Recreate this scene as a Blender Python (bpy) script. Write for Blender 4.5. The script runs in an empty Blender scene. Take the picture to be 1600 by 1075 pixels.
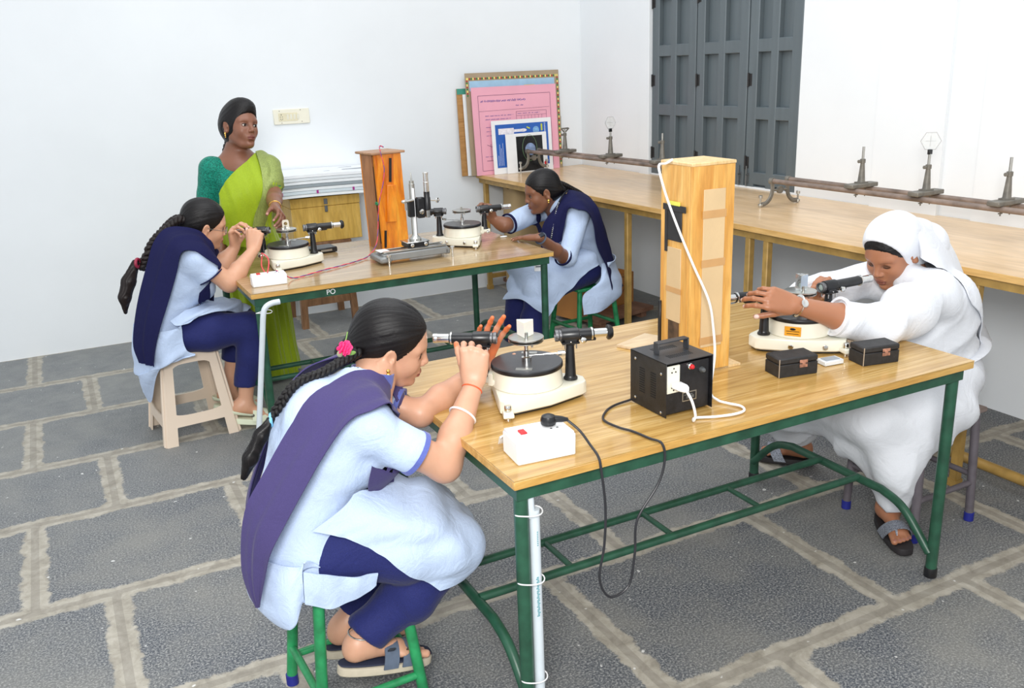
import bpy, math, random
import numpy as np
from mathutils import Vector, Matrix
random.seed(7); np.random.seed(7)
sc = bpy.context.scene
COL = sc.collection
# ------------------------------------------------------------------ camera
CAM = np.array([-.8077, -1.6289, 1.6254])
def cam_rot(yaw, pitch, roll):
    cy, sy = math.cos(yaw), math.sin(yaw)
    fwd = np.array([sy*math.cos(pitch), cy*math.cos(pitch), -math.sin(pitch)])
    right = np.array([cy, -sy, 0]); up = np.cross(right, fwd)
    c, s = math.cos(roll), math.sin(roll)
    return c*right+s*up, -s*right+c*up, fwd
cr, cu, cf = cam_rot(.4644, .3003, -.0392)
cd = bpy.data.cameras.new('camera'); cam = bpy.data.objects.new('camera', cd); COL.objects.link(cam)
cd.sensor_width = 36; cd.lens = 1397.36*36/1600; cd.clip_start = .05
cam.matrix_world = Matrix(((cr[0], cu[0], -cf[0], CAM[0]), (cr[1], cu[1], -cf[1], CAM[1]), (cr[2], cu[2], -cf[2], CAM[2]), (0, 0, 0, 1)))
sc.camera = cam
# ------------------------------------------------------------------ light
w = bpy.data.worlds.new('world'); sc.world = w; w.use_nodes = True
w.node_tree.nodes['Background'].inputs[0].default_value = (.93, .965, 1, 1)
w.node_tree.nodes['Background'].inputs[1].default_value = .80
def area(name, loc, target, size, power, color=(1, 1, 1), sy=None):
    l = bpy.data.lights.new(name, 'AREA'); l.size = size; l.energy = power; l.color = color
    if sy: l.shape = 'RECTANGLE'; l.size_y = sy
    o = bpy.data.objects.new(name, l); COL.objects.link(o); o.location = loc
    d = Vector(target)-Vector(loc); o.rotation_euler = d.to_track_quat('-Z', 'Y').to_euler()
    return o
area('flash_softbox', (-1.2, -2.15, 2.3), (.8, 1.5, .6), .8, 92, (1, .985, .96))
area('overhead_fill_light', (.6, 1.4, 3.6), (.6, 1.8, 0), 2.6, 46, (.97, .985, 1), 2.6)  # broad fill added overhead to brighten the room, not a known lamp
sc.view_settings.view_transform = 'Standard'; sc.view_settings.look = 'None'
sc.view_settings.gamma = 1; sc.view_settings.use_curve_mapping = False
sc.view_settings.exposure = .27
# ------------------------------------------------------------------ materials
def srgb(r, g, b):
    f = lambda c: (c/255/12.92) if c/255 <= .04045 else ((c/255+.055)/1.055)**2.4
    return (f(r), f(g), f(b), 1)
MATS = {}
class NT:
    def __init__(s, name):
        s.m = bpy.data.materials.new(name); s.m.use_nodes = True; s.t = s.m.node_tree; s.n = s.t.nodes; s.l = s.t.links
        s.b = s.n['Principled BSDF']
    def N(s, typ, **kw):
        n = s.n.new(typ)
        for k, v in kw.items():
            if k in n.inputs: n.inputs[k].default_value = v
            else: setattr(n, k, v)
        return n
    def L(s, a, b): s.l.new(a, b)
    def coords(s, scale=(1, 1, 1), kind='Object', rot=(0, 0, 0)):
        tc = s.N('ShaderNodeTexCoord'); mp = s.N('ShaderNodeMapping'); mp.inputs['Scale'].default_value = scale; mp.inputs['Rotation'].default_value = rot
        s.L(tc.outputs[kind], mp.inputs[0]); return mp.outputs[0]
    def noise(s, vec, scale=5, detail=4, rough=.5, dist=0):
        n = s.N('ShaderNodeTexNoise'); n.inputs['Scale'].default_value = scale; n.inputs['Detail'].default_value = detail
        n.inputs['Roughness'].default_value = rough; n.inputs['Distortion'].default_value = dist; s.L(vec, n.inputs['Vector']); return n.outputs['Fac']
    def ramp(s, fac, stops):
        r = s.N('ShaderNodeValToRGB'); e = r.color_ramp.elements
        while len(e) < len(stops): e.new(.5)
        for i, (p, c) in enumerate(stops): e[i].position = p; e[i].color = c
        s.L(fac, r.inputs[0]); return r.outputs[0]
    def mix(s, fac, a, b, mode='MIX'):
        n = s.N('ShaderNodeMix', data_type='RGBA'); n.blend_type = mode
        for i, v in ((0, fac), (6, a), (7, b)):
            if hasattr(v, 'is_linked') or hasattr(v, 'links'): s.L(v, n.inputs[i])
            else: n.inputs[i].default_value = v
        return n.outputs[2]
    def bump(s, h, strength=.3, dist=.002):
        b = s.N('ShaderNodeBump'); b.inputs['Strength'].default_value = strength; b.inputs['Distance'].default_value = dist
        s.L(h, b.inputs['Height']); s.L(b.outputs[0], s.b.inputs['Normal'])
def mat(name, c, rough=.5, metal=0, var=.06, scale=18, stretch=(1, 1, 1), bump=0, bscale=60, spec=.5, coat=0, sss=0, alpha=1, trans=0, sheen=0, kind='Object', rot=(0, 0, 0), bd=.002):
    if name in MATS: return MATS[name]
    t = NT(name); vec = t.coords(stretch, kind, rot)
    c = srgb(*c)
    lo = tuple(max(0, x*(1-var*1.4)) for x in c[:3])+(1,); hi = tuple(min(1, x*(1+var)) for x in c[:3])+(1,)
    t.L(t.ramp(t.noise(vec, scale, 4), [(.3, lo), (.7, hi)]), t.b.inputs['Base Color'])
    t.b.inputs['Roughness'].default_value = rough; t.b.inputs['Metallic'].default_value = metal
    t.b.inputs['Specular IOR Level'].default_value = spec
    t.b.inputs['Coat Weight'].default_value = coat; t.b.inputs['Coat Roughness'].default_value = .1
    t.b.inputs['Transmission Weight'].default_value = trans; t.b.inputs['Alpha'].default_value = alpha
    t.b.inputs['Sheen Weight'].default_value = sheen
    if sss:
        t.b.inputs['Subsurface Weight'].default_value = sss; t.b.inputs['Subsurface Radius'].default_value = (.9, .35, .2); t.b.inputs['Subsurface Scale'].default_value = .006
    if bump: t.bump(t.noise(vec, bscale, 5, .6), bump, bd)
    MATS[name] = t.m; return t.m
def wood(name, c1, c2, c3, rough=.35, scale=3, stretch=(1, 14, 14), coat=0, rot=(0, 0, 0), bump=.1, spec=.5):
    if name in MATS: return MATS[name]
    t = NT(name); v = t.coords(stretch, 'Object', rot)
    n1 = t.noise(v, scale, 6, .62, 1.2); n2 = t.noise(v, scale*5, 3, .6)
    a = t.ramp(n1, [(.32, srgb(*c1)), (.5, srgb(*c2)), (.68, srgb(*c3))])
    b = t.ramp(n2, [(.35, (.72, .70, .66, 1)), (.6, (1, 1, 1, 1))])
    t.L(t.mix(.55, a, b, 'MULTIPLY'), t.b.inputs['Base Color'])
    t.b.inputs['Roughness'].default_value = rough; t.b.inputs['Coat Weight'].default_value = coat; t.b.inputs['Coat Roughness'].default_value = .12
    t.b.inputs['Specular IOR Level'].default_value = spec
    if bump: t.bump(n2, bump, .001)
    MATS[name] = t.m; return t.m
# ------------------------------------------------------------------ mesh builder
def V(*a): return np.array(a[0] if len(a) == 1 else a, float)
def unit(v): v = np.asarray(v, float); return v/(np.linalg.norm(v)+1e-12)
def frame(d, up=(0, 0, 1)):
    d = unit(d); u = np.asarray(up, float)
    if abs(d@u) > .98: u = np.array([1., 0, 0]) if abs(d[0]) < .9 else np.array([0, 1., 0])
    s = unit(np.cross(u, d)); return s, np.cross(d, s), d
def rotz(a): c, s = math.cos(a), math.sin(a); return np.array([[c, -s, 0], [s, c, 0], [0, 0, 1.]])
def roty(a): c, s = math.cos(a), math.sin(a); return np.array([[c, 0, s], [0, 1, 0], [-s, 0, c.real]])
def rotx(a): c, s = math.cos(a), math.sin(a); return np.array([[1, 0, 0], [0, c, -s], [0, s, c]])
def cr_curve(P, n=8, closed=False):
    P = [np.asarray(p, float) for p in P]
    if len(P) < 3 and not closed: return np.array([P[0]+(P[-1]-P[0])*i/n for i in range(n+1)])
    Q = ([P[-1]]+P+[P[0], P[1]]) if closed else ([2*P[0]-P[1]]+P+[2*P[-1]-P[-2]])
    out = []
    for i in range(1, len(Q)-2):
        a, b, c, d = Q[i-1:i+3]
        for k in range(n):
            t = k/n
            out.append(.5*(2*b+(c-a)*t+(2*a-5*b+4*c-d)*t*t+(3*b-a-3*c+d)*t**3))
    if not closed: out.append(P[-1])
    return np.array(out)
class MB:
    def __init__(s): s.v = []; s.f = []; s.m = []; s.mats = []; s.cur = 0
    def use(s, m):
        if m not in s.mats: s.mats.append(m)
        s.cur = s.mats.index(m); return s
    def add(s, vs, fs):
        o = len(s.v); s.v.extend([tuple(map(float, p)) for p in vs]); s.f.extend([tuple(i+o for i in f) for f in fs]); s.m.extend([s.cur]*len(fs)); return s
    def box(s, c, size, R=None, bev=0):
        c = V(c); h = V(size)/2
        if bev:
            bev = min(bev, min(h)*.9); vs = []; 
            for sx in (-1, 1):
                for sy in (-1, 1):
                    for sz in (-1, 1):
                        for k in range(3):
                            p = h-bev; p = p.copy(); p[k] = h[k]; vs.append(p*V(sx, sy, sz))
            idx = lambda sx, sy, sz, k: ((sx > 0)*4+(sy > 0)*2+(sz > 0))*3+k
            fs = []
            for k in range(3):
                a, b = (k+1) % 3, (k+2) % 3
                for sg in (-1, 1):
                    q = []
                    for (u, v_) in ((-1, -1), (1, -1), (1, 1), (-1, 1)):
                        t = [0, 0, 0]; t[k] = sg; t[a] = u; t[b] = v_; q.append(idx(*t, k))
                    fs.append(q if sg > 0 else q[::-1])
                # edges along k
                for u in (-1, 1):
                    for v_ in (-1, 1):
                        t0 = [0, 0, 0]; t1 = [0, 0, 0]
                        for t, kk in ((t0, -1), (t1, 1)): t[k] = kk; t[a] = u; t[b] = v_
                        q = [idx(*t0, a), idx(*t1, a), idx(*t1, b), idx(*t0, b)]
                        fs.append(q if u*v_ < 0 else q[::-1])
            for sx in (-1, 1):
                for sy in (-1, 1):
                    for sz in (-1, 1):
                        q = [idx(sx, sy, sz, k) for k in range(3)]; fs.append(q if sx*sy*sz > 0 else q[::-1])
        else:
            vs = [h*V(x, y, z) for x in (-1, 1) for y in (-1, 1) for z in (-1, 1)]
            fs = [(0, 1, 3, 2), (4, 6, 7, 5), (0, 4, 5, 1), (2, 3, 7, 6), (0, 2, 6, 4), (1, 5, 7, 3)]
        if R is not None: vs = [R@p for p in vs]
        return s.add([p+c for p in vs], fs)
    def ring(s, loops, caps=True, closed=True):
        n = len(loops[0]); vs = [p for l in loops for p in l]; fs = []
        for i in range(len(loops)-1):
            for j in range(n if closed else n-1):
                k = (j+1) % n; fs.append((i*n+j, i*n+k, (i+1)*n+k, (i+1)*n+j))
        if caps: fs.append(tuple(range(n))[::-1]); fs.append(tuple((len(loops)-1)*n+j for j in range(n)))
        return s.add(vs, fs)
    def cyl(s, a, b, r, r2=None, n=16):
        a, b = V(a), V(b); r2 = r if r2 is None else r2; x, y, d = frame(b-a)
        return s.ring([[p+(x*math.cos(t)+y*math.sin(t))*q for t in np.linspace(0, 2*math.pi, n, endpoint=False)] for p, q in ((a, r), (b, r2))])
    def lathe(s, o, axis, prof, n=24):
        o = V(o); x, y, d = frame(axis)
        return s.ring([[o+d*h+(x*math.cos(t)+y*math.sin(t))*max(r, 1e-4) for t in np.linspace(0, 2*math.pi, n, endpoint=False)] for r, h in prof])
    def tube(s, P, r, n=10, flat=1, up=None, closed=False):
        P = np.asarray(P, float); m = len(P); R = r if hasattr(r, '__len__') else [r]*m
        T = np.gradient(P, axis=0) if not closed else np.roll(P, -1, 0)-np.roll(P, 1, 0)
        x, y, _ = frame(T[0], (0, 0, 1) if up is None else up); loops = []
        for i in range(m):
            t = unit(T[i])
            if up is not None: x = unit(np.cross(V(up), t))
            else: x = unit(x-t*(x@t))
            y = np.cross(t, x)
            loops.append([P[i]+(x*math.cos(a)+y*math.sin(a)*flat)*R[i] for a in np.linspace(0, 2*math.pi, n, endpoint=False)])
        if closed: loops.append(loops[0]); return s.ring(loops, caps=False)
        return s.ring(loops)
    def prism(s, poly, z0, z1, M=None, bev=0):
        poly = [V(p[0], p[1]) for p in poly]; A = sum(poly[i][0]*poly[(i+1) % len(poly)][1]-poly[(i+1) % len(poly)][0]*poly[i][1] for i in range(len(poly)))
        if A < 0: poly = poly[::-1]
        cen = sum(poly)/len(poly); L = []
        def off(d):
            o = []; n = len(poly)
            for i in range(n):
                e1 = unit(poly[i]-poly[i-1]); e2 = unit(poly[(i+1) % n]-poly[i]); n1 = V(e1[1], -e1[0]); n2 = V(e2[1], -e2[0]); b = unit(n1+n2); o.append(poly[i]-b*d/max(.5, b@n1))
            return o
        lv = [(0, z0), (0, z1)] if not bev else [(bev, z0), (0, z0+bev), (0, z1-bev), (bev*.3, z1-bev*.3), (bev, z1)]
        for d, z in lv: L.append([V(p[0], p[1], z) for p in off(d)])
        if M is not None: L = [[M[0]@p+M[1] for p in l] for l in L]
        return s.ring(L)
    def ell(s, c, r, R=None, n=16, m=10):
        c = V(c); r = V(r) if hasattr(r, '__len__') else V(r, r, r); L = []
        for i in range(m+1):
            t = math.pi*i/m; st = max(math.sin(t), 1e-3); L.append([V(st*math.cos(a), st*math.sin(a), -math.cos(t))*r for a in np.linspace(0, 2*math.pi, n, endpoint=False)])
        if R is not None: L = [[R@p for p in l] for l in L]
        return s.ring([[p+c for p in l] for l in L])
    def grid(s, G, th=.002, closed_u=False):
        """G: (nu,nv,3) surface, given a real thickness th"""
        G = np.asarray(G, float); nu, nv = G.shape[:2]
        du = np.gradient(G, axis=0); dv = np.gradient(G, axis=1); N = np.cross(du, dv); N /= (np.linalg.norm(N, axis=2, keepdims=True)+1e-9)
        A = (G+N*th/2).reshape(-1, 3); B = (G-N*th/2).reshape(-1, 3); o = nu*nv; f = []
        I = lambda i, j: (i % nu)*nv+j
        for i in range(nu if closed_u else nu-1):
            for j in range(nv-1):
                q = (I(i, j), I(i+1, j), I(i+1, j+1), I(i, j+1)); f.append(q); f.append(tuple(k+o for k in q[::-1]))
        for i in range(nu if closed_u else nu-1):
            f.append((I(i+1, 0), I(i, 0), I(i, 0)+o, I(i+1, 0)+o)); f.append((I(i, nv-1), I(i+1, nv-1), I(i+1, nv-1)+o, I(i, nv-1)+o))
        if not closed_u:
            for j in range(nv-1):
                f.append((I(0, j), I(0, j+1), I(0, j+1)+o, I(0, j)+o)); f.append((I(nu-1, j+1), I(nu-1, j), I(nu-1, j)+o, I(nu-1, j+1)+o))
        return s.add(np.vstack([A, B]), f)
    def build(s, name, m=None, parent=None, loc=None, rot=0, smooth=40, M=None):
        me = bpy.data.meshes.new(name); me.from_pydata(s.v, [], s.f)
        if m is not None: me.materials.append(m)
        else:
            for x in s.mats: me.materials.append(x)
            me.polygons.foreach_set('material_index', s.m)
        me.update()
        if smooth:
            me.shade_smooth()
            try: me.set_sharp_from_angle(angle=math.radians(smooth))
            except Exception: pass
        o = bpy.data.objects.new(name, me); COL.objects.link(o)
        if parent is not None: o.parent = parent
        if loc is not None: o.location = loc
        if rot: o.rotation_euler = (0, 0, rot)
        if M is not None: o.matrix_local = M
        return o
def tag(o, label=None, cat=None, group=None, kind=None):
    if label: o['label'] = label
    if cat: o['category'] = cat
    if group: o['group'] = group
    if kind: o['kind'] = kind
    return o
def thing(name, label, cat, loc=(0, 0, 0), rz=0, group=None):
    o = bpy.data.objects.new(name, None); COL.objects.link(o); o.location = loc; o.rotation_euler = (0, 0, rz); o.empty_display_size = .05
    return tag(o, label, cat, group)
def dup(root, loc=None, rz=None, label=None, group=None):
    def cp(o, par):
        c = o.copy(); COL.objects.link(c); c.parent = par
        for ch in list(o.children): cp(ch, c)
        return c
    r = cp(root, None)
    if loc is not None: r.location = loc
    if rz is not None: r.rotation_euler = (0, 0, rz)
    if label: r['label'] = label
    if group: r['group'] = group
    return r
def text(s, size, name, m, parent, loc, rot, depth=.0004, align='CENTER'):
    cu_ = bpy.data.curves.new(name+'_curve', 'FONT'); cu_.body = s; cu_.size = size; cu_.extrude = depth; cu_.align_x = align; cu_.align_y = 'CENTER'
    tmp = bpy.data.objects.new('tmp', cu_); COL.objects.link(tmp); bpy.context.view_layer.update()
    me = bpy.data.meshes.new_from_object(tmp.evaluated_get(bpy.context.evaluated_depsgraph_get())); bpy.data.objects.remove(tmp); bpy.data.curves.remove(cu_)
    me.materials.clear(); me.materials.append(m); o = bpy.data.objects.new(name, me); COL.objects.link(o); o.parent = parent; o.location = loc; o.rotation_euler = rot
    return o
H = .74
# ------------------------------------------------------------------ shared materials
M_black = mat('black_enamel', (26, 27, 30), .32, 0, .3, 30, bump=.05)
M_dark = mat('black_leatherette', (38, 37, 38), .6, 0, .25, 60, bump=.5, bscale=400)
M_chrome = mat('chrome', (225, 225, 222), .16, 1, .04)
M_steel = mat('brushed_steel', (190, 190, 185), .3, 1, .08, 8, (1, 20, 20))
M_green = mat('green_paint', (38, 82, 62), .38, 0, .2, 22, bump=.15, bscale=90)
M_stoolgreen = mat('bright_green_paint', (38, 138, 84), .38, 0, .25, 26, bump=.15, bscale=90)
M_cream = mat('cream_enamel', (232, 229, 212), .3, 0, .03, 14, coat=.3)
M_white = mat('white_plastic', (245, 246, 248), .35, 0, .02)
M_pvc = mat('pale_pvc', (205, 214, 220), .35, 0, .04)
M_rubber = mat('black_rubber', (30, 30, 32), .6, 0, .2)
M_blue = mat('blue_rubber', (30, 38, 130), .5, 0, .15)
M_wire_b = mat('black_cable', (42, 42, 46), .42, 0, .1)
M_wire_w = mat('white_cable', (240, 240, 240), .4, 0, .02)
M_red = mat('red_plastic', (205, 40, 45), .35, 0, .05)
M_gold = mat('gold', (236, 190, 100), .25, 1, .05)
M_paper = mat('paper_white', (240, 242, 244), .7, 0, .02)
M_grime = mat('grey_iron', (120, 116, 108), .5, .3, .22, 30, bump=.3, bscale=120)
M_rust = mat('rusty_pipe', (136, 120, 110), .55, .2, .35, 16, (1, .6, 1), bump=.3, bscale=120)
M_glass = mat('clear_glass', (245, 250, 250), .03, 0, .0, trans=.92, spec=.6)
# ================================================================== SETTING
XW, YW, XB, HB = 2.955, 4.52, 2.128, .868
# floor: slate slabs with wide mortar
rows = [-9, -2.1, -1.4, -.71, -.02, .67, 1.32, 2.0, 2.59, 3.25, 3.88, 4.55, 9]
joints = [[-2, -1, 0, 1, 2], [-1.5, -.4, .7, 1.9], [-.9, .1, 1.2, 2.2], [-1.6, -.55, .81, 1.585, 2.6], [-1.7, -.42, .445, 1.29, 2.05, 2.7], [-1.9, -.845, .0, .75, 1.655, 2.45],
          [-1.95, -1.085, -.34, .455, 1.2, 2.0, 2.7], [-1.6, -.79, .05, .8, 1.55, 2.3], [-1.9, -1.09, -.3, .45, 1.33, 2.1], [-1.6, -.8, -.05, .44, 1.18, 1.9, 2.6], [-1.9, -1.08, -.2, .6, 1.4, 2.2], [-1, 0, 1, 2]]
def slab_d(x, y):
    d = np.full(x.shape, -9.)
    for i in range(len(rows)-1):
        m = (y >= rows[i]) & (y < rows[i+1])
        dy = np.minimum(y-rows[i], rows[i+1]-y)
        js = np.array([-9]+joints[i]+[9.]); dx = np.min(np.abs(x[..., None]-js), axis=-1)
        d = np.where(m, np.minimum(dy, dx), d)
    return d
xs = np.arange(-3.2, 3.02, .02); ys = np.arange(-3.2, 4.62, .02)
gx, gy = np.meshgrid(xs, ys, indexing='ij'); nx, ny = gx.shape
me = bpy.data.meshes.new('floor'); vv = np.stack([gx, gy, 0*gx], -1).reshape(-1, 3)
I = np.arange(nx*ny).reshape(nx, ny); fq = np.stack([I[:-1, :-1], I[1:, :-1], I[1:, 1:], I[:-1, 1:]], -1).reshape(-1, 4)
me.from_pydata(vv.tolist(), [], fq.tolist())
at = me.attributes.new('slab', 'FLOAT', 'POINT'); at.data.foreach_set('value', slab_d(gx, gy).reshape(-1).astype(np.float32))
ids = np.floor(np.interp(gy, rows, range(len(rows))))
at = me.attributes.new('tone', 'FLOAT', 'POINT')
tone = np.zeros(gx.shape)
for i in range(len(rows)-1):
    js = np.array([-9]+joints[i]+[9.]); k = np.searchsorted(js, gx); m = (gy >= rows[i]) & (gy < rows[i+1])
    tone = np.where(m, np.modf(np.abs(np.sin(i*12.9898+k*78.233)*43758.5453))[0], tone)
at.data.foreach_set('value', tone.reshape(-1).astype(np.float32))
t = NT('slate_floor'); v = t.coords()
a = t.N('ShaderNodeAttribute'); a.attribute_name = 'slab'; a2 = t.N('ShaderNodeAttribute'); a2.attribute_name = 'tone'
n1 = t.noise(v, 9, 6, .65, .3); n2 = t.noise(v, 150, 4, .8); n3 = t.noise(v, 2.2, 4, .6); n4 = t.noise(v, 60, 4, .7)
def math_(op, x, y, clamp=False):
    n = t.N('ShaderNodeMath', operation=op); n.use_clamp = clamp
    for i, q in enumerate((x, y)):
        if isinstance(q, (int, float)): n.inputs[i].default_value = q
        else: t.L(q, n.inputs[i])
    return n.outputs[0]
e = math_('ADD', a.outputs['Fac'], math_('ADD', math_('MULTIPLY', math_('SUBTRACT', n1, .5), .075), math_('MULTIPLY', math_('SUBTRACT', n4, .5), .03)))
mask = math_('MULTIPLY', math_('SUBTRACT', e, .036), 110, True)
slab_c = t.ramp(n2, [(.35, srgb(30, 35, 44)), (.49, srgb(84, 89, 97)), (.64, srgb(178, 178, 174))])
slab_c = t.mix(t.ramp(n3, [(.42, (0, 0, 0, 1)), (.66, (.55, .55, .55, 1))]), slab_c, srgb(142, 140, 132))
slab_c = t.mix(math_('MULTIPLY', a2.outputs['Fac'], .22), slab_c, srgb(140, 140, 136))
# slabs farther back blend towards a paler, more even grey
sp = t.N('ShaderNodeSeparateXYZ'); t.L(v, sp.inputs[0])
far_blend = math_('MULTIPLY', math_('SUBTRACT', sp.outputs[1], 1.5), .5, True)
slab_c = t.mix(math_('MULTIPLY', far_blend, .68), slab_c, t.ramp(n1, [(.3, srgb(114, 117, 119)), (.7, srgb(142, 144, 142))]))
gr = t.ramp(t.noise(v, 14, 6, .7, .5), [(.3, srgb(136, 130, 118)), (.5, srgb(166, 160, 147)), (.72, srgb(190, 185, 173))])
gl = t.N('ShaderNodeMath', operation='LESS_THAN'); t.L(a.outputs['Fac'], gl.inputs[0]); gl.inputs[1].default_value = .014
gr = t.mix(math_('MULTIPLY', gl.outputs[0], .35), gr, srgb(112, 106, 98))
col = t.mix(mask, gr, slab_c)
speck = t.ramp(t.noise(v, 34, 2, .3), [(.76, (0, 0, 0, 1)), (.78, (.8, .8, .8, 1))])
col = t.mix(speck, col, srgb(225, 225, 222))
t.L(col, t.b.inputs['Base Color']); t.b.inputs['Roughness'].default_value = .62
t.bump(math_('ADD', math_('MULTIPLY', n2, .5), math_('MULTIPLY', n1, .5)), .35, .004)
me.materials.append(t.m); fl = bpy.data.objects.new('floor', me); COL.objects.link(fl); tag(fl, kind='structure')
# walls
def wallmat(name, c):
    t = NT(name); v = t.coords((1, 1, 1))
    n = t.noise(v, 1.4, 5, .6); n2 = t.noise(v, 26, 3, .5)
    t.L(t.ramp(n, [(.3, srgb(*[x-5 for x in c])), (.7, srgb(*c))]), t.b.inputs['Base Color'])
    t.b.inputs['Roughness'].default_value = .75; t.b.inputs['Specular IOR Level'].default_value = .25; t.bump(n2, .12, .004); return t.m
Mw = wallmat('white_distemper', (236, 240, 243))
b = MB(); b.box((-.2, YW+.06, 1.7), (6.4, .12, 3.4)); tag(b.build('wall_back', Mw, smooth=0), kind='structure')
# right wall has a door opening y 2.21..3.6, z 0..2.35
D0, D1, DH = 2.21, 3.60, 2.35
b = MB(); b.box((XW+.06, (D0-3.2)/2, 1.7), (.12, D0+3.2, 3.4)); b.box((XW+.06, (D1+YW)/2, 1.7), (.12, YW-D1, 3.4)); b.box((XW+.06, (D0+D1)/2, (DH+3.4)/2), (.12, D1-D0, 3.4-DH)); b.box((XW+.06, (D0+D1)/2, (HB+.01)/2), (.12, D1-D0, HB+.01))
tag(b.build('wall_right', Mw, smooth=0), kind='structure')
b = MB(); b.box((XW-.012, (1.655+1.255)/2, 1.7+.4), (.024, .40, 2.6)); b.box((XW-.012, .0, 2.1), (.024, 2.14, 2.6)); tag(b.build('trim_1', Mw, smooth=0), kind='structure')
b = MB(); b.box((XW-.011, D1+.055, 1.6), (.022, .11, 1.5*1.0), bev=.003); tag(b.build('trim_2', Mw, smooth=0), kind='structure')
# grey panelled folding door
Md = mat('grey_door_paint', (92, 102, 107), .38, 0, .07, 3, (1, 6, .5), bump=.1, bscale=30)
door = thing('door_1', 'tall dark grey panelled wooden door of three folding leaves in the right wall', 'door', (XW+.02, D0, 0)); tag(door, kind='structure')
del door['category'], door['label']
lw = [(0, .43), (.43, .915), (.915, 1.39)]   # right, middle, left leaf (from D0)
for (y0, y1) in lw:
    b = MB(); w_ = y1-y0; yc = (y0+y1)/2
    st = .075
    b.box((.022, yc, DH/2), (.012, w_-.01, DH-.02))                       # recessed back board
    for yy in (y0+.005+st/2, yc, y1-.005-st/2): b.box((0, yy, DH/2), (.036, st if yy != yc else .06, DH-.01), bev=.004)
    for zz in (.1, .55, .93, 1.31, 1.69, 2.05, 2.31): b.box((.001, yc, zz), (.034, w_-.02, .075), bev=.004)
    leaf = b.build('door_leaf', Md, door)
    h = MB()
    for zz in (1.5, 1.02, 2.0): h.cyl((-.022, y1-.012, zz-.04), (-.022, y1-.012, zz+.04), .006, n=8); h.box((-.017, y1-.025, zz), (.003, .03, .07))
    h.build('hinge', M_dark, leaf)
h = MB()
for yy in (.40, .47): h.cyl((-.026, yy, .88), (-.026, yy, 1.0), .005, n=8); h.cyl((-.026, yy-.02, .95), (-.05, yy-.02, .95), .004, n=8); h.box((-.02, yy, .93), (.004, .03, .06))
h.build('door_bolt', mat('dull_steel', (120, 124, 126), .4, .7), door)
b = MB(); b.box((.03, .695, DH/2), (.02, 1.4, DH)); b.build('door_back', Md, door)
# ================================================================== TABLES
Mtop = wood('laminate_oak', (172, 130, 66), (196, 157, 90), (218, 184, 124), .2, 2.2, (.8, 14, 14), .35, bump=0)
Mtop2 = wood('laminate_walnut', (160, 132, 92), (178, 150, 108), (194, 166, 124), .2, 2.2, (1, 11, 11), .35, bump=0)
Medge = wood('wood_lipping', (186, 138, 66), (206, 160, 86), (220, 178, 104), .4, 3, (1, 9, 9))
Mchip = mat('chipped_undercoat', (150, 160, 155), .6, 0, .1)
def lab_table(x0, y0, L, W, label, top):
    T = thing('laboratory_table', label, 'table', (x0, y0, 0))
    b = MB(); b.box((L/2, W/2, H-.0015), (L, W, .003)); b.box((L/2, W/2, H-.003-.01), (L-.004, W-.004, .018)); tt = b.build('tabletop', top, T)
    b = MB()
    for yy in (.003, W-.003): b.box((L/2, yy, H-.0135), (L, .006, .021), bev=.0015)
    for xx in (.003, L-.003): b.box((xx, W/2, H-.0135), (.0061, W-.012, .021), bev=.0015)
    b.build('edge_lipping', Medge, T)
    b = MB()
    for yy in (.022, W-.022): b.box((L/2, yy-.0, H-.044), (L-.03, .005, .038), bev=.001); b.box((L/2, yy+(.012 if yy < .1 else -.012), H-.0275), (L-.03, .024, .004))
    for xx in (.018, L-.018): b.box((xx, W/2, H-.044), (.005, W-.04, .038), bev=.001)
    b.build('apron_frame', M_green, T)
    for xx in (.035, L-.035):
        for yy in (.04, W-.04):
            b = MB(); b.cyl((xx, yy, .03), (xx, yy, H-.03), .0175, n=18); lg = b.build('leg', M_green, T)
            c = MB(); c.lathe((xx, yy, 0), (0, 0, 1), [(.017, 0), (.020, .003), (.020, .03), (.0185, .034)], 18); c.build('foot_cap', M_black, lg)
    for xx in (.045, L-.045):
        P = cr_curve([(xx, .045, .085), (xx, .15, .19), (xx, .235, .222), (xx, .30, .225), (xx, W-.30, .225), (xx, W-.235, .222), (xx, W-.15, .19), (xx, W-.045, .085)], 6)
        b = MB(); b.tube(P, .0145, 12); b.build('cross_brace', M_green, T)
    for yy in (.345, .515):
        b = MB(); b.cyl((.05, yy, .232), (L-.05, yy, .232), .0125, n=12); b.build('foot_rail', M_green, T)
    for xx in (.35, .71, 1.06):
        b = MB(); b.cyl((xx, .35, .232), (xx, .51, .232), .009, n=10); b.build('rung', M_green, T)
    return T
T1 = lab_table(0, 0, 1.5435, .91, 'foreground long laboratory table with oak laminate top and green tubular frame', Mtop)
T2 = lab_table(-.1298, 2.1924, 1.4883, .93, 'rear laboratory table by the back wall with brownish laminate top and green legs', Mtop2)
text('PO', .032, 'painted_number', M_white, T2, (.352, .0175, H-.044), (math.pi/2, 0, 0), .0008)
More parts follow.
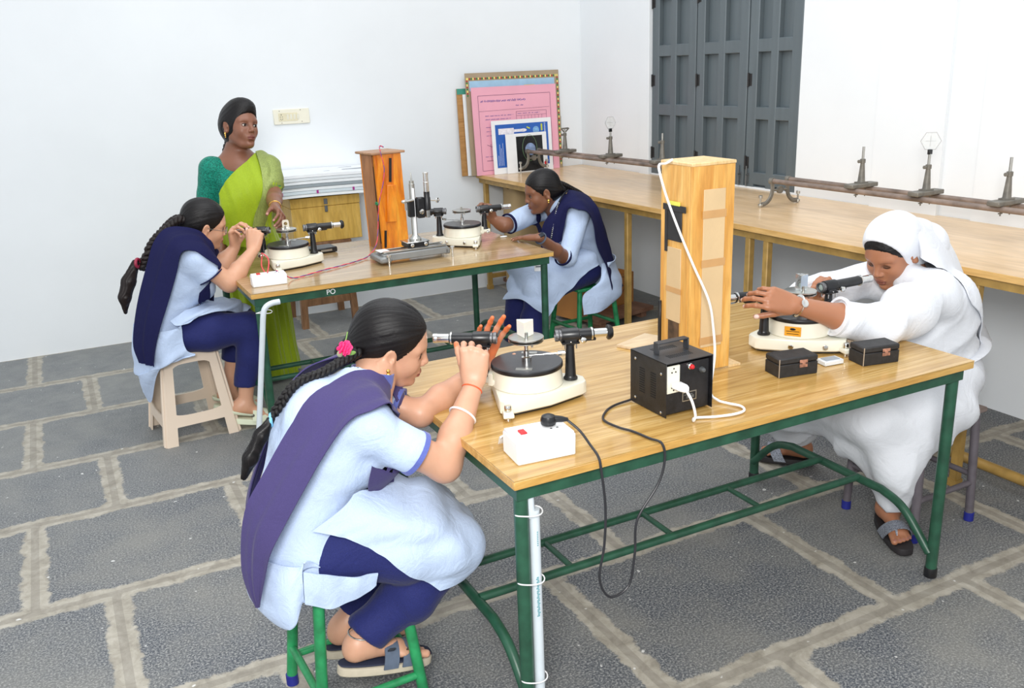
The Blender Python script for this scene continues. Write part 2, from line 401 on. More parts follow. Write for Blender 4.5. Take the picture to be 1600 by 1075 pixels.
# pvc pipes tied to legs
def tie(x, y, z, r=.033, par=None, c=M_wire_w):
    b = MB(); P = [(x+math.cos(a)*r, y+math.sin(a)*.024, z+.003*math.sin(a*2)) for a in np.linspace(0, 2*math.pi, 20, endpoint=False)]; b.tube(P, .0018, 6, closed=True); return b.build('tie_cord', c, par)
pp = thing('pvc_pipe', 'straight pale PVC conduit tied upright to the front leg of the foreground table', 'pipe', (.066, .034, 0))
b = MB(); b.tube([(0, 0, .005), (0, 0, .64)], .013, 16); b.tube([(-.008, 0, .62), (-.01, 0, .70)], .009, 12); pipe_ = b.build('pipe_tube', M_pvc, pp)
b = MB()
for i in range(26):
    z = .36+i*.0042; b.box((-.004+.001*(i % 3), -.0134, z), (.007-.002*(i % 2), .0006, .0022))
for i in range(8): b.box((0, -.0134, .55+i*.005), (.003, .0006, .002))
b.build('printed_marking', mat('teal_ink', (70, 150, 160), .6), pipe_)
for z in (.635, .455, .18): tie(-.014, 0, z, .034, pp)
pp = thing('pvc_pipe', 'bent pale PVC conduit leaning at the left leg of the rear table', 'pipe', (-.13, 2.17, 0))
b = MB(); P = [(-.068, -.03, .012), (-.046, -.028, .15), (-.024, -.026, .29), (-.002, -.024, .43), (.020, -.022, .57), (.034, -.020, .655), (.048, -.018, .685), (.075, -.016, .698), (.11, -.014, .70)]; b.tube(cr_curve(P, 6), .0125, 12); b.build('pipe_tube', M_pvc, pp)
tie(.042, 0, .66, .034, pp)
# ================================================================== SIDE BENCH
Mb = wood('pale_bench_ply', (214, 178, 132), (224, 190, 146), (232, 200, 160), .3, 1.2, (6, 1, 6), .2, bump=0)
Mbl = wood('bench_lipping', (206, 158, 90), (220, 176, 108), (230, 190, 126), .4, 2, (8, 1, 8))
Mbf = mat('ochre_steel_paint', (172, 138, 74), .45, 0, .14, 20)
B = thing('side_bench', 'long pale wooden side bench on ochre steel legs along the right wall', 'bench', (0, 0, 0))
YB0 = -2.2
pl = [(XB+.01, YB0), (XW-.004, YB0), (XW-.004, YW-.006), (2.03, YW-.006)]
b = MB(); b.prism(pl, HB-.02, HB); b.build('worktop', Mb, B)
ex = lambda y: XB+.01+(2.03-XB-.01)*(y-YB0)/(YW-YB0)
b = MB(); b.prism([(ex(YB0)-.006, YB0), (ex(YB0), YB0), (ex(YW), YW-.006), (ex(YW)-.006, YW-.006)], HB-.024, HB+.001); b.build('edge_lipping', Mbl, B)
b = MB(); b.prism([(ex(YB0)+.015, YB0), (ex(YB0)+.045, YB0), (ex(YW)+.045, YW-.01), (ex(YW)+.015, YW-.01)], HB-.06, HB-.022); b.build('bench_rail', Mbf, B)
for y in (4.44, 2.62, 1.62, 1.50, .43, -.6, -1.7):
    b = MB(); b.box((ex(y)+.035, y, (HB-.04)/2), (.034, .034, HB-.06), bev=.004); b.box((ex(y)+.035, y, .015), (.04, .04, .03)); b.build('leg', Mbf, B)
b = MB(); b.box((XW-.05, 4.44, (HB-.04)/2), (.034, .034, HB-.06), bev=.004); b.build('leg', Mbf, B)
for y in (2.62, 1.56, .43): b = MB(); b.box((XW-.03, y, HB-.10), (.05, .03, .12), bev=.004); b.build('wall_bracket', Mbf, B)
b = MB(); b.box(((ex(4.44)+XW)/2-.01, 4.44, .10), (XW-ex(4.44)-.08, .03, .03)); b.build('stretcher', Mbf, B)
b = MB(); b.cyl((2.24, -2.0, .075), (2.24, 1.585, .075), .021, n=12); b.build('floor_rail', Mbf, B)
# ================================================================== SPECTROMETERS
M_disc = mat('disc_black', (66, 68, 72), .3, .3, .1, 30, spec=.6)
M_bluegreen = mat('red_indicator', (200, 60, 60), .5)
def foot_screw(par, x, y, side=(0, -1)):
    b = MB(); b.cyl((x, y, -.0), (x, y, .032), .004, n=10); b.cyl((x, y, 0), (x, y, .006), .006, n=10); b.lathe((x, y, .026), (0, 0, 1), [(.003, 0), (.009, .001), (.0095, .003), (.0095, .013), (.008, .015)], 16)
    return b.build('leveling_screw', M_chrome, par)
def optic(par, name, ang, r0, r1, z, kind, fat=1.0):
    """tube on its post; local +x of the arm points away from the axis"""
    A = rotz(ang); W_ = lambda x, y, zz: A@V(x, y, zz)
    ax = A@V(1, 0, 0)
    E_ = bpy.data.objects.new(name, None); COL.objects.link(E_); E_.parent = par; E_.empty_display_size = .02
    b = MB(); b.lathe(W_(.122, 0, .048 if kind == 'col' else .066), (0, 0, 1), [(.020, 0), (.020, .004), (.0165, .008), (.0155, .012), (.0115, z-.075 if kind == 'col' else z-.093)], 20); b.build('post', M_black, E_)
    b = MB(); b.box(W_(.122, 0, z-.020), (.050, .036, .006), A, .002); b.box(W_(.122, 0, z-.004), (.044, .034, .036), A, .006); b.lathe(W_(.098, 0, z), ax, [(.0185, 0), (.0192, .001), (.0192, .047), (.0175, .049)], 20); bl = b.build('saddle_block', M_black, E_)
    for (sx, sy) in ((-.016, -1), (.016, -1), (-.016, 1), (.016, 1)):
        b = MB(); b.cyl(W_(.122+sx, sy*.014, z-.036), W_(.122+sx, sy*.014, z-.022), .0022, n=8); b.build('adjusting_screw', M_chrome, bl)
    b = MB(); b.ell(W_(.122, -.018, z-.016), .0025, n=8, m=6); b.build('side_screw', M_chrome, bl)
    b = MB(); b.lathe(W_(.14, 0, z), ax, [(.0155, 0), (.0155, r1-.14-.05), (.0145, r1-.14-.049)], 20); b.box(W_(.175, 0, z-.016), (.04, .012, .008), A, .002); b.build('tube', M_black, E_)
    b = MB(); b.lathe(W_(r1-.055, 0, z), ax, [(.0125, 0), (.0125, .045), (.0115, .046)], 20)
    if kind == 'tel_end':
        b.lathe(W_(r1-.016, 0, z), ax, [(.0125, 0), (.0132, .002), (.0132, .012), (.0108, .0125)], 20)
    b.lathe(W_(r1-.058, 0, z), ax, [(.0160, 0), (.0178, .001), (.0178, .005), (.0160, .006)], 24); b.build('chrome_draw_tube', M_chrome, E_)
    if kind == 'col':
        b = MB(); b.lathe(W_(r1-.012, 0, z), ax, [(.0185, 0), (.021, .002), (.021, .008), (.015, .016), (.004, .018)], 24); b.build('slit_cap', M_black, E_)
    b = MB(); b.lathe(W_(.098, 0, z), -ax, [(.0125, -.002), (.0155, 0), (.0155, .006), (.014, .007), (.0165, .009), (.0165, .017), (.0135, .0175), (.0115, .014), (.0112, .008)], 28); b.build('objective_ring', mat('knurled_ring', (120, 120, 122), .35, .8, .2, 200, bump=.4, bscale=600), E_)
    b = MB(); b.ell(W_(.087, 0, z), (.003, .011, .011), A, 16, 8); b.build('lens', mat('coated_lens', (150, 165, 160), .05, 0, 0, spec=1), E_)
    b = MB(); b.cyl(W_(.155, -.0135, z-.010), W_(.155, -.027, z-.010), .0035, n=10); b.lathe(W_(.155, -.022, z-.010), A@V(0, -1, 0), [(.002, 0), (.0085, .001), (.0085, .008), (.007, .009)], 18); b.build('focus_knob', M_chrome, E_)
    return E_
def spectrometer(label, x, y, colang, telang, eye_r, col_r=.275, slot=False, plate=False, group='student spectrometers on the tables'):
    S = thing('spectrometer', label, 'spectrometer', (x, y, H), 0, group)
    C_ = rotz(colang); z = .175
    b = MB(); pl = [(.150, -.034), (.162, -.020), (.162, .020), (.150, .034), (.05, .098), (-.05, .134), (-.08, .14), (-.092, .128), (-.094, .09), (-.094, -.09), (-.092, -.128), (-.08, -.14), (-.05, -.134), (.05, -.098)]
    b.prism(pl, .008, .046, (C_, V(0, 0, 0)), .004); b.build('base_casting', M_cream, S)
    b = MB(); b.prism([(p[0]*.94, p[1]*.94) for p in pl], .003, .0085, (C_, V(0, 0, 0))); b.build('base_underside', M_black, S)
    for sy in (-1, 1):
        p = C_@V(-.074, sy*.150, 0); b = MB(); b.prism([(-.014, -.02), (.014, -.02), (.014, .012), (-.014, .012)], .008, .024, (C_@rotz(0 if sy < 0 else math.pi), p), .004); b.build('foot_lug', M_cream, S); foot_screw(S, p[0], p[1])
    p = C_@V(.14, 0, 0); b = MB(); b.cyl((p[0], p[1], 0), (p[0], p[1], .008), .006, n=10); b.build('rear_foot', M_black, S)
    b = MB(); b.lathe((0, 0, .047), (0, 0, 1), [(.098, 0), (.100, .002), (.098, .02), (.095, .046), (.092, .048)], 56); dr = b.build('drum', M_cream, S)
    T_ = rotz(telang)
    b = MB(); b.prism([(.06, -.055), (.085, -.05), (.115, -.028), (.145, -.024), (.15, -.012), (.15, .012), (.145, .024), (.115, .028), (.085, .05), (.06, .055)], .052, .068, (T_, V(0, 0, 0)), .003)
    b.prism([(.09, -.046), (.104, -.04), (.104, .04), (.09, .046)], .048, .086, (T_, V(0, 0, 0)), .003); b.build('telescope_arm', M_cream, S)
    for sy in (-1, 1): b = MB(); q = T_@V(.125, sy*.026, .058); q2 = T_@V(.125, sy*.052, .058); b.cyl(q, q2, .004, n=8); b.lathe(q2, q2-q, [(.002, -.006), (.0085, -.005), (.0085, .005), (.006, .006)], 16); b.build('tangent_screw', M_chrome, S)
    b = MB(); b.lathe((0, 0, .095), (0, 0, 1), [(.098, 0), (.099, .002), (.099, .012), (.097, .014), (.0, .0142)], 64); dc = b.build('scale_disc', M_disc, S)
    b = MB(); b.lathe((0, 0, .0952), (0, 0, 1), [(.0995, .001), (.0997, .0015), (.0997, .0095), (.0995, .010)], 64); b.build('disc_rim', M_black, dc)
    for sg in (-1, 1):
        b = MB(); q = T_@V(0, sg*.072, 0); b.box((q[0], q[1], .1099), (.045, .018, .0016), T_, .0006); b.build('vernier_window', M_steel, dc)
    b = MB(); b.lathe((0, 0, .109), (0, 0, 1), [(.014, 0), (.014, .012), (.008, .014), (.008, .03), (.0055, .032), (.0055, .056), (.009, .058), (.009, .064)], 20); b.cyl((.004, 0, .124), C_@V(.095, -.02, .131)*V(1, 1, 1), .0025, n=8); q = C_@V(.085, -.018, .1305); q2 = C_@V(.105, -.022, .1318); b.cyl(q, q2, .007, n=14); b.build('clamp_stem', M_chrome, S)
    b = MB(); b.lathe((0, 0, .166), (0, 0, 1), [(.010, -.002), (.045, 0), (.0485, .001), (.0485, .004), (.045, .005)], 40); b.lathe((0, 0, .174), (0, 0, 1), [(.045, 0), (.049, .001), (.049, .005), (.046, .006), (0, .0062)], 40)
    for k in range(3): a = k*2.094+.5; b.cyl((.036*math.cos(a), .036*math.sin(a), .158), (.036*math.cos(a), .036*math.sin(a), .175), .003, n=8)
    b.cyl((.02*math.cos(-2), .02*math.sin(-2), .18), (.02*math.cos(-2), .02*math.sin(-2), .196), .0045, n=10); b.build('prism_table', M_steel, S)
    optic(S, 'collimator', colang, .08, col_r, z, 'col'); optic(S, 'telescope', telang, .08, eye_r, z, 'tel_end')
    return S
S1 = spectrometer('spectrometer on the front end of the foreground table, white block standing on its prism table', .277, .45, math.radians(-20), math.radians(146), .262, .238)
S2 = spectrometer('spectrometer at the far table end, gripped by the woman in the white habit', 1.237, .405, math.radians(166), math.radians(0), .31)
S3 = spectrometer('spectrometer on the left end of the rear table, eyepiece held by the girl with glasses', .165, 2.70, math.radians(-6), math.radians(150), .262)
S4 = spectrometer('spectrometer on the right end of the rear table, used by the girl with the lanyard', 1.083, 2.675, math.radians(152), math.radians(-8), .275)
# yellow maker's plate on the right spectrometer
b = MB(); q = rotz(math.radians(-105)); b.box((0, 0, 0), (.05, .0012, .030), None, .0004); pt = b.build('maker_plate', mat('amber_label', (226, 158, 40), .4), S2); pt.location = (-.082, -.058, .071); pt.rotation_euler = (0, 0, math.radians(-55))
b = MB(); b.box((0, -.0008, 0), (.040, .0004, .0018)); b.box((0, -.0008, -.008), (.036, .0004, .0018)); b.ell((0, -.0008, .007), (.009, .0006, .004), n=14, m=6)
pm = b.build('plate_print', M_black, pt)
for S_, zz in ((S2, 0), (S4, 0)):
    cang = math.radians(166 if S_ is S2 else 152); C_ = rotz(cang)
    for k, xx in enumerate((.075, -.02)):
        q = C_@V(xx, .082 if xx > .05 else .122, .027)*V(1, 1, 1); n_ = unit(C_@V(.45, 1, 0)); b = MB(); b.cyl(q-n_*.01, q+n_*.012, .0035, n=8); b.lathe(q+n_*.006, n_, [(.003, 0), (.008, .001), (.008, .008), (.006, .010)], 16); b.build('clamp_knob', M_chrome, S_)
# ---- prisms and gratings standing on the prism tables
def prism_block(label, x, y, rz, kind, m, s=.036, h=.046):
    b = MB()
    if kind == 'tri': b.prism([(s*.6*math.cos(a), s*.6*math.sin(a)) for a in (math.pi/2, math.pi*7/6, math.pi*11/6)], 0, h, None, .0008)
    else:
        b.prism([(-.017, -.012), (.017, -.012), (.017, .012), (-.017, .012)], 0, h-.008, None, .001)
    o = b.build('glass_prism', m, None, (x, y, H+.1802), rz, smooth=20); return tag(o, label, 'prism')
M_frost = mat('frosted_glass', (236, 234, 224), .45, 0, .04, 20, sss=.3, spec=.5)
prism_block('white ground-glass prism standing on the prism table of the foreground spectrometer', .277, .455, .5, 'tri', M_frost, .044, .044)
prism_block('clear glass prism with a dark top on the prism table of the white-habited woman', 1.237, .405, .2, 'tri', M_glass, .036, .05)
g = thing('grating_holder', 'pale grating holder with a round hole on the left rear prism table', 'optical holder', (.165, 2.70, H+.1802), -.2)
b = MB(); L0 = []; L1 = []
out = [(-.016, 0), (.016, 0), (.016, .036), (.010, .042), (-.010, .042), (-.016, .036)]
N_ = 24; ang = np.linspace(0, 2*math.pi, N_, endpoint=False); oc = V(0, .024)
def ray_poly(a):
    d = V(math.cos(a), math.sin(a)); best = 9
    for i in range(len(out)):
        p, q_ = V(*out[i]), V(*out[(i+1) % len(out)]); e_ = q_-p; den = d[0]*e_[1]-d[1]*e_[0]
        if abs(den) < 1e-9: continue
        r_ = p-oc; tt_ = (r_[0]*e_[1]-r_[1]*e_[0])/den; u_ = (r_[0]*d[1]-r_[1]*d[0])/den
        if tt_ > 0 and -1e-6 <= u_ <= 1+1e-6: best = min(best, tt_)
    return oc+d*best
lo = [[V(oc[0]+.0085*math.cos(a), yy, oc[1]+.0085*math.sin(a)) for a in ang] for yy in (-.0035, .0035)]
ou = [[V(ray_poly(a)[0], yy, ray_poly(a)[1]) for a in ang] for yy in (.0035, -.0035)]
b.ring([lo[0], lo[1], ou[0], ou[1], lo[0]], caps=False); b.build('slide_frame', mat('ivory_plastic', (215, 208, 190), .45, 0, .05), g)
b = MB(); b.box((0, 0, .003), (.04, .016, .006), None, .001); b.build('holder_base', M_steel, g)
# ================================================================== POWER SUPPLY
P = thing('power_supply', 'black metal transformer box with top handle, red lamp and white socket on the foreground table', 'power supply', (.502, .117, H))
Mps = mat('black_hammered_steel', (28, 28, 31), .42, 0, .35, 40, bump=.25, bscale=260)
Mgr = mat('worn_grey_black', (58, 60, 64), .5, 0, .3, 12, bump=.2, bscale=160)
b = MB(); b.box((.0755, .083, .073), (.137, .148, .132)); b.build('housing', Mps, P, smooth=0)
b = MB(); b.box((.0755, .079, .1485), (.151, .160, .002), None, .0006); b.box((.001, .079, .076), (.002, .160, .147), None, .0006); b.box((.150, .079, .076), (.002, .160, .147), None, .0006)
cov = b.build('cover', Mps, P)
b = MB(); b.box((.0755, .079, .1498), (.150, .159, .0008)); b.build('top_wear', Mgr, cov)
def vents(n, m, par, x, y, z, dx, dz, sx, sy, sz):
    b = MB()
    for i in range(n):
        for j in range(m): b.box((x+dx[0]*i+dz[0]*j, y+dx[1]*i+dz[1]*j, z+dx[2]*i+dz[2]*j), (sx, sy, sz))
    return tag(b.build('vent_slots', mat('vent_shadow', (8, 8, 9), .8), par), kind='stuff')
vents(11, 1, cov, -.0003, .055, .045, (0, 0, .0065), (0, 0, 0), .0012, .022, .0026)
vents(11, 1, cov, -.0003, .105, .045, (0, 0, .0065), (0, 0, 0), .0012, .022, .0026)
vents(12, 1, cov, .04, .045, .1503, (.0065, 0, 0), (0, 0, 0), .0026, .022, .0008)
vents(12, 1, cov, .04, .115, .1503, (.0065, 0, 0), (0, 0, 0), .0026, .022, .0008)
b = MB(); b.box((.075, .079, .181), (.10, .022, .004), None, .001); b.box((.027, .079, .166), (.004, .022, .030), None, .001); b.box((.123, .079, .166), (.004, .022, .030), None, .001); b.build('handle', Mgr, P)
b = MB(); b.box((.028, .0075, .102), (.040, .005, .074), None, .001); sk = b.build('socket_plate', M_cream, P)
b = MB()
for (xx, zz) in ((.028, .132), (.022, .122), (.034, .122), (.028, .073), (.022, .080), (.034, .080)): b.cyl((xx, .0052, zz), (xx, .004, zz), .0022, n=8)
b.build('socket_hole', M_black, sk)
b = MB(); b.lathe((.083, .009, .128), (0, -1, 0), [(.009, 0), (.009, .004), (.007, .006)], 16); b.build('lamp_bezel', M_chrome, P)
b = MB(); b.lathe((.083, .004, .128), (0, -1, 0), [(.0065, 0), (.0065, .006), (.004, .009), (.0005, .0095)], 16); b.build('red_indicator_lamp', M_red, P)
b = MB(); b.lathe((.120, .009, .112), (0, -1, 0), [(.008, 0), (.008, .006), (.005, .012), (.0005, .0125)], 12); b.build('fuse_holder', mat('dull_steel', (120, 124, 126), .4, .7), P)
b = MB(); b.box((.082, .0085, .046), (.046, .001, .026)); rp = b.build('rating_plate', M_steel, P)
b = MB(); b.box((.082, .0078, .046), (.040, .0006, .020)); b.build('rating_panel', M_black, rp)
b = MB(); b.box((.078, .0074, .051), (.028, .0006, .003)); b.box((.084, .0074, .044), (.024, .0006, .008)); b.build('rating_print', mat('dull_steel', (120, 124, 126), .4, .7), rp)
b = MB()
for (yy, zz) in ((.02, .118), (.02, .012), (.135, .020), (.135, .13)): b.ell((-.0008, yy, zz), (.002, .004, .004), n=10, m=6)
b.build('cover_screw', M_chrome, P)
# white plug + flat white cable from the lamp housing
c_ = thing('white_plug_lead', 'flat white cable from the tall pine lamp housing to the black power supply', 'cable', (0, 0, 0))
b = MB(); b.prism([(-.014, 0), (.014, 0), (.013, -.03), (.007, -.044), (-.007, -.044), (-.013, -.03)], -.008, .008, (np.eye(3), V(.535, .118, .828)), .003); b.build('plug', M_white, c_)
pts = [(.535, .075, .825), (.54, .058, .80), (.545, .05, .765), (.548, .06, .745), (.565, .075, .745), (.61, .055, .745), (.66, .04, .746), (.70, .045, .746), (.715, .075, .746), (.70, .11, .746), (.69, .14, .748), (.70, .18, .76), (.765, .245, .83), (.79, .285, .90), (.775, .29, .98), (.745, .325, 1.08), (.715, .355, 1.18), (.69, .372, 1.26), (.675, .385, 1.325), (.688, .41, 1.352), (.725, .43, 1.352), (.745, .425, 1.362)]
b = MB(); b.tube(cr_curve(pts, 8), .0035, 8); b.build('cable', M_wire_w, c_)
# black mains lead
c_ = thing('black_mains_lead', 'black mains lead looping below the foreground table edge to a round plug', 'cable', (0, 0, 0))
pl_ = V(.155, .115, H+.066)
b = MB(); b.lathe(pl_, (0, 0, 1), [(.018, 0), (.019, .002), (.019, .012), (.016, .02), (.008, .024), (.0005, .0245)], 24); b.lathe(pl_+V(.012, -.006, .012), (.9, -.45, -.1), [(.009, 0), (.0075, .02), (.005, .03), (.0045, .034)], 14); b.build('plug', M_black, c_)
pts = [pl_+V(.04, -.02, .008), (.215, .07, .79), (.222, .035, .765), (.222, .0, .748), (.222, -.012, .72), (.232, -.014, .62), (.228, -.014, .52), (.215, -.012, .43), (.245, -.012, .37), (.30, -.012, .385), (.318, -.012, .47), (.325, -.012, .56), (.385, -.013, .64), (.405, -.012, .70), (.40, -.006, .742), (.39, .03, .7445), (.38, .09, .7445), (.365, .13, .7445), (.36, .19, .7445), (.395, .235, .7445), (.44, .262, .7445), (.50, .272, .7455)]
b = MB(); b.tube(cr_curve(pts, 8), .0032, 8); b.build('cable', M_wire_b, c_)
# ================================================================== WHITE EXTENSION BOXES
def ext_box(label, x, y, rz, lx, ly, hz, sw):
    E_ = thing('extension_box', label, 'socket box', (x, y, H), rz)
    b = MB(); b.box((0, 0, hz/2), (lx, ly, hz), None, .004); b.box((0, 0, hz+.0015), (lx-.006, ly-.006, .003), None, .001); b.build('casing', M_white, E_)
    for k in range(sw):
        xx = -lx*.28+k*.045
        b = MB(); b.box((xx, .0, hz+.005), (.016, .024, .005), None, .001); b.build('rocker_switch', M_red if k == 0 else M_white, E_)
    b = MB()
    for (dx_, dy_) in ((0, .008), (-.008, -.006), (.008, -.006)): b.cyl((lx*.25+dx_, dy_, hz+.002), (lx*.25+dx_, dy_, hz+.0034), .003, n=8)
    b.build('socket_hole', M_black, E_)
    return E_
E1 = ext_box('white socket box with a red switch and a black plug on the foreground table corner', .123, .105, -.1, .150, .096, .058, 1)
b = MB(); b.grid([[(.05+.15*u+.01*v_, .166+.035*v_, H+.003+.016*abs(math.sin(5*u+3*v_))*(1-v_)+.03*(1-v_)) for v_ in np.linspace(0, 1, 10)] for u in np.linspace(0, 1, 12)], .0012)
o = b.build('paper_sheet', M_paper, None); tag(o, 'crumpled white paper lying behind the socket box on the foreground table', 'paper')
E2 = ext_box('white socket box with red leads on the left corner of the rear table', -.018, 2.338, -.06, .152, .07, .048, 1)
# red test leads on the rear table
M_rw = mat('red_lead', (226, 78, 84), .5, 0, .05); M_bw = mat('blue_lead', (66, 78, 150), .5, 0, .05)
c_ = thing('red_blue_lead', 'twisted red and blue lead running from the white box up the orange lamp housing', 'cable', (0, 0, 0))
base = cr_curve([(.02, 2.35, .795), (.06, 2.36, .765), (.10, 2.375, .745), (.17, 2.40, .745), (.27, 2.46, .745), (.36, 2.50, .745), (.46, 2.56, .745), (.54, 2.62, .75), (.60, 2.67, .79), (.63, 2.715, .85), (.645, 2.735, .92), (.66, 2.74, 1.0), (.685, 2.74, 1.08), (.70, 2.745, 1.16), (.69, 2.75, 1.235), (.69, 2.76, 1.262), (.70, 2.775, 1.268), (.715, 2.77, 1.262)], 14)
for ph, m_, nm in ((0, M_rw, 'red_wire'), (math.pi, M_bw, 'blue_wire')):
    tw = base+np.array([[0, .0022*math.cos(i*.45+ph), .0022*math.sin(i*.45+ph)] for i in range(len(base))])*(1 if True else 0)+V(0, 0, .001)
    b = MB(); b.tube(tw, .0022 if ph == 0 else .0016, 6); b.build(nm, m_, c_)
c_ = thing('red_patch_lead', 'short pink-red lead looping from the left rear spectrometer into the white box', 'cable', (0, 0, 0))
b = MB(); b.tube(cr_curve([(-.02, 2.34, .792), (-.005, 2.36, .83), (.0, 2.40, .85), (-.01, 2.46, .86), (.0, 2.52, .835), (-.01, 2.50, .79), (.0, 2.44, .75), (-.02, 2.40, .745), (-.05, 2.36, .79)], 8), .0028, 8); b.build('wire', M_rw, c_)
# ================================================================== SMALL BOXES
M_copper = mat('worn_copper', (176, 128, 108), .5, .4, .3, 80)
def case(label, pts, h, clasp):
    (x0, y0), (x1, y1), (x2, y2) = pts   # near corner, left corner, right corner
    e1 = V(x2-x0, y2-y0, 0); e2 = V(x1-x0, y1-y0, 0); L_ = np.linalg.norm(e1); ang = math.atan2(e1[1], e1[0]); W_ = np.linalg.norm(e2)
    S = thing('instrument_case', label, 'case', (x0, y0, H), ang, 'small black instrument cases')
    b = MB(); b.box((L_/2, W_/2, h*.33), (L_, W_, h*.66), None, .002); b.build('case_body', M_dark, S)
    b = MB(); b.box((L_/2, W_/2, h*.835), (L_+.001, W_+.001, h*.32), None, .004); b.build('lid', M_dark, S)
    b = MB(); b.box((L_*clasp, -.0012, h*.74), (.026, .002, .010), None, .0005); b.box((L_*clasp, -.0012, h*.52), (.026, .002, .010), None, .0005); b.box((L_*clasp, -.0022, h*.63), (.010, .002, .012), None, .0005); b.build('clasp', M_copper, S)
    b = MB(); b.box((.0006, -.0003, h*.5), (.0018, .0018, h*.95)); b.build('worn_corner', mat('worn_beige', (176, 160, 140), .7), S)
    return S
case('small black instrument case with copper clasp beside the power supply side of the glass slides', [(.958, .193), (.977, .265), (1.084, .169)], .058, .62)
case('small black instrument case at the table end nearest the woman in white', [(1.234, .138), (1.249, .207), (1.355, .113)], .058, .62)
b = MB(); b.box((0, 0, .008), (.068, .042, .014), None, .002); o = b.build('glass_slide_box', mat('clear_case', (222, 226, 228), .12, 0, .04, spec=.7), None, (1.178, .212, H), -.12)
tag(o, 'small clear plastic slide box lying between the two black instrument cases', 'box')
b = MB(); b.box((0, 0, .0158), (.05, .028, .0016)); b.build('slide_label', mat('slide_grey', (150, 158, 168), .4), o)
b = MB(); b.box((0, 0, .016), (.14, .11, .026), None, .004); o = b.build('meter_box', M_black, None, (.385, 2.93, H), .08); tag(o, 'flat black meter box behind the left rear spectrometer', 'box')
b = MB(); b.box((.01, -.056, .016), (.06, .002, .010)); b.build('terminal_panel', M_steel, o)
# ================================================================== LAMP HOUSINGS
Mpine = wood('varnished_pine', (204, 142, 62), (222, 168, 86), (236, 190, 112), .35, 2.4, (9, 9, 1), .2, bump=.05)
Mpinel = wood('pale_plywood_strip', (214, 178, 122), (226, 194, 142), (236, 208, 162), .5, 3, (9, 9, 1))
Mcard = mat('corrugated_card', (208, 180, 138), .8, 0, .06, 6, bump=.3, bscale=120)
Mtape = mat('brown_tape', (196, 152, 100), .3, 0, .06)
LH = thing('lamp_housing', 'tall square pine lamp housing patched with cardboard and tape on the foreground table', 'lamp housing', (.757, .352, H), math.radians(28))
# corner (757,352); local +x runs along the right face, local +y along the left face
a_, h_ = .148, .606
def wallbox(b, a_, h_):
    for (cx_, cy_, sx_, sy_) in ((a_/2, .006, a_, .012), (a_/2, a_-.006, a_, .012), (.006, a_/2, .012, a_-.024), (a_-.006, a_/2, .012, a_-.024)): b.box((cx_, cy_, h_/2), (sx_, sy_, h_), None, .0015)
LH.rotation_euler = (0, 0, math.radians(-2))
b = MB(); wallbox(b, a_, h_); b.build('case_board', Mpine, LH, smooth=0)
b = MB(); b.box((a_/2, a_/2, h_+.004), (a_+.004, a_+.004, .010), None, .002); b.build('top_board', Mpinel, LH)
b = MB(); b.box((a_/2+.02, a_/2+.01, .004), (a_+.05, a_+.02, .008), None, .001); b.build('bottom_board', Mpinel, LH)
b = MB(); b.box((a_*.52, -.0015, .31), (.075, .003, .46), None, .001); pc = b.build('cardboard_patch', Mcard, LH)
for z in (.10, .33, .47): b = MB(); b.box((a_*.52, -.0035, z), (.082, .001, .022)); b.build('tape_strip', Mtape, pc)
b = MB(); b.box((-.0015, a_*.52, .26), (.003, .070, .22), None, .001); pc2 = b.build('cardboard_patch', Mcard, LH)
b = MB(); b.box((-.0035, a_*.52, .245), (.001, .074, .016)); b.build('tape_strip', Mtape, pc2)
b = MB(); b.box((-.002, a_*.52, .44), (.004, .072, .10), None, .001); b.box((-.005, a_*.5, .485), (.003, .11, .018), None, .001); b.box((-.004, a_*.77, .42), (.003, .012, .13)); b.build('black_flap', mat('black_card', (44, 44, 46), .6, 0, .2, 20), LH)
b = MB(); b.box((-.0055, a_*.52, .498), (.002, .06, .012)); b.build('yellow_tape', mat('yellow_tape', (226, 226, 96), .4), LH)
b = MB(); b.box((-.002, a_*.5, .10), (.004, .05, .10)); b.build('slot', mat('charred_wood', (92, 70, 50), .7, 0, .4, 30), LH)
b = MB(); b.box((-.004, a_*.96, .12), (.006, .012, .16), None, .001); b.build('black_cord_clip', M_black, LH)
b = MB(); b.prism([(0, 0), (.13, .09), (.05, .20), (-.085, .115)], 0, .010, (rotz(math.radians(-12)), V(.80, .572, H)), .002)
o = b.build('wood_offcut', wood('raw_pine', (196, 170, 136), (210, 186, 152), (222, 200, 168), .7, 3, (1, 8, 8)), None); tag(o, 'raw pale wooden offcut lying behind the tall pine lamp housing', 'board')
Mor = wood('orange_varnish', (196, 96, 14), (232, 138, 22), (246, 172, 52), .22, 3.2, (5, 5, 1), .5, bump=0)
LB = thing('orange_lamp_housing', 'tilted orange-varnished wooden lamp housing on the rear table', 'lamp housing', (.672, 2.775, H), math.radians(10))
hb_ = .487; a2_, c2_ = .155, .15
# inclined sheets: the housing leans a little to its left
def lean(z): return -.012*(z/hb_)
def sheet_box(b, x0, x1, y0, y1, z0, z1):
    b.ring([[V(x0+lean(z), y0, z), V(x1+lean(z), y0, z), V(x1+lean(z), y1, z), V(x0+lean(z), y1, z)] for z in (z0, z1)])
b = MB(); sheet_box(b, 0, a2_, 0, .012, 0, hb_); sheet_box(b, 0, a2_, c2_-.012, c2_, 0, hb_); sheet_box(b, a2_-.012, a2_, .012, c2_-.012, 0, hb_); b.build('case_board', Mor, LB, smooth=0)
b = MB(); sheet_box(b, 0, .010, .030, c2_-.012, 0, hb_); b.build('side_board', wood('brown_side', (140, 92, 62), (164, 112, 76), (182, 128, 90), .45, 3, (5, 5, 1)), LB, smooth=0)
b = MB(); sheet_box(b, .004, .008, .012, .034, .03, hb_-.06); b.build('side_gap', M_black, LB)
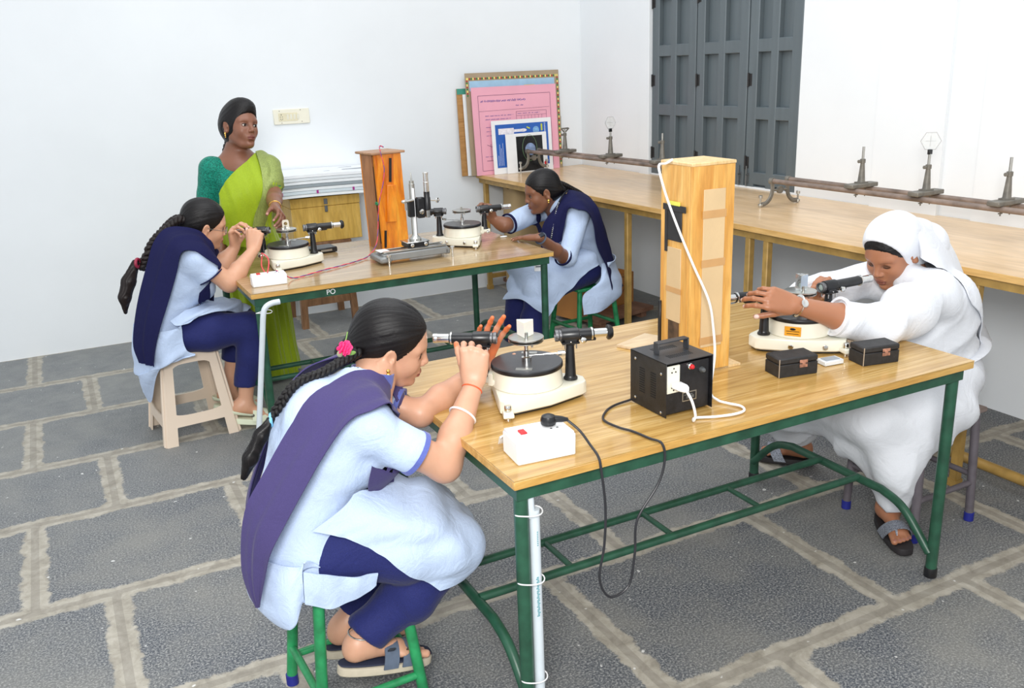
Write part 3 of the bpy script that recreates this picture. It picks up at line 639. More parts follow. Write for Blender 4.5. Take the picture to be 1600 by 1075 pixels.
b = MB(); b.box((a2_/2+lean(hb_), c2_/2, hb_+.006), (a2_+.04, c2_+.03, .012), None, .003); b.build('top_board', wood('dull_brown_top', (150, 112, 84), (168, 128, 98), (186, 146, 114), .5, 3, (1, 6, 6)), LB)
b = MB(); b.box((.085+lean(.41), -.002, .405), (.013, .005, .12), roty(.09)); b.build('black_slot', M_black, LB)
b = MB(); b.box((.072+lean(.23), -.006, .235), (.055, .012, .19), roty(.09), .002); b.build('slide_block', wood('orange_block', (214, 112, 20), (236, 140, 30), (240, 160, 50), .3, 3, (5, 5, 1), .3), LB)
b = MB(); b.box((.018+lean(.05), -.002, .055), (.012, .005, .09), roty(.09)); b.build('black_slot', M_black, LB)
b = MB(); b.box((.001+lean(.24), .02, .24), (.01, .03, .018), None, .004); b.build('green_clip', mat('green_clip', (20, 130, 80), .4), LB)
# ================================================================== TRAVELLING MICROSCOPE
TM = thing('travelling_microscope', 'travelling microscope with upright chrome column and grey rail base on the rear table', 'microscope', (.533, 2.385, H), math.radians(1))
Mg = mat('grey_casting', (140, 142, 142), .4, .2, .06, 20)
b = MB(); b.box((.18, .035, .035), (.34, .05, .034), None, .004); b.box((.18, .12, .030), (.34, .04, .03), None, .004); b.box((.02, .08, .026), (.06, .16, .03), None, .008); b.box((.345, .08, .03), (.03, .14, .03), None, .006); b.build('rail_base', Mg, TM)
b = MB(); b.box((.18, .03, .058), (.33, .018, .008), None, .001); b.box((.18, .11, .056), (.33, .014, .008), None, .001); b.build('guide_rail', M_steel, TM)
b = MB(); b.box((.03, .075, .060), (.05, .07, .003)); b.build('white_scale_plate', M_white, TM)
for (x_, y_) in ((.03, -.005), (.365, .0), (.03, .15), (.365, .14)):
    b = MB(); b.cyl((x_, y_, 0), (x_, y_, .045), .005, n=10); b.lathe((x_, y_, .04), (0, 0, 1), [(.004, 0), (.011, .001), (.011, .012), (.008, .014)], 16); b.build('leveling_screw', M_chrome, TM)
b = MB(); b.box((.2, .075, .075), (.11, .09, .022), None, .003); ca = b.build('carriage', M_black, TM)
b = MB(); b.box((.20, .075, .089), (.12, .095, .006), None, .002)
for x_ in (.165, .235): b.lathe((x_, .028, .078), (0, -1, 0), [(.004, 0), (.009, .001), (.009, .01), (.007, .011)], 14)
b.build('carriage_plate', M_chrome, TM)
b = MB(); b.lathe((.205, .08, .09), (0, 0, 1), [(.03, 0), (.03, .01), (.018, .022), (.0135, .03), (.0135, .275), (.011, .277), (.011, .29), (.004, .292), (.003, .315), (.0015, .33)], 22); b.build('column', M_steel, TM)
b = MB(); b.box((.203, .064, .225), (.012, .004, .24)); b.build('scale_strip', M_white, TM)
b = MB(); b.box((.19, .07, .25), (.03, .03, .085), None, .004); b.box((.235, .06, .25), (.04, .035, .10), None, .006); b.build('slide_bracket', M_black, TM)
b = MB(); b.cyl((.195, .05, .29), (.135, .02, .292), .007, n=12); b.ell((.135, .02, .292), (.012, .012, .009)); b.cyl((.145, .025, .29), (.145, .025, .25), .0045, n=10); b.build('clamp_lever', M_chrome, TM)
b = MB(); b.lathe((.268, .05, .20), (0, 0, 1), [(.011, 0), (.0115, .005), (.0115, .13)], 18); b.lathe((.268, .05, .32), (0, 0, 1), [(.0125, 0), (.0125, .045), (.0135, .046), (.0135, .05), (.0115, .052), (.0115, .09), (.013, .091), (.013, .096), (.011, .098)], 20); b.build('microscope_tube', M_chrome, TM)
b = MB(); b.lathe((.268, .05, .235), (0, 0, 1), [(.0125, 0), (.0165, .004), (.0165, .06), (.0145, .064), (.0145, .09)], 20); b.box((.25, .055, .285), (.04, .014, .016), None, .002); b.build('tube_sleeve', M_black, TM)
b = MB()
for sy in (1,): b.cyl((.28, .03, .285), (.31, .0, .285), .004, n=8); b.lathe((.30, .01, .285), (.7, -.7, 0), [(.003, 0), (.013, .001), (.013, .008), (.01, .009)], 18)
b.lathe((.226, .03, .235), (.3, -1, 0), [(.003, 0), (.012, .001), (.012, .008), (.01, .009)], 18)
b.build('focus_knob', M_chrome, TM)
# ================================================================== OPTICAL BENCHES
def opt_bench(label, a, c, z, sp=.115, far_frame=False):
    a = V(*a); c = V(*c); d = unit(c-a); n = V(-d[1], d[0]) if (V(-d[1], d[0])@V(1, 0)) > 0 else V(d[1], -d[0])
    O = thing('optical_bench', label, 'optical bench', (0, 0, 0), 0, 'optical benches on the side bench')
    P3 = lambda p, zz: V(p[0], p[1], zz)
    for k in (0, 1):
        b = MB(); b.cyl(P3(a+n*sp*k, z), P3(c+n*sp*k, z), .0125, n=14); b.build('rod', M_rust, O)
    for q in ([a] if not far_frame else [a, c]):
        b = MB(); m = q+n*sp/2
        for s_ in (-1, 1):
            pts = [P3(m+n*s_*sp*.5, z), P3(m+n*s_*sp*.46, z-.045), P3(m+n*s_*sp*.55, z-.085), P3(m+n*s_*sp*.8, z-.112), P3(m+n*s_*sp*1.12, z-.118)]
            b.tube(cr_curve(pts, 5), .0085, 8, flat=1.4)
        b.cyl(P3(m-n*sp*.48, z-.05), P3(m+n*sp*.48, z-.05), .007, n=8); b.lathe(P3(m, z-.05)-P3(d, 0)*.008, P3(d, 0), [(.002, 0), (.02, .001), (.02, .015), (.002, .016)], 18)
        for s_ in (-1, 1): b.cyl(P3(m+n*s_*sp*.5-d*.012, z), P3(m+n*s_*sp*.5+d*.012, z), .017, n=14)
        fr = b.build('end_frame', M_grime, O)
        for s_ in (-1, 1):
            f = P3(m+n*s_*sp*1.16, 0); b = MB(); b.cyl(f+V(0, 0, HB), f+V(0, 0, z-.085), .005, n=8); b.lathe(f+V(0, 0, z-.085), (0, 0, 1), [(.004, 0), (.011, .001), (.011, .014), (.008, .016)], 12); b.lathe(f+V(0, 0, z-.126), (0, 0, 1), [(.012, 0), (.013, .006), (.012, .012)], 12); b.build('leveling_screw', M_steel, fr)
    return O, a, d, n, sp
def rider(label, bench, t, z, kind, top, hexrot=0.):
    O, a, d, n, sp = bench; q = a+d*t+n*sp/2; z0 = z+.0127
    R_ = thing('bench_rider', label, 'stand', (q[0], q[1], z0), math.atan2(d[1], d[0]), 'riders on the optical benches')
    b = MB(); b.box((0, 0, .010), (.055, sp+.06, .02), None, .003); b.box((0, 0, .023), (.04, .05, .006)); b.build('slide_base', M_grime, R_)
    b = MB()
    for sy in (-.03, .03): b.cyl((.0, sy, -.045), (.0, sy, .0), .003, n=8); b.box((0, sy, -.034), (.006, .022, .005))
    b.build('wing_screw', M_grime, R_)
    b = MB(); b.lathe((0, 0, .024), (0, 0, 1), [(.019, 0), (.017, .006), (.010, .09), (.013, .091), (.013, .108), (.009, .110)], 18); b.cyl((0, 0, .123), (.0, -.026, .123), .004, n=8); b.lathe((0, -.02, .123), (0, -1, 0), [(.003, 0), (.008, .001), (.008, .008), (.006, .009)], 12); b.build('pillar', M_grime, R_)
    b = MB(); b.cyl((0, 0, .12), (0, 0, top), .0062, n=12); b.build('stem_rod', M_steel, R_)
    if kind == 'hex':
        hr = rotz(hexrot)
        b = MB(); b.box((0, 0, top+.008), (.012, .022, .022), None, .002); b.build('lens_clip', M_black, R_)
        r_ = .042; zc = top+.018+r_*.87
        b = MB(); ring = lambda r, x: [hr@V(x, r*math.cos(k*math.pi/3), zc+r*math.sin(k*math.pi/3)) for k in range(6)]
        b.ring([ring(r_, -.0015), ring(r_, .0015)]); b.build('hexagonal_screen', mat('thin_glass', (232, 236, 236), .05, 0, 0, alpha=.35), R_, smooth=0)
        b = MB(); b.tube([*ring(r_, 0)], .0009, 5, closed=True); b.cyl(hr@V(-.002, -.022, zc), hr@V(-.002, .022, zc), .0008, n=5); b.cyl((-.002, 0, zc-.022), (-.002, 0, zc+.022), .0008, n=5); b.build('cross_wire', M_grime, R_)
    if kind == 'arm':
        b = MB(); b.box((0, .0, top), (.012, .06, .01), None, .002); b.cyl((0, .0, top-.03), (0, .035, top), .005, n=8); b.cyl((0, 0, top-.03), (0, -.03, top), .005, n=8); b.build('cross_arm', M_grime, R_)
        b = MB(); b.cyl((0, -.03, top), (0, -.03, top+.085), .0018, n=6); b.build('pin', M_steel, R_)
    return R_
OB1 = opt_bench('optical bench on the side bench whose end frame stands before the pink chart', (2.36, 4.31), (2.46, 2.62), 1.025, .10)
OB2 = opt_bench('optical bench with rusty rods right of the grey door, above the white veil', (2.57, 1.98), (2.62, -1.2), 1.0, .115)
rider('bench rider carrying a cross arm and thin pin, nearest the pink chart', OB1, .42, 1.025, 'arm', .165)
rider('bench rider with a small hexagonal screen between the pink chart and grey door', OB1, .95, 1.025, 'hex', .165)
rider('bench rider with bare pin standing before the left edge of the grey door', OB1, 1.47, 1.025, 'plain', .175)
rider('bench rider with bare rod, first one right of the grey door', OB2, .53, 1.0, 'plain', .19)
rider('bench rider holding the hexagonal glass screen with a cross against the bare wall', OB2, .89, 1.0, 'hex', .18, -.75)
rider('bench rider with bare steel rod, furthest right in view', OB2, 1.27, 1.0, 'plain', .19)
# ================================================================== CHARTS
def board(name, label, x0, x1, zh0, zh1, y, th, m, lean=.0, par=None):
    """board standing on the side bench, its top leaning back"""
    pass
def std_board(name, label, cat, xl, xr, h, y, ang, m, th=.004, skew=0.0, group=None):
    w_ = xr-xl; o = thing(name, label, cat, (xl, y, HB+.001), 0, group); o.rotation_euler = (-ang, skew, math.radians(2.0))
    b = MB(); b.box((w_/2, 0, h/2), (w_, th, h)); b.build('board', m, o, smooth=0); return o
Mpink = mat('pink_chart', (238, 172, 190), .6, 0, .03, 5)
Mink = mat('dark_ink', (120, 76, 110), .7, 0, .1); Mink2 = mat('violet_ink', (110, 90, 160), .7)
Mbc = mat('brown_card_back', (168, 150, 124), .7, 0, .06, 8); Mbrn = wood('brown_board', (168, 120, 66), (184, 136, 80), (198, 150, 94), .6)
o = std_board('brown_drawing_board', 'brown wooden board with teal top strip, half hidden behind the pink chart', 'board', 1.895, 2.30, .62, 4.475, .04, Mbrn, .010)
b = MB(); b.box((.2, -.0055, .60), (.40, .002, .04)); b.build('teal_strip', mat('teal_tape', (70, 150, 130), .5), o)
o = std_board('white_card', 'thin white card edge between the brown board and the pink chart', 'card', 1.935, 2.5, .58, 4.455, .05, M_paper, .004)
o = std_board('decorated_cardboard', 'brown cardboard with a red, green and gold beaded border behind the pink chart', 'chart', 1.955, 2.745, .725, 4.435, .055, Mbc, .006)
b = MB(); b.box((.39, -.0036, .635), (.72, .001, .07)); b.build('blue_sheet', mat('sky_sheet', (164, 200, 226), .5), o)
b = MB(); b.box((.36, -.0044, .612), (.10, .001, .02)); b.box((.53, -.0044, .618), (.09, .001, .018)); b.build('yellow_strip', mat('yellow_strip', (236, 200, 60), .5), o)
Mbd = [mat('gold_bead', (246, 226, 130), .4), mat('red_bead', (176, 56, 50), .5), mat('green_bead', (56, 130, 70), .5)]
for nm, pts in (('border_top', [(.02+.0145*i, .685) for i in range(52)]), ('border_right', [(.775, .685-.0145*i) for i in range(46)]), ('border_left', [(.012, .685-.0145*i) for i in range(9)])):
    b = MB()
    for i, (x_, z_) in enumerate(pts): b.use(Mbd[(0, 1, 2)[i % 3]]); b.box((x_, -.005, z_), (.011 if i % 3 else .009, .003, .012 if i % 3 else .016))
    tag(b.build('bead_border', None, o, smooth=0), kind='stuff')
pk = std_board('pink_chart', 'large pink handwritten chart leaning on the side bench', 'chart', 1.985, 2.70, .625, 4.408, .06, Mpink, .004)
def ink(par, name, m, segs, y=-.0032):
    b = MB()
    for (x0, z0, x1, z1, t_) in segs:
        L_ = math.hypot(x1-x0, z1-z0); b.box(((x0+x1)/2, y, (z0+z1)/2), (L_, .0006, t_), roty(-math.atan2(z1-z0, x1-x0)))
    return tag(b.build(name, m, par, smooth=0), kind='stuff')
ink(pk, 'ruled_frame', Mink, [(.05, .03, .05, .565, .0025), (.05, .565, .66, .565, .0025), (.66, .03, .66, .565, .0025), (.05, .03, .66, .03, .0025), (.05, .455, .65, .462, .0015), (.36, .44, .62, .44, .002), (.36, .41, .62, .41, .0015), (.36, .25, .36, .44, .002), (.62, .25, .62, .44, .002)]+[(.40+.03*i, .25, .40+.03*i, .41, .0012) for i in range(7)])
rnd = random.Random(3)
def script(x0, x1, z, hgt, r):
    out = []; x = x0
    while x < x1:
        w_ = r.uniform(.012, .04); k = x
        while k < min(x+w_, x1): out.append((k, z-hgt*r.uniform(.2, .5), k+hgt*.5, z+hgt*r.uniform(.1, .5), hgt*.24)); k += hgt*.55
        x += w_+.010
    return out
ink(pk, 'handwriting', Mink2, script(.07, .44, .525, .018, rnd)+script(.36, .42, .485, .009, rnd)+script(.10, .33, .42, .008, rnd)+script(.10, .31, .395, .008, rnd)+script(.15, .28, .37, .007, rnd)+script(.10, .25, .34, .007, rnd)+script(.10, .14, .31, .006, rnd)+script(.10, .16, .28, .007, rnd)+script(.37, .56, .425, .007, rnd)+script(.08, .14, .13, .007, rnd))
ink(pk, 'drawn_diagram', Mink, [(.13, .10, .13, .22, .003), (.10, .215, .16, .19, .003), (.09, .10, .17, .10, .003), (.59, .14, .60, .14, .006)])
po = std_board('blue_space_poster', 'white bordered blue spaceflight poster leaning on the pink chart', 'poster', 2.115, 2.625, .385, 4.382, .065, M_paper, .003)
Mbl_ = mat('poster_blue', (44, 98, 184), .45, 0, .06, 12)
b = MB(); b.box((.255, -.0022, .20), (.45, .001, .31)); b.build('blue_panel', Mbl_, po, smooth=0)
b = MB(); b.box((.12, -.003, .305), (.13, .001, .042)); b.box((.22, -.003, .305), (.07, .001, .020)); b.ell((.265, -.003, .305), (.03, .0008, .012), n=14, m=6); b.build('rocket_picture', mat('poster_white', (236, 232, 238), .5, 0, .12, 60), po)
b = MB(); b.ell((.375, -.003, .30), (.027, .0008, .027), n=20, m=8); b.build('planet_picture', mat('poster_sky', (130, 180, 226), .5, 0, .2, 70), po)
b = MB(); b.box((.31, -.003, .32), (.03, .001, .010), roty(.4)); b.box((.425, -.003, .318), (.014, .001, .05)); b.build('poster_detail', mat('poster_yellow', (190, 200, 70), .5), po)
text('CHANDRAYAAN-3', .0155, 'poster_title', M_white, po, (.452, -.003, .285), (math.pi/2, math.pi/2, 0), .0003)
ink(po, 'small_print', M_white, [(.045+.013*k, .06, .045+.013*k, .06+rnd.uniform(.06, .17), .0018) for k in range(4)], -.003)
wc = std_board('black_picture_card', 'white framed black picture of a globe leaning on the blue poster', 'picture', 2.215, 2.565, .285, 4.362, .07, M_paper, .003)
b = MB(); b.box((.20, -.0022, .135), (.225, .001, .255)); b.build('black_panel', M_black, wc, smooth=0)
b = MB(); b.tube([(.2+.062*math.cos(a), -.0032, .175+.095*math.sin(a)) for a in np.linspace(0, 2*math.pi, 30, endpoint=False)], .0012, 5, closed=True); b.build('orbit_line', mat('pale_green_ink', (120, 160, 110), .5), wc)
b = MB(); b.ell((.205, -.0032, .165), (.045, .0008, .045), n=24, m=10); b.build('globe', mat('globe_blue', (130, 150, 186), .5, 0, .35, 26), wc)
b = MB(); b.lathe((.335, -.0026, .055), (0, -1, 0), [(.016, 0), (.016, .0008), (.009, .0008)], 18); b.build('red_emblem', M_red, wc)
# ================================================================== SWITCHBOARD
sw = thing('switchboard', 'cream electrical switchboard on the back wall right of the standing woman', 'switchboard', (.692, YW, 1.365))
b = MB(); b.box((0, -.008, 0), (.24, .016, .097), None, .003); b.build('cover_plate', mat('ivory_plate', (236, 232, 214), .4, 0, .02), sw)
b = MB(); b.box((-.025, -.017, -.002), (.128, .003, .052), None, .001); b.build('module_panel', mat('cream_panel', (226, 218, 188), .4), sw)
for k in range(4): b = MB(); b.box((-.028+k*.0225, -.020, -.001), (.014, .005, .034), rotx(.12), .001); b.build('rocker_switch', M_cream, sw)
b = MB()
for (x_, z_, r_) in ((-.07, .014, .0032), (-.077, .0, .0024), (-.063, .0, .0024), (-.077, -.014, .0024), (-.063, -.014, .0024), (-.07, -.02, .002)): b.cyl((x_, -.0182, z_), (x_, -.0192, z_), r_, n=8)
b.build('socket_hole', M_black, sw)
b = MB()
for (x_, z_) in ((-.08, .038), (.06, .04), (-.07, -.04), (.065, -.035)): b.ell((x_, -.0165, z_), (.003, .0015, .003), n=8, m=6)
b.build('plate_screw', M_grime, sw)
# ================================================================== WOODEN STOOL, CHEST, CHARTS
Mbs = wood('brown_stool_wood', (104, 72, 48), (134, 96, 64), (156, 116, 82), .55, 3, (5, 5, 1))
ws = thing('wooden_stool', 'square brown wooden stool behind the rear table carrying the yellow chest', 'stool', (.725, 4.335, 0))
def splay(x, y, z, f=.14): return V(x*(1+f*(1-z/.56)), y*(1+f*(1-z/.56)), z)
for sx in (-1, 1):
    for sy in (-1, 1):
        b = MB(); L0 = []
        for z_ in (0, .54): c0 = splay(sx*.155, sy*.155, z_); L0.append([c0+V(dx_, dy_, 0) for dx_, dy_ in ((-.021, -.021), (.021, -.021), (.021, .021), (-.021, .021))])
        b.ring(L0); b.build('leg', Mbs, ws, smooth=0)
for (z_, ax_) in ((.17, 0), (.25, 1), (.50, 0), (.50, 1)):
    for s_ in (-1, 1):
        c0 = splay(.155, .155, z_); b = MB()
        if ax_ == 0: b.box((0, s_*c0[1], z_), (2*c0[0]-.04, .024, .045))
        else: b.box((s_*c0[0], 0, z_), (.024, 2*c0[1]-.04, .045))
        b.build('stretcher', Mbs, ws, smooth=0)
b = MB(); b.box((0, 0, .556), (.38, .38, .028), None, .004); b.build('seat', Mbs, ws)
Mych = wood('yellow_varnished_ply', (190, 150, 66), (208, 168, 80), (220, 182, 98), .4, 2, (6, 6, 1), .2, bump=.05)
ch = thing('wooden_chest', 'yellow varnished wooden chest with metal hasp on the brown stool by the wall', 'chest', (.765, 4.32, .571))
b = MB(); b.box((0, 0, .115), (.46, .34, .23), None, .003); b.build('chest_body', Mych, ch)
b = MB(); b.box((0, 0, .262), (.465, .345, .062), None, .004); b.build('lid', Mych, ch)
b = MB(); b.box((0, -.175, .262), (.024, .004, .036), None, .001); b.box((0, -.175, .215), (.020, .006, .042), None, .002); b.build('hasp', mat('dull_steel', (120, 124, 126), .4, .7), ch)
b = MB(); b.box((-.15, -.176, .0), (.001, .001, .001)); 
Mps_ = mat('chart_paper', (232, 238, 242), .6, 0, .03, 3, bump=.15, bscale=9)
for k, (dx_, th_, dy_, rz_, c_) in enumerate(((.0, .010, .0, 0, (238, 242, 244)), (.01, .008, -.002, .006, (212, 224, 230)), (-.006, .008, .003, -.008, (232, 236, 238)), (.012, .006, .0, .01, (150, 160, 166)), (-.004, .012, .004, -.004, (236, 240, 243)), (.008, .010, .002, .006, (226, 232, 236)), (.0, .008, .004, 0, (240, 243, 246)))):
    z_ = .876+k*.0205; th_ = .0182
    b = MB(); N2 = 16
    G = [[(-.37+.74*u, -.20+.40*v_, (.0035*math.sin(4*u+.5)+.002*math.cos(5*v_+1))) for v_ in np.linspace(0, 1, 9)] for u in np.linspace(0, 1, N2)]
    b.grid(G, th_); o = b.build('chart_sheet', mat('chart_%d' % k, c_, .6, 0, .02), None, (.775+dx_, 4.30+dy_, z_+.006), rz_)
    tag(o, ['bottom sheet of the pile of large white charts on the yellow chest', 'second sheet from the bottom of the white chart pile, pale blue', 'third sheet from the bottom of the white chart pile', 'thin grey sheet in the middle of the white chart pile', 'white sheet just above the grey one in the chart pile', 'second sheet from the top of the white chart pile', 'top sheet with printed grey bars on the white chart pile'][k], 'chart', 'charts piled on the yellow chest')
    if k == 6:
        b = MB()
        for (x_, y_, w_) in ((-.26, .12, .13), (.02, .11, .13), (-.24, -.02, .15), (.0, -.02, .15), (.24, .0, .15), (.22, .13, .10)): b.box((x_, y_, .0075), (w_, .018, .0025))
        b.build('printed_bar', mat('print_grey', (160, 165, 172), .6), o)
    if k == 1:
        b = MB()
        for x_ in (-.31, -.08, .16): b.box((x_, -.2035, .004), (.012, .004, .02))
        b.build('magenta_clip', mat('magenta', (170, 50, 140), .4), o)
# ================================================================== CARTONS under the side bench
Mct = mat('kraft_card', (186, 160, 118), .75, 0, .06, 6, bump=.1); Mco = mat('brown_carton', (184, 124, 62), .6, 0, .08, 5, bump=.1)
pk_ = wood('plank_brown', (116, 80, 62), (140, 100, 78), (158, 120, 98), .6, 2, (6, 1, 6))
b = MB(); b.box((0, 0, .05), (.52, .3, .03), None, .002); b.box((-.2, 0, .0175), (.05, .25, .035)); b.box((.2, 0, .0175), (.05, .25, .035)); o = b.build('plank', pk_, None, (2.44, 4.30, 0), -.1); tag(o, 'brown wooden plank on blocks under the far end of the side bench', 'plank')
ct = thing('tall_carton', 'tall open kraft cardboard carton under the side bench behind the lanyard girl', 'carton', (2.33, 4.30, .0655))
b = MB(); lo = []
for z_ in np.linspace(0, .70, 8):
    ring_ = []
    for a in np.linspace(0, 2*math.pi, 40, endpoint=False):
        ca, sa = math.cos(a), math.sin(a); k = (abs(ca)**5+abs(sa)**5)**(-.2); ring_.append(V(.155*ca*k*(1+.03*math.sin(z_*5)), .125*sa*k, z_+(.03*abs(sa) if z_ > .69 else 0)))
    lo.append(ring_)
inn = [[p*V(.97, .97, 1) for p in l] for l in lo[::-1]]
b.ring(lo+inn, caps=False); b.ring([[p*V(.98, .98, 1)+V(0, 0, .002) for p in lo[0]], [p*V(.98, .98, 1)+V(0, 0, .006) for p in lo[0]]]); b.build('carton_wall', Mct, ct)
b = MB(); b.box((0, 0, .055), (.52, .17, .03), None, .002); b.box((-.19, 0, .02), (.05, .12, .04)); b.box((.19, 0, .02), (.05, .12, .04)); o = b.build('plank', pk_, None, (2.36, 3.13, 0), .22); tag(o, 'reddish brown plank on blocks below the orange brown carton', 'plank')
cb = thing('open_carton', 'orange brown open carton under the side bench behind the seated lanyard girl', 'carton', (2.33, 3.36, .001), .22)
b = MB()
for (c_, s_) in (((0, -.12, .145), (.50, .006, .25)), ((0, .12, .145), (.50, .006, .25)), ((-.247, 0, .145), (.006, .234, .25)), ((.247, 0, .145), (.006, .234, .25)), ((0, 0, .02), (.49, .23, .006))): b.box(c_, s_)
b.build('carton_wall', Mco, cb, smooth=0)
b = MB(); b.grid([[(-.2+.42*u, .12+.03*v_, .272+.10*v_*math.sin(math.pi*u)**.6) for v_ in np.linspace(0, 1, 5)] for u in np.linspace(0, 1, 14)], .005); b.build('flap', Mco, cb)
b = MB(); b.tube(cr_curve([(.02, -.124, .23), (.10, -.126, .25), (.18, -.126, .24), (.16, -.126, .17), (.10, -.126, .12)], 8), .0015, 6); b.build('loose_string', M_wire_b, cb)
# ================================================================== STOOLS
def tube_stool(label, x, y, rz, hs, half, paint, cap, seat_m, group, low=.13, taper=.035):
    S = thing('metal_stool', label, 'stool', (x, y, 0), rz, group)
    for sx in (-1, 1):
        for sy in (-1, 1):
            b = MB(); b.cyl((sx*half, sy*half, .02), (sx*(half-taper), sy*(half-taper), hs-.02), .0148, n=14); lg = b.build('leg', paint, S)
            b = MB(); b.lathe((sx*half, sy*half, 0), (0, 0, 1), [(.0135, 0), (.017, .002), (.017, .032), (.0145, .034)], 16); b.build('rubber_cap', cap, lg)
    hl = half-taper*low/hs
    for k, (p, q, z_) in enumerate((((-1, -1), (1, -1), low), ((-1, 1), (1, 1), low), ((-1, -1), (-1, 1), low+.03), ((1, -1), (1, 1), low+.03))):
        b = MB(); b.cyl((p[0]*hl, p[1]*hl, z_), (q[0]*hl, q[1]*hl, z_), .0105, n=12); b.build('stretcher', paint, S)
    b = MB(); b.box((0, 0, hs-.010), (2*half-2*taper+.05, 2*half-2*taper+.05, .018), None, .004); b.build('seat', seat_m, S)
    return S
M_grey = mat('grey_stool_paint', (104, 98, 104), .42, .2, .1, 30); M_seat = mat('worn_grey_seat', (122, 108, 102), .6, 0, .15, 12)
angs = math.atan2(.569-.29, -.161+.148)
st1 = tube_stool('bright green tubular stool under the girl with the pink flower at the foreground table', -.294, .423, math.radians(2.5), .425, .14, M_stoolgreen, M_blue, M_stoolgreen, None, .095)
st2 = tube_stool('grey tubular stool with blue rubber feet under the woman in white', 1.785, .365, math.radians(1), .440, .147, M_grey, M_blue, M_seat, None, .15, .012)
st3 = tube_stool('green stool almost hidden under the girl with the lanyard', 1.885, 2.765, math.radians(4), .40, .15, M_stoolgreen, M_black, M_stoolgreen, None)
# moulded plastic stool
Mpl = mat('beige_plastic', (226, 208, 188), .38, 0, .03, 4)
ps = thing('plastic_stool', 'beige moulded plastic stool under the girl with glasses at the rear table', 'stool', (-.385, 2.70, 0), math.radians(6))
HS = .43
def leg_section(sx, sy, z):
    h0, h1 = .175, .125; h = h0+(h1-h0)*z/HS; w0 = .058-.010*(z/HS)
    x, y = sx*h, sy*h
    return [V(x, y-sy*w0, z), V(x-sx*.0, y-sy*.012, z), V(x-sx*.012, y, z), V(x-sx*w0, y, z), V(x-sx*w0, y-sy*.005, z), V(x-sx*.014, y-sy*.005, z), V(x-sx*.005, y-sy*.014, z), V(x-sx*.005, y-sy*w0, z)]
for sx in (-1, 1):
    for sy in (-1, 1):
        b = MB(); b.ring([leg_section(sx, sy, z_) for z_ in (0, .1, .2, .3, HS-.01)]); b.tube([leg_section(sx, sy, z_)[1]*V(1.0, 1.0, 1) for z_ in (0.004, .2, HS-.03)], .006, 8); b.build('leg', Mpl, ps, smooth=30)
for side in range(4):
    R_ = rotz(side*math.pi/2); b = MB(); G = []
    def hh(z): return .175+(.125-.175)*z/HS
    # low apron and arched top rail
    for nm_, (zf0, zf1) in zip(('side_apron', 'top_rail'), (((lambda u: .085+.0*u, lambda u: .135+.022*(abs(2*u-1)**4))), ((lambda u: HS-.055-.04*(abs(2*u-1)**5), lambda u: HS-.004)))):
        b = MB()
        b.grid([[R_@V((2*u-1)*(hh((zf0(u)*(1-v_)+zf1(u)*v_))-.03), -hh(zf0(u)*(1-v_)+zf1(u)*v_)+.003, zf0(u)*(1-v_)+zf1(u)*v_) for v_ in np.linspace(0, 1, 4)] for u in np.linspace(0, 1, 15)], .006); b.build(nm_, Mpl, ps)
b = MB(); b.prism([(.12, -.13), (.13, -.12), (.13, .12), (.12, .13), (-.12, .13), (-.13, .12), (-.13, -.12), (-.12, -.13)], HS-.008, HS+.004, None, .003); b.build('seat', Mpl, ps)
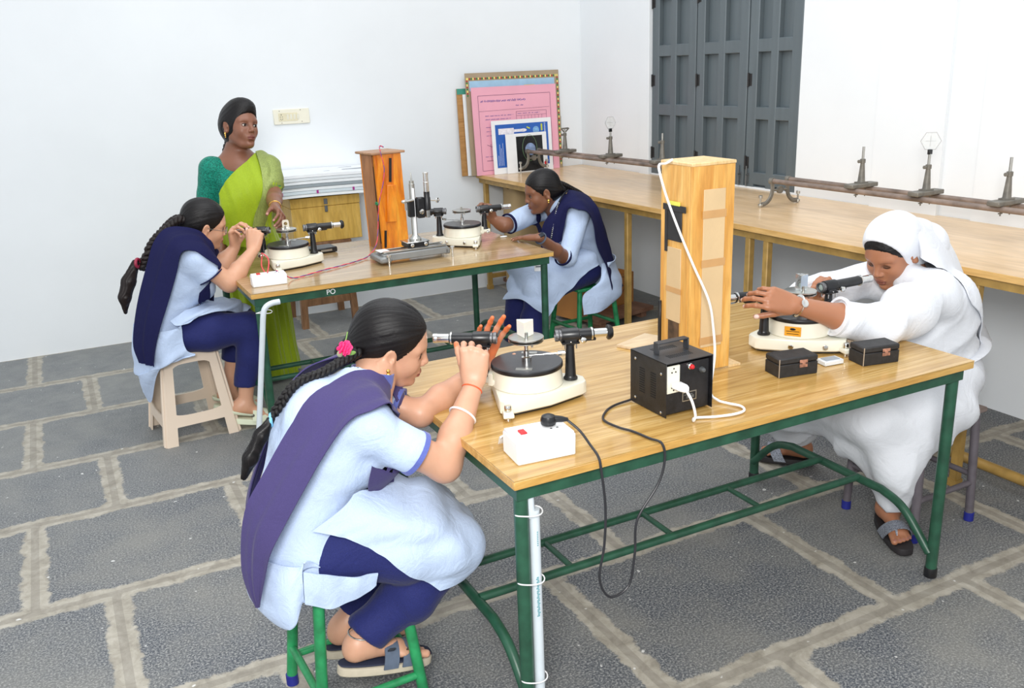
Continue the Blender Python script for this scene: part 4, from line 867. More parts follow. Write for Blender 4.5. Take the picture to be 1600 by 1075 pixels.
# ================================================================== SCULPTING TOOLKIT (signed distance fields meshed to one surface)
def axis_pts(lo, hi, base, fine):
    pts = [lo]; x = lo
    while x < hi:
        st = base
        for (a, b, s_) in fine:
            if a-s_ <= x <= b: st = min(st, s_)
        x += st; pts.append(x)
    return np.array(pts)
class Sculpt:
    def __init__(s, lo, hi, base=.008, fine=()):
        s.ax = [axis_pts(lo[i], hi[i], base, [(f[0][i], f[1][i], f[2]) for f in fine]) for i in range(3)]
        s.F = np.full([len(a) for a in s.ax], 1., np.float32)
        s.R = np.eye(3); s.c = np.zeros(3); s.s = 1.; s.tints = []; s.kk = 1.
    def frame(s, R=None, c=(0, 0, 0), sc_=1.): s.R = np.eye(3) if R is None else np.asarray(R, float); s.c = V(*c) if not isinstance(c, np.ndarray) else c; s.s = sc_; return s
    def W(s, p): return s.R@(V(*p) if not isinstance(p, np.ndarray) else p)*s.s+s.c
    def _put(s, lo, hi, fn, k, op):
        m = k+.012; sl = []
        for i in range(3):
            a = np.searchsorted(s.ax[i], lo[i]-m); b = np.searchsorted(s.ax[i], hi[i]+m)
            if a >= b: return
            sl.append(slice(a, b))
        X, Y, Z = s.ax[0][sl[0]][:, None, None], s.ax[1][sl[1]][None, :, None], s.ax[2][sl[2]][None, None, :]
        d = fn(X, Y, Z).astype(np.float32); F = s.F[tuple(sl)]
        if op == 'sub': d = -d; r = np.maximum(F, d)
        elif op == 'cut': r = np.maximum(F, d)
        else: r = np.minimum(F, d)
        if k > 0:
            h = np.maximum(k-np.abs(F-d), 0)/k; q = h*h*k*.25; r = r-q if op == 'u' else r+q
        s.F[tuple(sl)] = r
    def cone(s, a, b, ra, rb, k=.01, op='u'):
        a = s.W(a); b = s.W(b); ra *= s.s; rb *= s.s; k *= s.s
        L = np.linalg.norm(b-a)+1e-9; u = (b-a)/L
        def fn(X, Y, Z):
            px, py, pz = X-a[0], Y-a[1], Z-a[2]; t = np.clip((px*u[0]+py*u[1]+pz*u[2])/L, 0, 1); t = t
            r = ra+(rb-ra)*t; tt = t*L
            return np.sqrt((px-u[0]*tt)**2+(py-u[1]*tt)**2+(pz-u[2]*tt)**2)-r
        R_ = max(ra, rb); s._put(np.minimum(a, b)-R_, np.maximum(a, b)+R_, fn, k, op); return s
    def chain(s, pts, rs, k=.01, op='u'):
        for i in range(len(pts)-1): s.cone(pts[i], pts[i+1], rs[i], rs[i+1], k, op)
        return s
    def ell(s, c, r, R=None, k=.01, op='u'):
        c = s.W(c); r = (V(*r) if hasattr(r, '__len__') else V(r, r, r))*s.s; k *= s.s
        Q = s.R if R is None else s.R@R; ext = np.sqrt(((Q*r)**2).sum(1))
        def fn(X, Y, Z):
            px, py, pz = X-c[0], Y-c[1], Z-c[2]; q = [Q[0, i]*px+Q[1, i]*py+Q[2, i]*pz for i in range(3)]
            k0 = np.sqrt(sum((q[i]/r[i])**2 for i in range(3))); k1 = np.sqrt(sum((q[i]/r[i]**2)**2 for i in range(3)))+1e-9
            return k0*(k0-1)/k1
        s._put(c-ext, c+ext, fn, k, op); return s
    def box(s, c, h, R=None, rd=.004, k=.005, op='u'):
        c = s.W(c); h = V(*h)*s.s; Q = s.R if R is None else s.R@R; ext = (np.abs(Q)*h).sum(1)
        def fn(X, Y, Z):
            px, py, pz = X-c[0], Y-c[1], Z-c[2]; q = [np.abs(Q[0, i]*px+Q[1, i]*py+Q[2, i]*pz)-h[i]+rd for i in range(3)]
            return np.sqrt(sum(np.maximum(x, 0)**2 for x in q))+np.minimum(np.maximum(np.maximum(q[0], q[1]), q[2]), 0)-rd
        s._put(c-ext, c+ext, fn, k, op); return s
    def plane(s, p, n, lo, hi, k=0):
        """remove everything on the +n side of the plane through p, inside the box lo..hi"""
        p = s.W(p); n = unit(s.R@V(*n)); 
        s._put(V(*lo), V(*hi), lambda X, Y, Z: (X-p[0])*n[0]+(Y-p[1])*n[1]+(Z-p[2])*n[2], k, 'cut'); return s
    def sleeve(s, a, b, ra, rb, k=.03):
        a = s.W(a); b = s.W(b); L = np.linalg.norm(b-a)+1e-9; u = (b-a)/L
        def fn(X, Y, Z):
            px, py, pz = X-a[0], Y-a[1], Z-a[2]; t = px*u[0]+py*u[1]+pz*u[2]; tt = np.maximum(t, 0); r = ra+(rb-ra)*np.clip(t/L, 0, 1.2)
            return np.maximum(np.sqrt((px-u[0]*tt)**2+(py-u[1]*tt)**2+(pz-u[2]*tt)**2)-r, t-L)
        R_ = max(ra, rb); s._put(np.minimum(a, b)-R_, np.maximum(a, b)+R_, fn, k, 'u'); return s
    def sample(s, P):
        ix = []; fr = []
        for i in range(3):
            a = s.ax[i]; j = np.clip(np.searchsorted(a, P[:, i])-1, 0, len(a)-2); ix.append(j); fr.append(np.clip((P[:, i]-a[j])/(a[j+1]-a[j]), 0, 1))
        r = 0
        for dx in (0, 1):
            for dy in (0, 1):
                for dz in (0, 1):
                    w_ = (fr[0] if dx else 1-fr[0])*(fr[1] if dy else 1-fr[1])*(fr[2] if dz else 1-fr[2]); r = r+w_*s.F[ix[0]+dx, ix[1]+dy, ix[2]+dz]
        inside = np.all([(P[:, i] >= s.ax[i][0]) & (P[:, i] <= s.ax[i][-1]) for i in range(3)], axis=0)
        return np.where(inside, r, 1.)
    def push(s, G, m=.006, it=5, ref=None):
        """move the points of a cloth grid out of this solid, leaving a gap m"""
        sh = G.shape; P = G.reshape(-1, 3).copy(); h = .006
        for _ in range(it):
            d = s.sample(P); bad = d < m
            if not bad.any(): break
            Q = P[bad]; g = np.stack([s.sample(Q+V(*(h if i == j else 0 for j in range(3))))-s.sample(Q-V(*(h if i == j else 0 for j in range(3)))) for i in range(3)], 1)
            g = np.clip(g, -.05, .05); g /= np.linalg.norm(g, axis=1, keepdims=True)+1e-9; P[bad] = Q+g*np.minimum(m-d[bad], .03)[:, None]
        return P.reshape(sh)
    def tint(s, c, r, col, soft=.3, R=None): s.tints.append((s.W(c), (V(*r) if hasattr(r, '__len__') else V(r, r, r))*s.s, col, soft, s.R if R is None else s.R@R)); return s
    def mesh(s):
        F = s.F; S = F < 0; n = np.array(F.shape)
        cnt = np.zeros(n-1, np.int8)
        for dx in (0, 1):
            for dy in (0, 1):
                for dz in (0, 1): cnt += S[dx:n[0]-1+dx, dy:n[1]-1+dy, dz:n[2]-1+dz]
        act = (cnt > 0) & (cnt < 8); idx = np.argwhere(act); ids = np.full(act.shape, -1, np.int32); ids[act] = np.arange(len(idx))
        i, j, k = idx.T
        val = {(a, b, c): F[i+a, j+b, k+c] for a in (0, 1) for b in (0, 1) for c in (0, 1)}
        P0 = np.stack([s.ax[0][i], s.ax[1][j], s.ax[2][k]], 1); D = np.stack([s.ax[0][i+1]-s.ax[0][i], s.ax[1][j+1]-s.ax[1][j], s.ax[2][k+1]-s.ax[2][k]], 1)
        acc = np.zeros_like(P0); w_ = np.zeros(len(idx))
        for a in range(3):
            for u in (0, 1):
                for v_ in (0, 1):
                    p = [u, v_]; p.insert(a, 0); q = [u, v_]; q.insert(a, 1); fa, fb = val[tuple(p)], val[tuple(q)]
                    m = (fa < 0) != (fb < 0); t = np.where(m, fa/np.where(m, fa-fb, 1), 0)
                    c = np.array(p, float)[None, :].repeat(len(idx), 0); c[:, a] = t; acc += c*m[:, None]; w_ += m
        Vv = P0+acc/w_[:, None]*D; faces = []
        for a in range(3):
            b, c = (a+1) % 3, (a+2) % 3
            sl0 = [slice(None)]*3; sl1 = [slice(None)]*3; sl0[a] = slice(0, -1); sl1[a] = slice(1, None)
            A, B = S[tuple(sl0)], S[tuple(sl1)]; e = np.argwhere(A != B)
            ok = (e[:, b] > 0) & (e[:, c] > 0) & (e[:, b] < n[b]-1) & (e[:, c] < n[c]-1); e = e[ok]
            if not len(e): continue
            flip = A[tuple(e.T)]
            q = []
            for (ub, uc) in ((-1, -1), (0, -1), (0, 0), (-1, 0)):
                t = e.copy(); t[:, b] += ub; t[:, c] += uc; q.append(ids[tuple(t.T)])
            q = np.stack(q, 1); q = np.where(flip[:, None], q, q[:, ::-1]); faces.append(q)
        return Vv, np.vstack(faces)
    def build(s, name, m, parent=None, base=None, disp=None, smooth_it=1, M=None, strand=None, post=None, keep=True):
        v, f = s.mesh()
        for _ in range(smooth_it):   # light Laplacian pass
            acc = np.zeros_like(v); c = np.zeros(len(v))
            for a, b in ((0, 1), (1, 2), (2, 3), (3, 0)):
                np.add.at(acc, f[:, a], v[f[:, b]]); np.add.at(acc, f[:, b], v[f[:, a]]); np.add.at(c, f[:, a], 1); np.add.at(c, f[:, b], 1)
            v = v*.5+acc/c[:, None]*.5
        if disp is not None:
            e1 = v[f[:, 2]]-v[f[:, 0]]; e2 = v[f[:, 3]]-v[f[:, 1]]; fn = np.cross(e1, e2); N = np.zeros_like(v)
            for a in range(4): np.add.at(N, f[:, a], fn)
            N /= np.linalg.norm(N, axis=1, keepdims=True)+1e-12; v = v+N*disp(v, N)[:, None]
        me = bpy.data.meshes.new(name); me.vertices.add(len(v)); me.vertices.foreach_set('co', v.astype(np.float32).ravel())
        me.loops.add(len(f)*4); me.loops.foreach_set('vertex_index', f.astype(np.int32).ravel()); me.polygons.add(len(f))
        me.polygons.foreach_set('loop_start', np.arange(0, len(f)*4, 4, dtype=np.int32)); me.polygons.foreach_set('loop_total', np.full(len(f), 4, np.int32))
        me.update(calc_edges=True); me.validate()
        if base is not None:
            col = np.tile(np.array(srgb(*base)[:3]), (len(v), 1))
            for (c, r, tc, soft, R_) in s.tints:
                q = (v-c)@R_; d = np.sqrt(((q/r)**2).sum(1)); w_ = np.clip((1-d)/soft+.5, 0, 1)[:, None]; w_ = w_*w_*(3-2*w_); col = col*(1-w_)+np.array(srgb(*tc)[:3])*w_
            at = me.attributes.new('tint', 'FLOAT_COLOR', 'POINT'); at.data.foreach_set('color', np.hstack([col, np.ones((len(v), 1))]).astype(np.float32).ravel())
        if strand is not None:
            at = me.attributes.new('strand', 'FLOAT', 'POINT'); at.data.foreach_set('value', strand(v).astype(np.float32))
        me.materials.append(m); me.shade_smooth()
        o = bpy.data.objects.new(name, me); COL.objects.link(o)
        if parent is not None: o.parent = parent
        if M is not None: o.matrix_local = M
        return o
def skin_mat():
    t = NT('skin'); a = t.N('ShaderNodeAttribute'); a.attribute_name = 'tint'; v = t.coords()
    n = t.noise(v, 28, 4, .6); t.L(t.mix(t.ramp(n, [(.3, (.12, .12, .12, 1)), (.7, (0, 0, 0, 1))]), a.outputs['Color'], (.30, .12, .07, 1)), t.b.inputs['Base Color'])
    t.b.inputs['Roughness'].default_value = .42; t.b.inputs['Specular IOR Level'].default_value = .45
    t.b.inputs['Subsurface Weight'].default_value = .12; t.b.inputs['Subsurface Radius'].default_value = (1, .4, .25); t.b.inputs['Subsurface Scale'].default_value = .004
    t.bump(t.noise(v, 420, 3, .6), .12, .0006); return t.m
M_skin = skin_mat()
def hair_mat(name, c1, c2):
    t = NT(name); a = t.N('ShaderNodeAttribute'); a.attribute_name = 'strand'; v = t.coords((1, 1, 1))
    n = t.N('ShaderNodeTexNoise', noise_dimensions='1D'); n.inputs['Scale'].default_value = 55; n.inputs['Detail'].default_value = 6; n.inputs['Roughness'].default_value = .75
    add = t.N('ShaderNodeMath', operation='MULTIPLY_ADD'); t.L(t.noise(v, 14, 2), add.inputs[0]); add.inputs[1].default_value = .06; t.L(a.outputs['Fac'], add.inputs[2]); t.L(add.outputs[0], n.inputs['W'])
    t.L(t.ramp(n.outputs['Fac'], [(.35, srgb(*c1)), (.7, srgb(*c2))]), t.b.inputs['Base Color'])
    t.b.inputs['Roughness'].default_value = .38; t.b.inputs['Specular IOR Level'].default_value = .32; t.bump(n.outputs['Fac'], .35, .0018); return t.m
M_hair = hair_mat('black_hair', (7, 6, 7), (26, 22, 23)); M_hair2 = hair_mat('brown_black_hair', (12, 8, 8), (40, 28, 26))
M_eyew = mat('eye_white', (206, 198, 188), .15, 0, .02); M_iris = mat('dark_iris', (24, 14, 10), .1, 0, .1)
# ------------------------------------------------------------------ head in its own frame: x forward, y left, z up; chin-to-crown about .225 m
def add_head(S, R, c, sc_, lip=(140, 76, 66), skin=(190, 140, 110), open_eyes=True, plump=1.0):
    S.frame(R, c, sc_); e = S.ell; p = plump
    e((-.014, 0, .036), (.092, .073, .080), k=.01); e((.022, 0, .004), (.066, .060, .080), k=.03)
    e((.028, 0, -.052), (.050, .048*p, .048), k=.03)
    for y in (-1, 1):
        S.cone((-.012, y*.052*p, -.036), (.050, y*.022, -.088), .017, .017, k=.028)
        e((.052, y*.034*p, -.026), (.030, .026, .030), k=.022)
        S.cone((.076, y*.012, .026), (.062, y*.044, .024), .011, .010, k=.014)
    e((.074, 0, -.088), (.020, .021, .017), k=.018); e((.073, 0, -.052), (.022, .030, .027), k=.018)
    for y in (-1, 1): e((.0865, y*.031, .006), (.013, .0165, .0105), k=.014, op='sub')
    for y in (-1, 1):
        e((.0665, y*.0305, .004), (.0150, .0165, .0120), k=.004)
    S.cone((.082, 0, .018), (.0995, 0, -.018), .0068, .0092, k=.012); e((.1015, 0, -.0215), (.0085, .0095, .0080), k=.006)
    for y in (-1, 1): e((.0925, y*.0120, -.0255), (.0095, .0065, .0068), k=.005)
    for y in (-1, 1): e((.0965, y*.0062, -.0305), (.004, .0030, .0022), k=.002, op='sub')
    e((.0925, 0, -.0520), (.0088, .0205, .0058), k=.004); e((.0915, 0, -.0625), (.0092, .0175, .0066), k=.004)
    e((.1000, 0, -.0572), (.0100, .0215, .0011), k=.0025, op='sub'); e((.0900, 0, -.0735), (.006, .016, .004), k=.006, op='sub')
    for y in (-1, 1):
        Re = rotx(y*-.12)@rotz(y*-.38)
        e((-.004, y*.0765, -.004), (.0185, .0065, .0300), Re, k=.006); e((-.002, y*.0845, .000), (.0105, .0050, .0180), Re, k=.004, op='sub'); e((-.006, y*.0800, -.030), (.009, .0060, .010), Re, k=.005)
        e((.0075, y*.0790, -.006), (.004, .004, .007), Re, k=.003)
        # open slit of the eye
        if open_eyes: e((.0815, y*.0305, .0028), (.0070, .0115, .0028), k=.0015, op='sub')
    S.tint((.094, 0, -.0570), (.014, .022, .0125), lip, .3)
    for y in (-1, 1): S.tint((.083, y*.0305, .0035), (.012, .0175, .0085), tuple(int(x*.62) for x in skin), .6)
    S.frame()
def head_parts(par, R, c, sc_, eyes=(0, 0), hair=M_hair, brows=True, closed=False):
    T = lambda p: R@V(*p)*sc_+c
    for y in (-1, 1):
        if not closed:
            b = MB(); b.ell(T((.0675, y*.0305, .0032)), .0128*sc_, R, 16, 12); e_ = b.build('eye', M_eyew, par)
            ix = V(math.cos(eyes[0])*math.cos(eyes[1]), math.sin(eyes[0])*math.cos(eyes[1]), math.sin(eyes[1])); cc = V(.0675, y*.0305, .0032)+ix*.0100
            b = MB(); b.ell(T(cc), V(.0045, .0070, .0070)*sc_, R@frame(ix)[2].reshape(3, 1)@np.ones((1, 3)) if False else R, 14, 10); b.build('iris', M_iris, e_)
        b = MB(); P = [T((.0835-.006*u-.010*u*u, y*(.0150+.030*u), .0290+.0045*math.sin(u*2.6))) for u in np.linspace(0, 1, 10)]
        b.tube(P, [r*sc_ for r in np.interp(np.linspace(0, 1, 10), [0, .3, 1], [.0022, .0030, .0010])], 8, flat=.6); b.build('eyebrow', hair, par)
        b = MB(); P = [T((.0822-.0045*u*u-.002*u, y*(.0195+.023*u), (.0078 if not closed else .0005)+.0030*math.sin(u*math.pi)*(1 if not closed else -1))) for u in np.linspace(0, 1, 9)]
        b.tube(P, .0011*sc_, 6); b.build('eyelashes', M_iris, par)
def hair_cap(par, R, c, sc_, root, m=M_hair, part=True, front=(.087, -.030), rad=(.060, .115, .108), bun=0, step=.0035, extra=None, name='hair'):
    S = Sculpt((-.2, -.13, -.16), (.13, .13, .15), step)
    S.ell((-.016, 0, .038), (.1005, .0815, .0875), k=.01); S.ell((-.035, 0, -.01), (.066, .074, .070), k=.03)
    rt = V(*root); S.cone((-.06, 0, -.005), rt, .052, .026, k=.03)
    if extra: extra(S)
    S.ell((front[0], 0, front[1]), rad, k=.010, op='sub')
    for y in (-1, 1): S.ell((-.002, y*.090, -.018), (.024, .022, .036), k=.008, op='sub')
    S.cone((-.03, 0, -.135), (.03, 0, -.12), .055, .06, k=.02, op='sub')
    if part: S.cone((.09, 0, .09), (-.02, 0, .133), .004, .003, k=.006, op='sub')
    ax_ = unit(rt-V(.02, 0, .02)); a1, a2, _ = frame(ax_)
    def phi(v): q = v-V(.01, 0, .03); return np.arctan2(q@a2, q@a1)
    def disp(v, N): ph = phi(v); return .0005*np.sin(ph*38+3*np.sin(ph*7))+.0004*np.sin(ph*83+v[:, 0]*20)
    o = S.build(name, m, par, disp=disp, strand=lambda v: phi(v)*.9, smooth_it=1, M=Matrix([[*(R[i]*sc_), c[i]] for i in range(3)]+[[0, 0, 0, 1]]))
    return o
def braid(par, P, r0, r1, pitch, m=M_hair, tail=None, name='hair_braid', up=(0, 0, 1)):
    P = cr_curve(P, 14); seg = np.linalg.norm(np.diff(P, axis=0), axis=1); s_ = np.concatenate([[0], np.cumsum(seg)]); n = int(s_[-1]/.004); t = np.linspace(0, s_[-1], n)
    Q = np.stack([np.interp(t, s_, P[:, i]) for i in range(3)], 1); T = np.gradient(Q, axis=0); b = MB(); 
    for k in range(3):
        pts = []; rr = []
        for i in range(n):
            x, y, d = frame(T[i], up); r = r0+(r1-r0)*i/n; ph = 2*math.pi*(t[i]/pitch+k/3)
            pts.append(Q[i]+x*r*.75*math.sin(ph)+y*r*.42*math.sin(2*ph)); rr.append(r*.60)
        b.tube(pts, rr, 10)
    o = b.build(name, m, par, smooth=180); me = o.data
    at = me.attributes.new('strand', 'FLOAT', 'POINT'); at.data.foreach_set('value', np.array([(i % 10)*.22+.03*math.sin(i*.01) for i in range(len(me.vertices))], np.float32))
    if tail is not None:
        S = Sculpt(np.min(tail[0], 0)-.05, np.max(tail[0], 0)+.05, .004); S.chain([V(*p) for p in tail[0]], tail[1], k=.01)
        d_ = unit(V(*tail[0][-1])-V(*tail[0][0])); x, y, _ = frame(d_); c_ = V(*tail[0][0])
        ph = lambda v: np.arctan2((v-c_)@y, (v-c_)@x)+.6*np.sin(((v-c_)@d_)*30)
        S.build('hair_tail', m, par, disp=lambda v, N: .0016*np.sin(((v-c_)@x)*620+2*np.sin(((v-c_)@d_)*40)), strand=lambda v: ((v-c_)@x)*14, smooth_it=1)
    return o
# ------------------------------------------------------------------ hand
def add_hand(S, Wp, F, N, side, curls, spread=(.16, .04, -.07, -.18), thumb=(.9, .5, .35), sc_=1., nail=(232, 190, 178), tipcol=None, r0=.0082, tipk=.0035, thin=1.0):
    """Wp wrist, F along the metacarpals, N out of the palm, side=+1 when the thumb lies toward cross(N,F)... curls: 4x(mcp,pip,dip)"""
    F = unit(V(*F)); N = V(*N); N = unit(N-F*(N@F)); L = np.cross(N, F)*side; Wp = V(*Wp); S.frame(); r0 *= sc_
    pos = [(.030, .088), (.010, .092), (-.010, .087), (-.028, .078)]; ln = [(.040, .024, .019), (.045, .028, .020), (.041, .026, .019), (.032, .020, .017)]
    for i in range(4):
        la, fo = pos[i]; K = Wp+(L*la+F*fo)*sc_-N*.002
        S.cone(Wp+(L*la*.55+F*.012)*sc_, K, .0150*sc_, .0108*sc_, k=.012*sc_)
        d = unit(F*math.cos(spread[i])+L*math.sin(spread[i])); a = 0; p = K; r = r0*(1.02, 1.04, 1, .88)[i]*thin
        for j in range(3):
            a += curls[i][j]; dd = d*math.cos(a)+N*math.sin(a); q = p+dd*ln[i][j]*sc_; S.cone(p, q, r, r*.90, k=tipk if j else .006); 
            if j < 2: S.ell(q, r*.98, k=.002)
            p = q; r *= .92
        nn = unit(-N*math.cos(a)+d*math.sin(a)); S.tint(p+nn*r*.9, (.0072*sc_, .0072*sc_, .0072*sc_), nail, .4)
        if tipcol: S.tint(p, (.03, .03, .03), tipcol, .8)
    # palm pad, thumb base and thumb leaving the side of the palm
    S.ell(Wp+(F*.045)*sc_+N*.002, V(.034, .012, .048)*sc_, np.stack([L, N, F], 1), k=.012)
    tb = Wp+(L*.018+F*.016+N*.006)*sc_; d0 = unit(L*math.sin(thumb[0])+F*math.cos(thumb[0])+N*thumb[1]); q = tb+d0*.042*sc_; S.cone(tb, q, .0145*sc_, .0108*sc_, k=.012)
    d1 = unit(d0*math.cos(thumb[2])+F*math.sin(thumb[2])+N*.15); q2 = q+d1*.032*sc_; S.cone(q, q2, .0102*sc_, .0090*sc_, k=.004); d2 = unit(d1*math.cos(thumb[2]*.6)+F*math.sin(thumb[2]*.6)); q3 = q2+d2*.024*sc_; S.cone(q2, q3, .0092*sc_, .0078*sc_, k=.003)
    S.tint(q3+unit(L*.3-N)*.006, (.008, .008, .008), nail, .4)
    if tipcol: S.tint(Wp+F*.08*sc_, (.05, .05, .05), tipcol, .9)
FIST = [(.9, 1.5, .9)]*4; RELAX = [(.35, .45, .3)]*4; FLAT = [(.08, .06, .04)]*4
# ------------------------------------------------------------------ drapery
def surf(C, nu=40, nv=40):
    C = np.asarray(C, float); A = np.stack([cr_curve(C[:, j], max(1, nu//(C.shape[0]-1))) for j in range(C.shape[1])], 1)
    return np.stack([cr_curve(A[i], max(1, nv//(C.shape[1]-1))) for i in range(A.shape[0])], 0)
def fold(G, amp, fr, axis=1, ph=0, taper=None, fr2=0):
    """real folds: displace along the surface normal in waves running along the other axis"""
    du = np.gradient(G, axis=0); dv = np.gradient(G, axis=1); N = np.cross(du, dv); N /= np.linalg.norm(N, axis=2, keepdims=True)+1e-9
    nu, nv = G.shape[:2]; u = np.linspace(0, 1, nu)[:, None]; v = np.linspace(0, 1, nv)[None]; t, o_ = (v, u) if axis == 1 else (u, v)
    w_ = np.sin(2*math.pi*fr*t+ph+1.1*np.sin(3.1*o_+ph))*.65+.35*np.sin(2*math.pi*(fr2 or fr*1.73)*t+2.1*ph+2*o_)
    w_ = w_*(taper(o_) if taper else 1); return G+N*(amp*w_)[..., None]
def relax(G, n=1):
    for _ in range(n):
        H_ = G.copy(); H_[1:-1, 1:-1] = G[1:-1, 1:-1]*.5+.125*(G[:-2, 1:-1]+G[2:, 1:-1]+G[1:-1, :-2]+G[1:-1, 2:]); G = H_
    return G
def sheet(name, C, m, par, th=.003, nu=44, nv=44, folds=(), smooth=180, closed=False, over=(), gap=.007):
    G = surf(C, nu, nv)
    for f_ in folds: G = fold(G, *f_)
    if over:
        for _ in range(3):
            for s_ in over: G = s_.push(G, gap)
            G = relax(G, 2)
        for s_ in over: G = s_.push(G, gap*.8)
    b = MB(); b.grid(G, th, closed); return b.build(name, m, par, smooth=60)
def cloth(name, c, rough=.8, var=.04, weave=600, sheen=.2, wr=.25, wscale=16, stretch=(1, 1, 1)):
    if name in MATS: return MATS[name]
    t = NT(name); v = t.coords(stretch); c_ = srgb(*c)
    n = t.noise(v, weave, 2, .5); lo = tuple(x*(1-var*2) for x in c_[:3])+(1,); hi = tuple(min(1, x*(1+var)) for x in c_[:3])+(1,)
    t.L(t.ramp(n, [(.35, lo), (.65, hi)]), t.b.inputs['Base Color']); t.b.inputs['Roughness'].default_value = rough; t.b.inputs['Sheen Weight'].default_value = sheen; t.b.inputs['Specular IOR Level'].default_value = .2
    w1 = t.noise(v, wscale, 4, .55, 1.5); mm = t.N('ShaderNodeMath', operation='MULTIPLY_ADD'); t.L(n, mm.inputs[0]); mm.inputs[1].default_value = .04; t.L(w1, mm.inputs[2])
    t.bump(mm.outputs[0], wr, .02); MATS[name] = t.m; return t.m
def wrinkle(a=.003, sc_=22., d=(0, 0, 1), seed=0.):
    d = unit(V(*d)); x, y, _ = frame(d)
    def fn(v, N):
        p, q, r = v@x, v@y, v@d
        return a*(np.sin(r*sc_*2+3.1*np.sin(p*sc_*.5+seed)+1.7*np.sin(q*sc_*.7))*.6+np.sin(r*sc_*4.3+p*sc_*1.3+seed*2+2*np.sin(q*sc_))*.3)
    return fn
M_kurta = cloth('blue_chambray', (190, 208, 236), .8, .05, 700, .1, .3, 14)
M_kurta_hi = M_kurta
M_navy = cloth('navy_cotton', (36, 42, 98), .75, .10, 500, .1, .3, 12)
M_purple = cloth('purple_navy_dupatta', (70, 62, 108), .8, .08, 800, .1, .2, 9)
M_navyd = cloth('navy_dupatta', (24, 26, 68), .85, .10, 800, .0, .2, 9)
M_trim = cloth('indigo_trim', (92, 104, 176), .7, .05)
def blend(a, b, t): return V(*a)*(1-t)+V(*b)*t

def torso(S, R, c, neck=(.20, .02, .865), w=1.0, k=1.0):
    """seated, leaning forward; local x forward from the pelvis, y left, z from the floor"""
    S.frame(R, c); e = S.ell
    e((-.010, 0, .475), (.130, .172*w, .128), k=.03); e((.005, 0, .59), (.125, .142*w, .12), k=.05); e((.070, 0, .73), (.135, .152*w, .15), roty(.5), k=.06)
    e((.085, .005, .815), (.102, .148*w, .083), roty(.5), k=.05); S.chain([(.150, -.118*w, .825), (.19, .135*w, .82)], [.054, .054], k=.05)
    for y in (-.062, .068): e((.168, y, .695), (.065, .062, .065), k=.03)
    S.cone((.185, .02, .86), neck, .066, .058, k=.03); S.box((.145, 0, .34), (.15, .26, .165), rd=.02, k=.02, op='sub'); S.frame()
# ================================================================== PERSON 1: girl in the foreground
def person(label):
    o = bpy.data.objects.new('person', None); COL.objects.link(o); o.empty_display_size = .05; return tag(o, label, 'person')
def shoe_frame(heel, toe, up=(0, 0, 1)):
    heel, toe = V(*heel), V(*toe); f = unit(toe-heel); s_ = unit(np.cross(V(*up), f)); u = np.cross(f, s_); return np.stack([f, s_, u], 1), heel, np.linalg.norm(toe-heel)
def sole(b, heel, toe, th, w_=.042, z0=0, up=(0, 0, 1)):
    R, h, L_ = shoe_frame(heel, toe, up); out = []
    for t in np.linspace(0, 2*math.pi, 30, endpoint=False):
        x = .5-.5*math.cos(t); wy = w_*(.74+.26*x)*abs(math.sin(t))**.62*(1 if math.sin(t) > 0 else -1); out.append((x*L_, wy))
    b.prism(out, z0, z0+th, (R, h), .004)
def foot(S, ankle, heel, toe, up=(0, 0, 1), toes=True, r=.036, nail=(222, 180, 160)):
    """heel / toe given on the top of the sole"""
    R, h, L_ = shoe_frame(heel, toe, up); T = lambda x, y, z: R@V(x*L_, y, z)+h
    S.frame(); A = V(*ankle)
    S.cone(T(.12, 0, .030), T(.16, 0, .05), .028, .030, k=.02); S.cone(T(.14, 0, .05), A, .031, r, k=.02); S.cone(T(.16, 0, .038), T(.62, 0, .026), .031, .021, k=.02); S.ell(T(.66, 0, .022), V(.036, .040, .018), R, k=.015)
    for i, (y, x1, r_) in enumerate(((-.026, .95, .0115), (-.009, .93, .0085), (.005, .90, .0080), (.018, .87, .0075), (.029, .83, .007))):
        yy = y*(1 if True else -1); a = T(.72, yy*.9, .018); b_ = T(x1, yy*1.1, .011); S.cone(a, b_, r_*1.05, r_, k=.004); S.tint(b_+R@V(.004, 0, r_*.9), (.006, .006, .005), nail, .4)
p = person('girl in blue uniform at the foreground table, pink flower at the top of her braid')
R1 = rotz(math.radians(-16.4))@roty(math.radians(21.2))@rotx(math.radians(11)); c1 = V(-.074, .555, .930); SK = (206, 158, 130)
S = Sculpt((-.56, .20, .02), (.40, .76, 1.12), .009, [((-.21, .42, .80), (.08, .64, 1.08), .0026), ((.02, .34, .78), (.36, .68, 1.0), .003), ((-.36, .28, .04), (-.06, .62, .20), .005)])
add_head(S, R1, c1, 1.0, lip=(150, 84, 72), skin=SK)
S.chain([R1@V(-.030, 0, -.045)+c1, (-.150, .50, .855), (-.205, .465, .80)], [.052, .050, .06], k=.03)
S.chain([(-.205, .46, .79), (-.30, .45, .66), (-.37, .45, .50)], [.085, .085, .10], k=.03)
SHr, ELr, WRr = V(-.212, .322, .795), V(-.045, .300, .672), V(*(0.097, 0.410, 0.829))
SHl, ELl, WRl = V(-.165, .60, .79), V(*(-0.026, 0.500, 0.742)), V(*(0.183, 0.585, 0.798))
S.chain([SHr, ELr], [.046, .041], k=.02); S.chain([ELr, blend(ELr, WRr, .35), WRr], [.041, .040, .0245], k=.02)
S.chain([SHl, ELl], [.040, .035], k=.02); S.chain([ELl, blend(ELl, WRl, .35), WRl], [.035, .035, .023], k=.02)
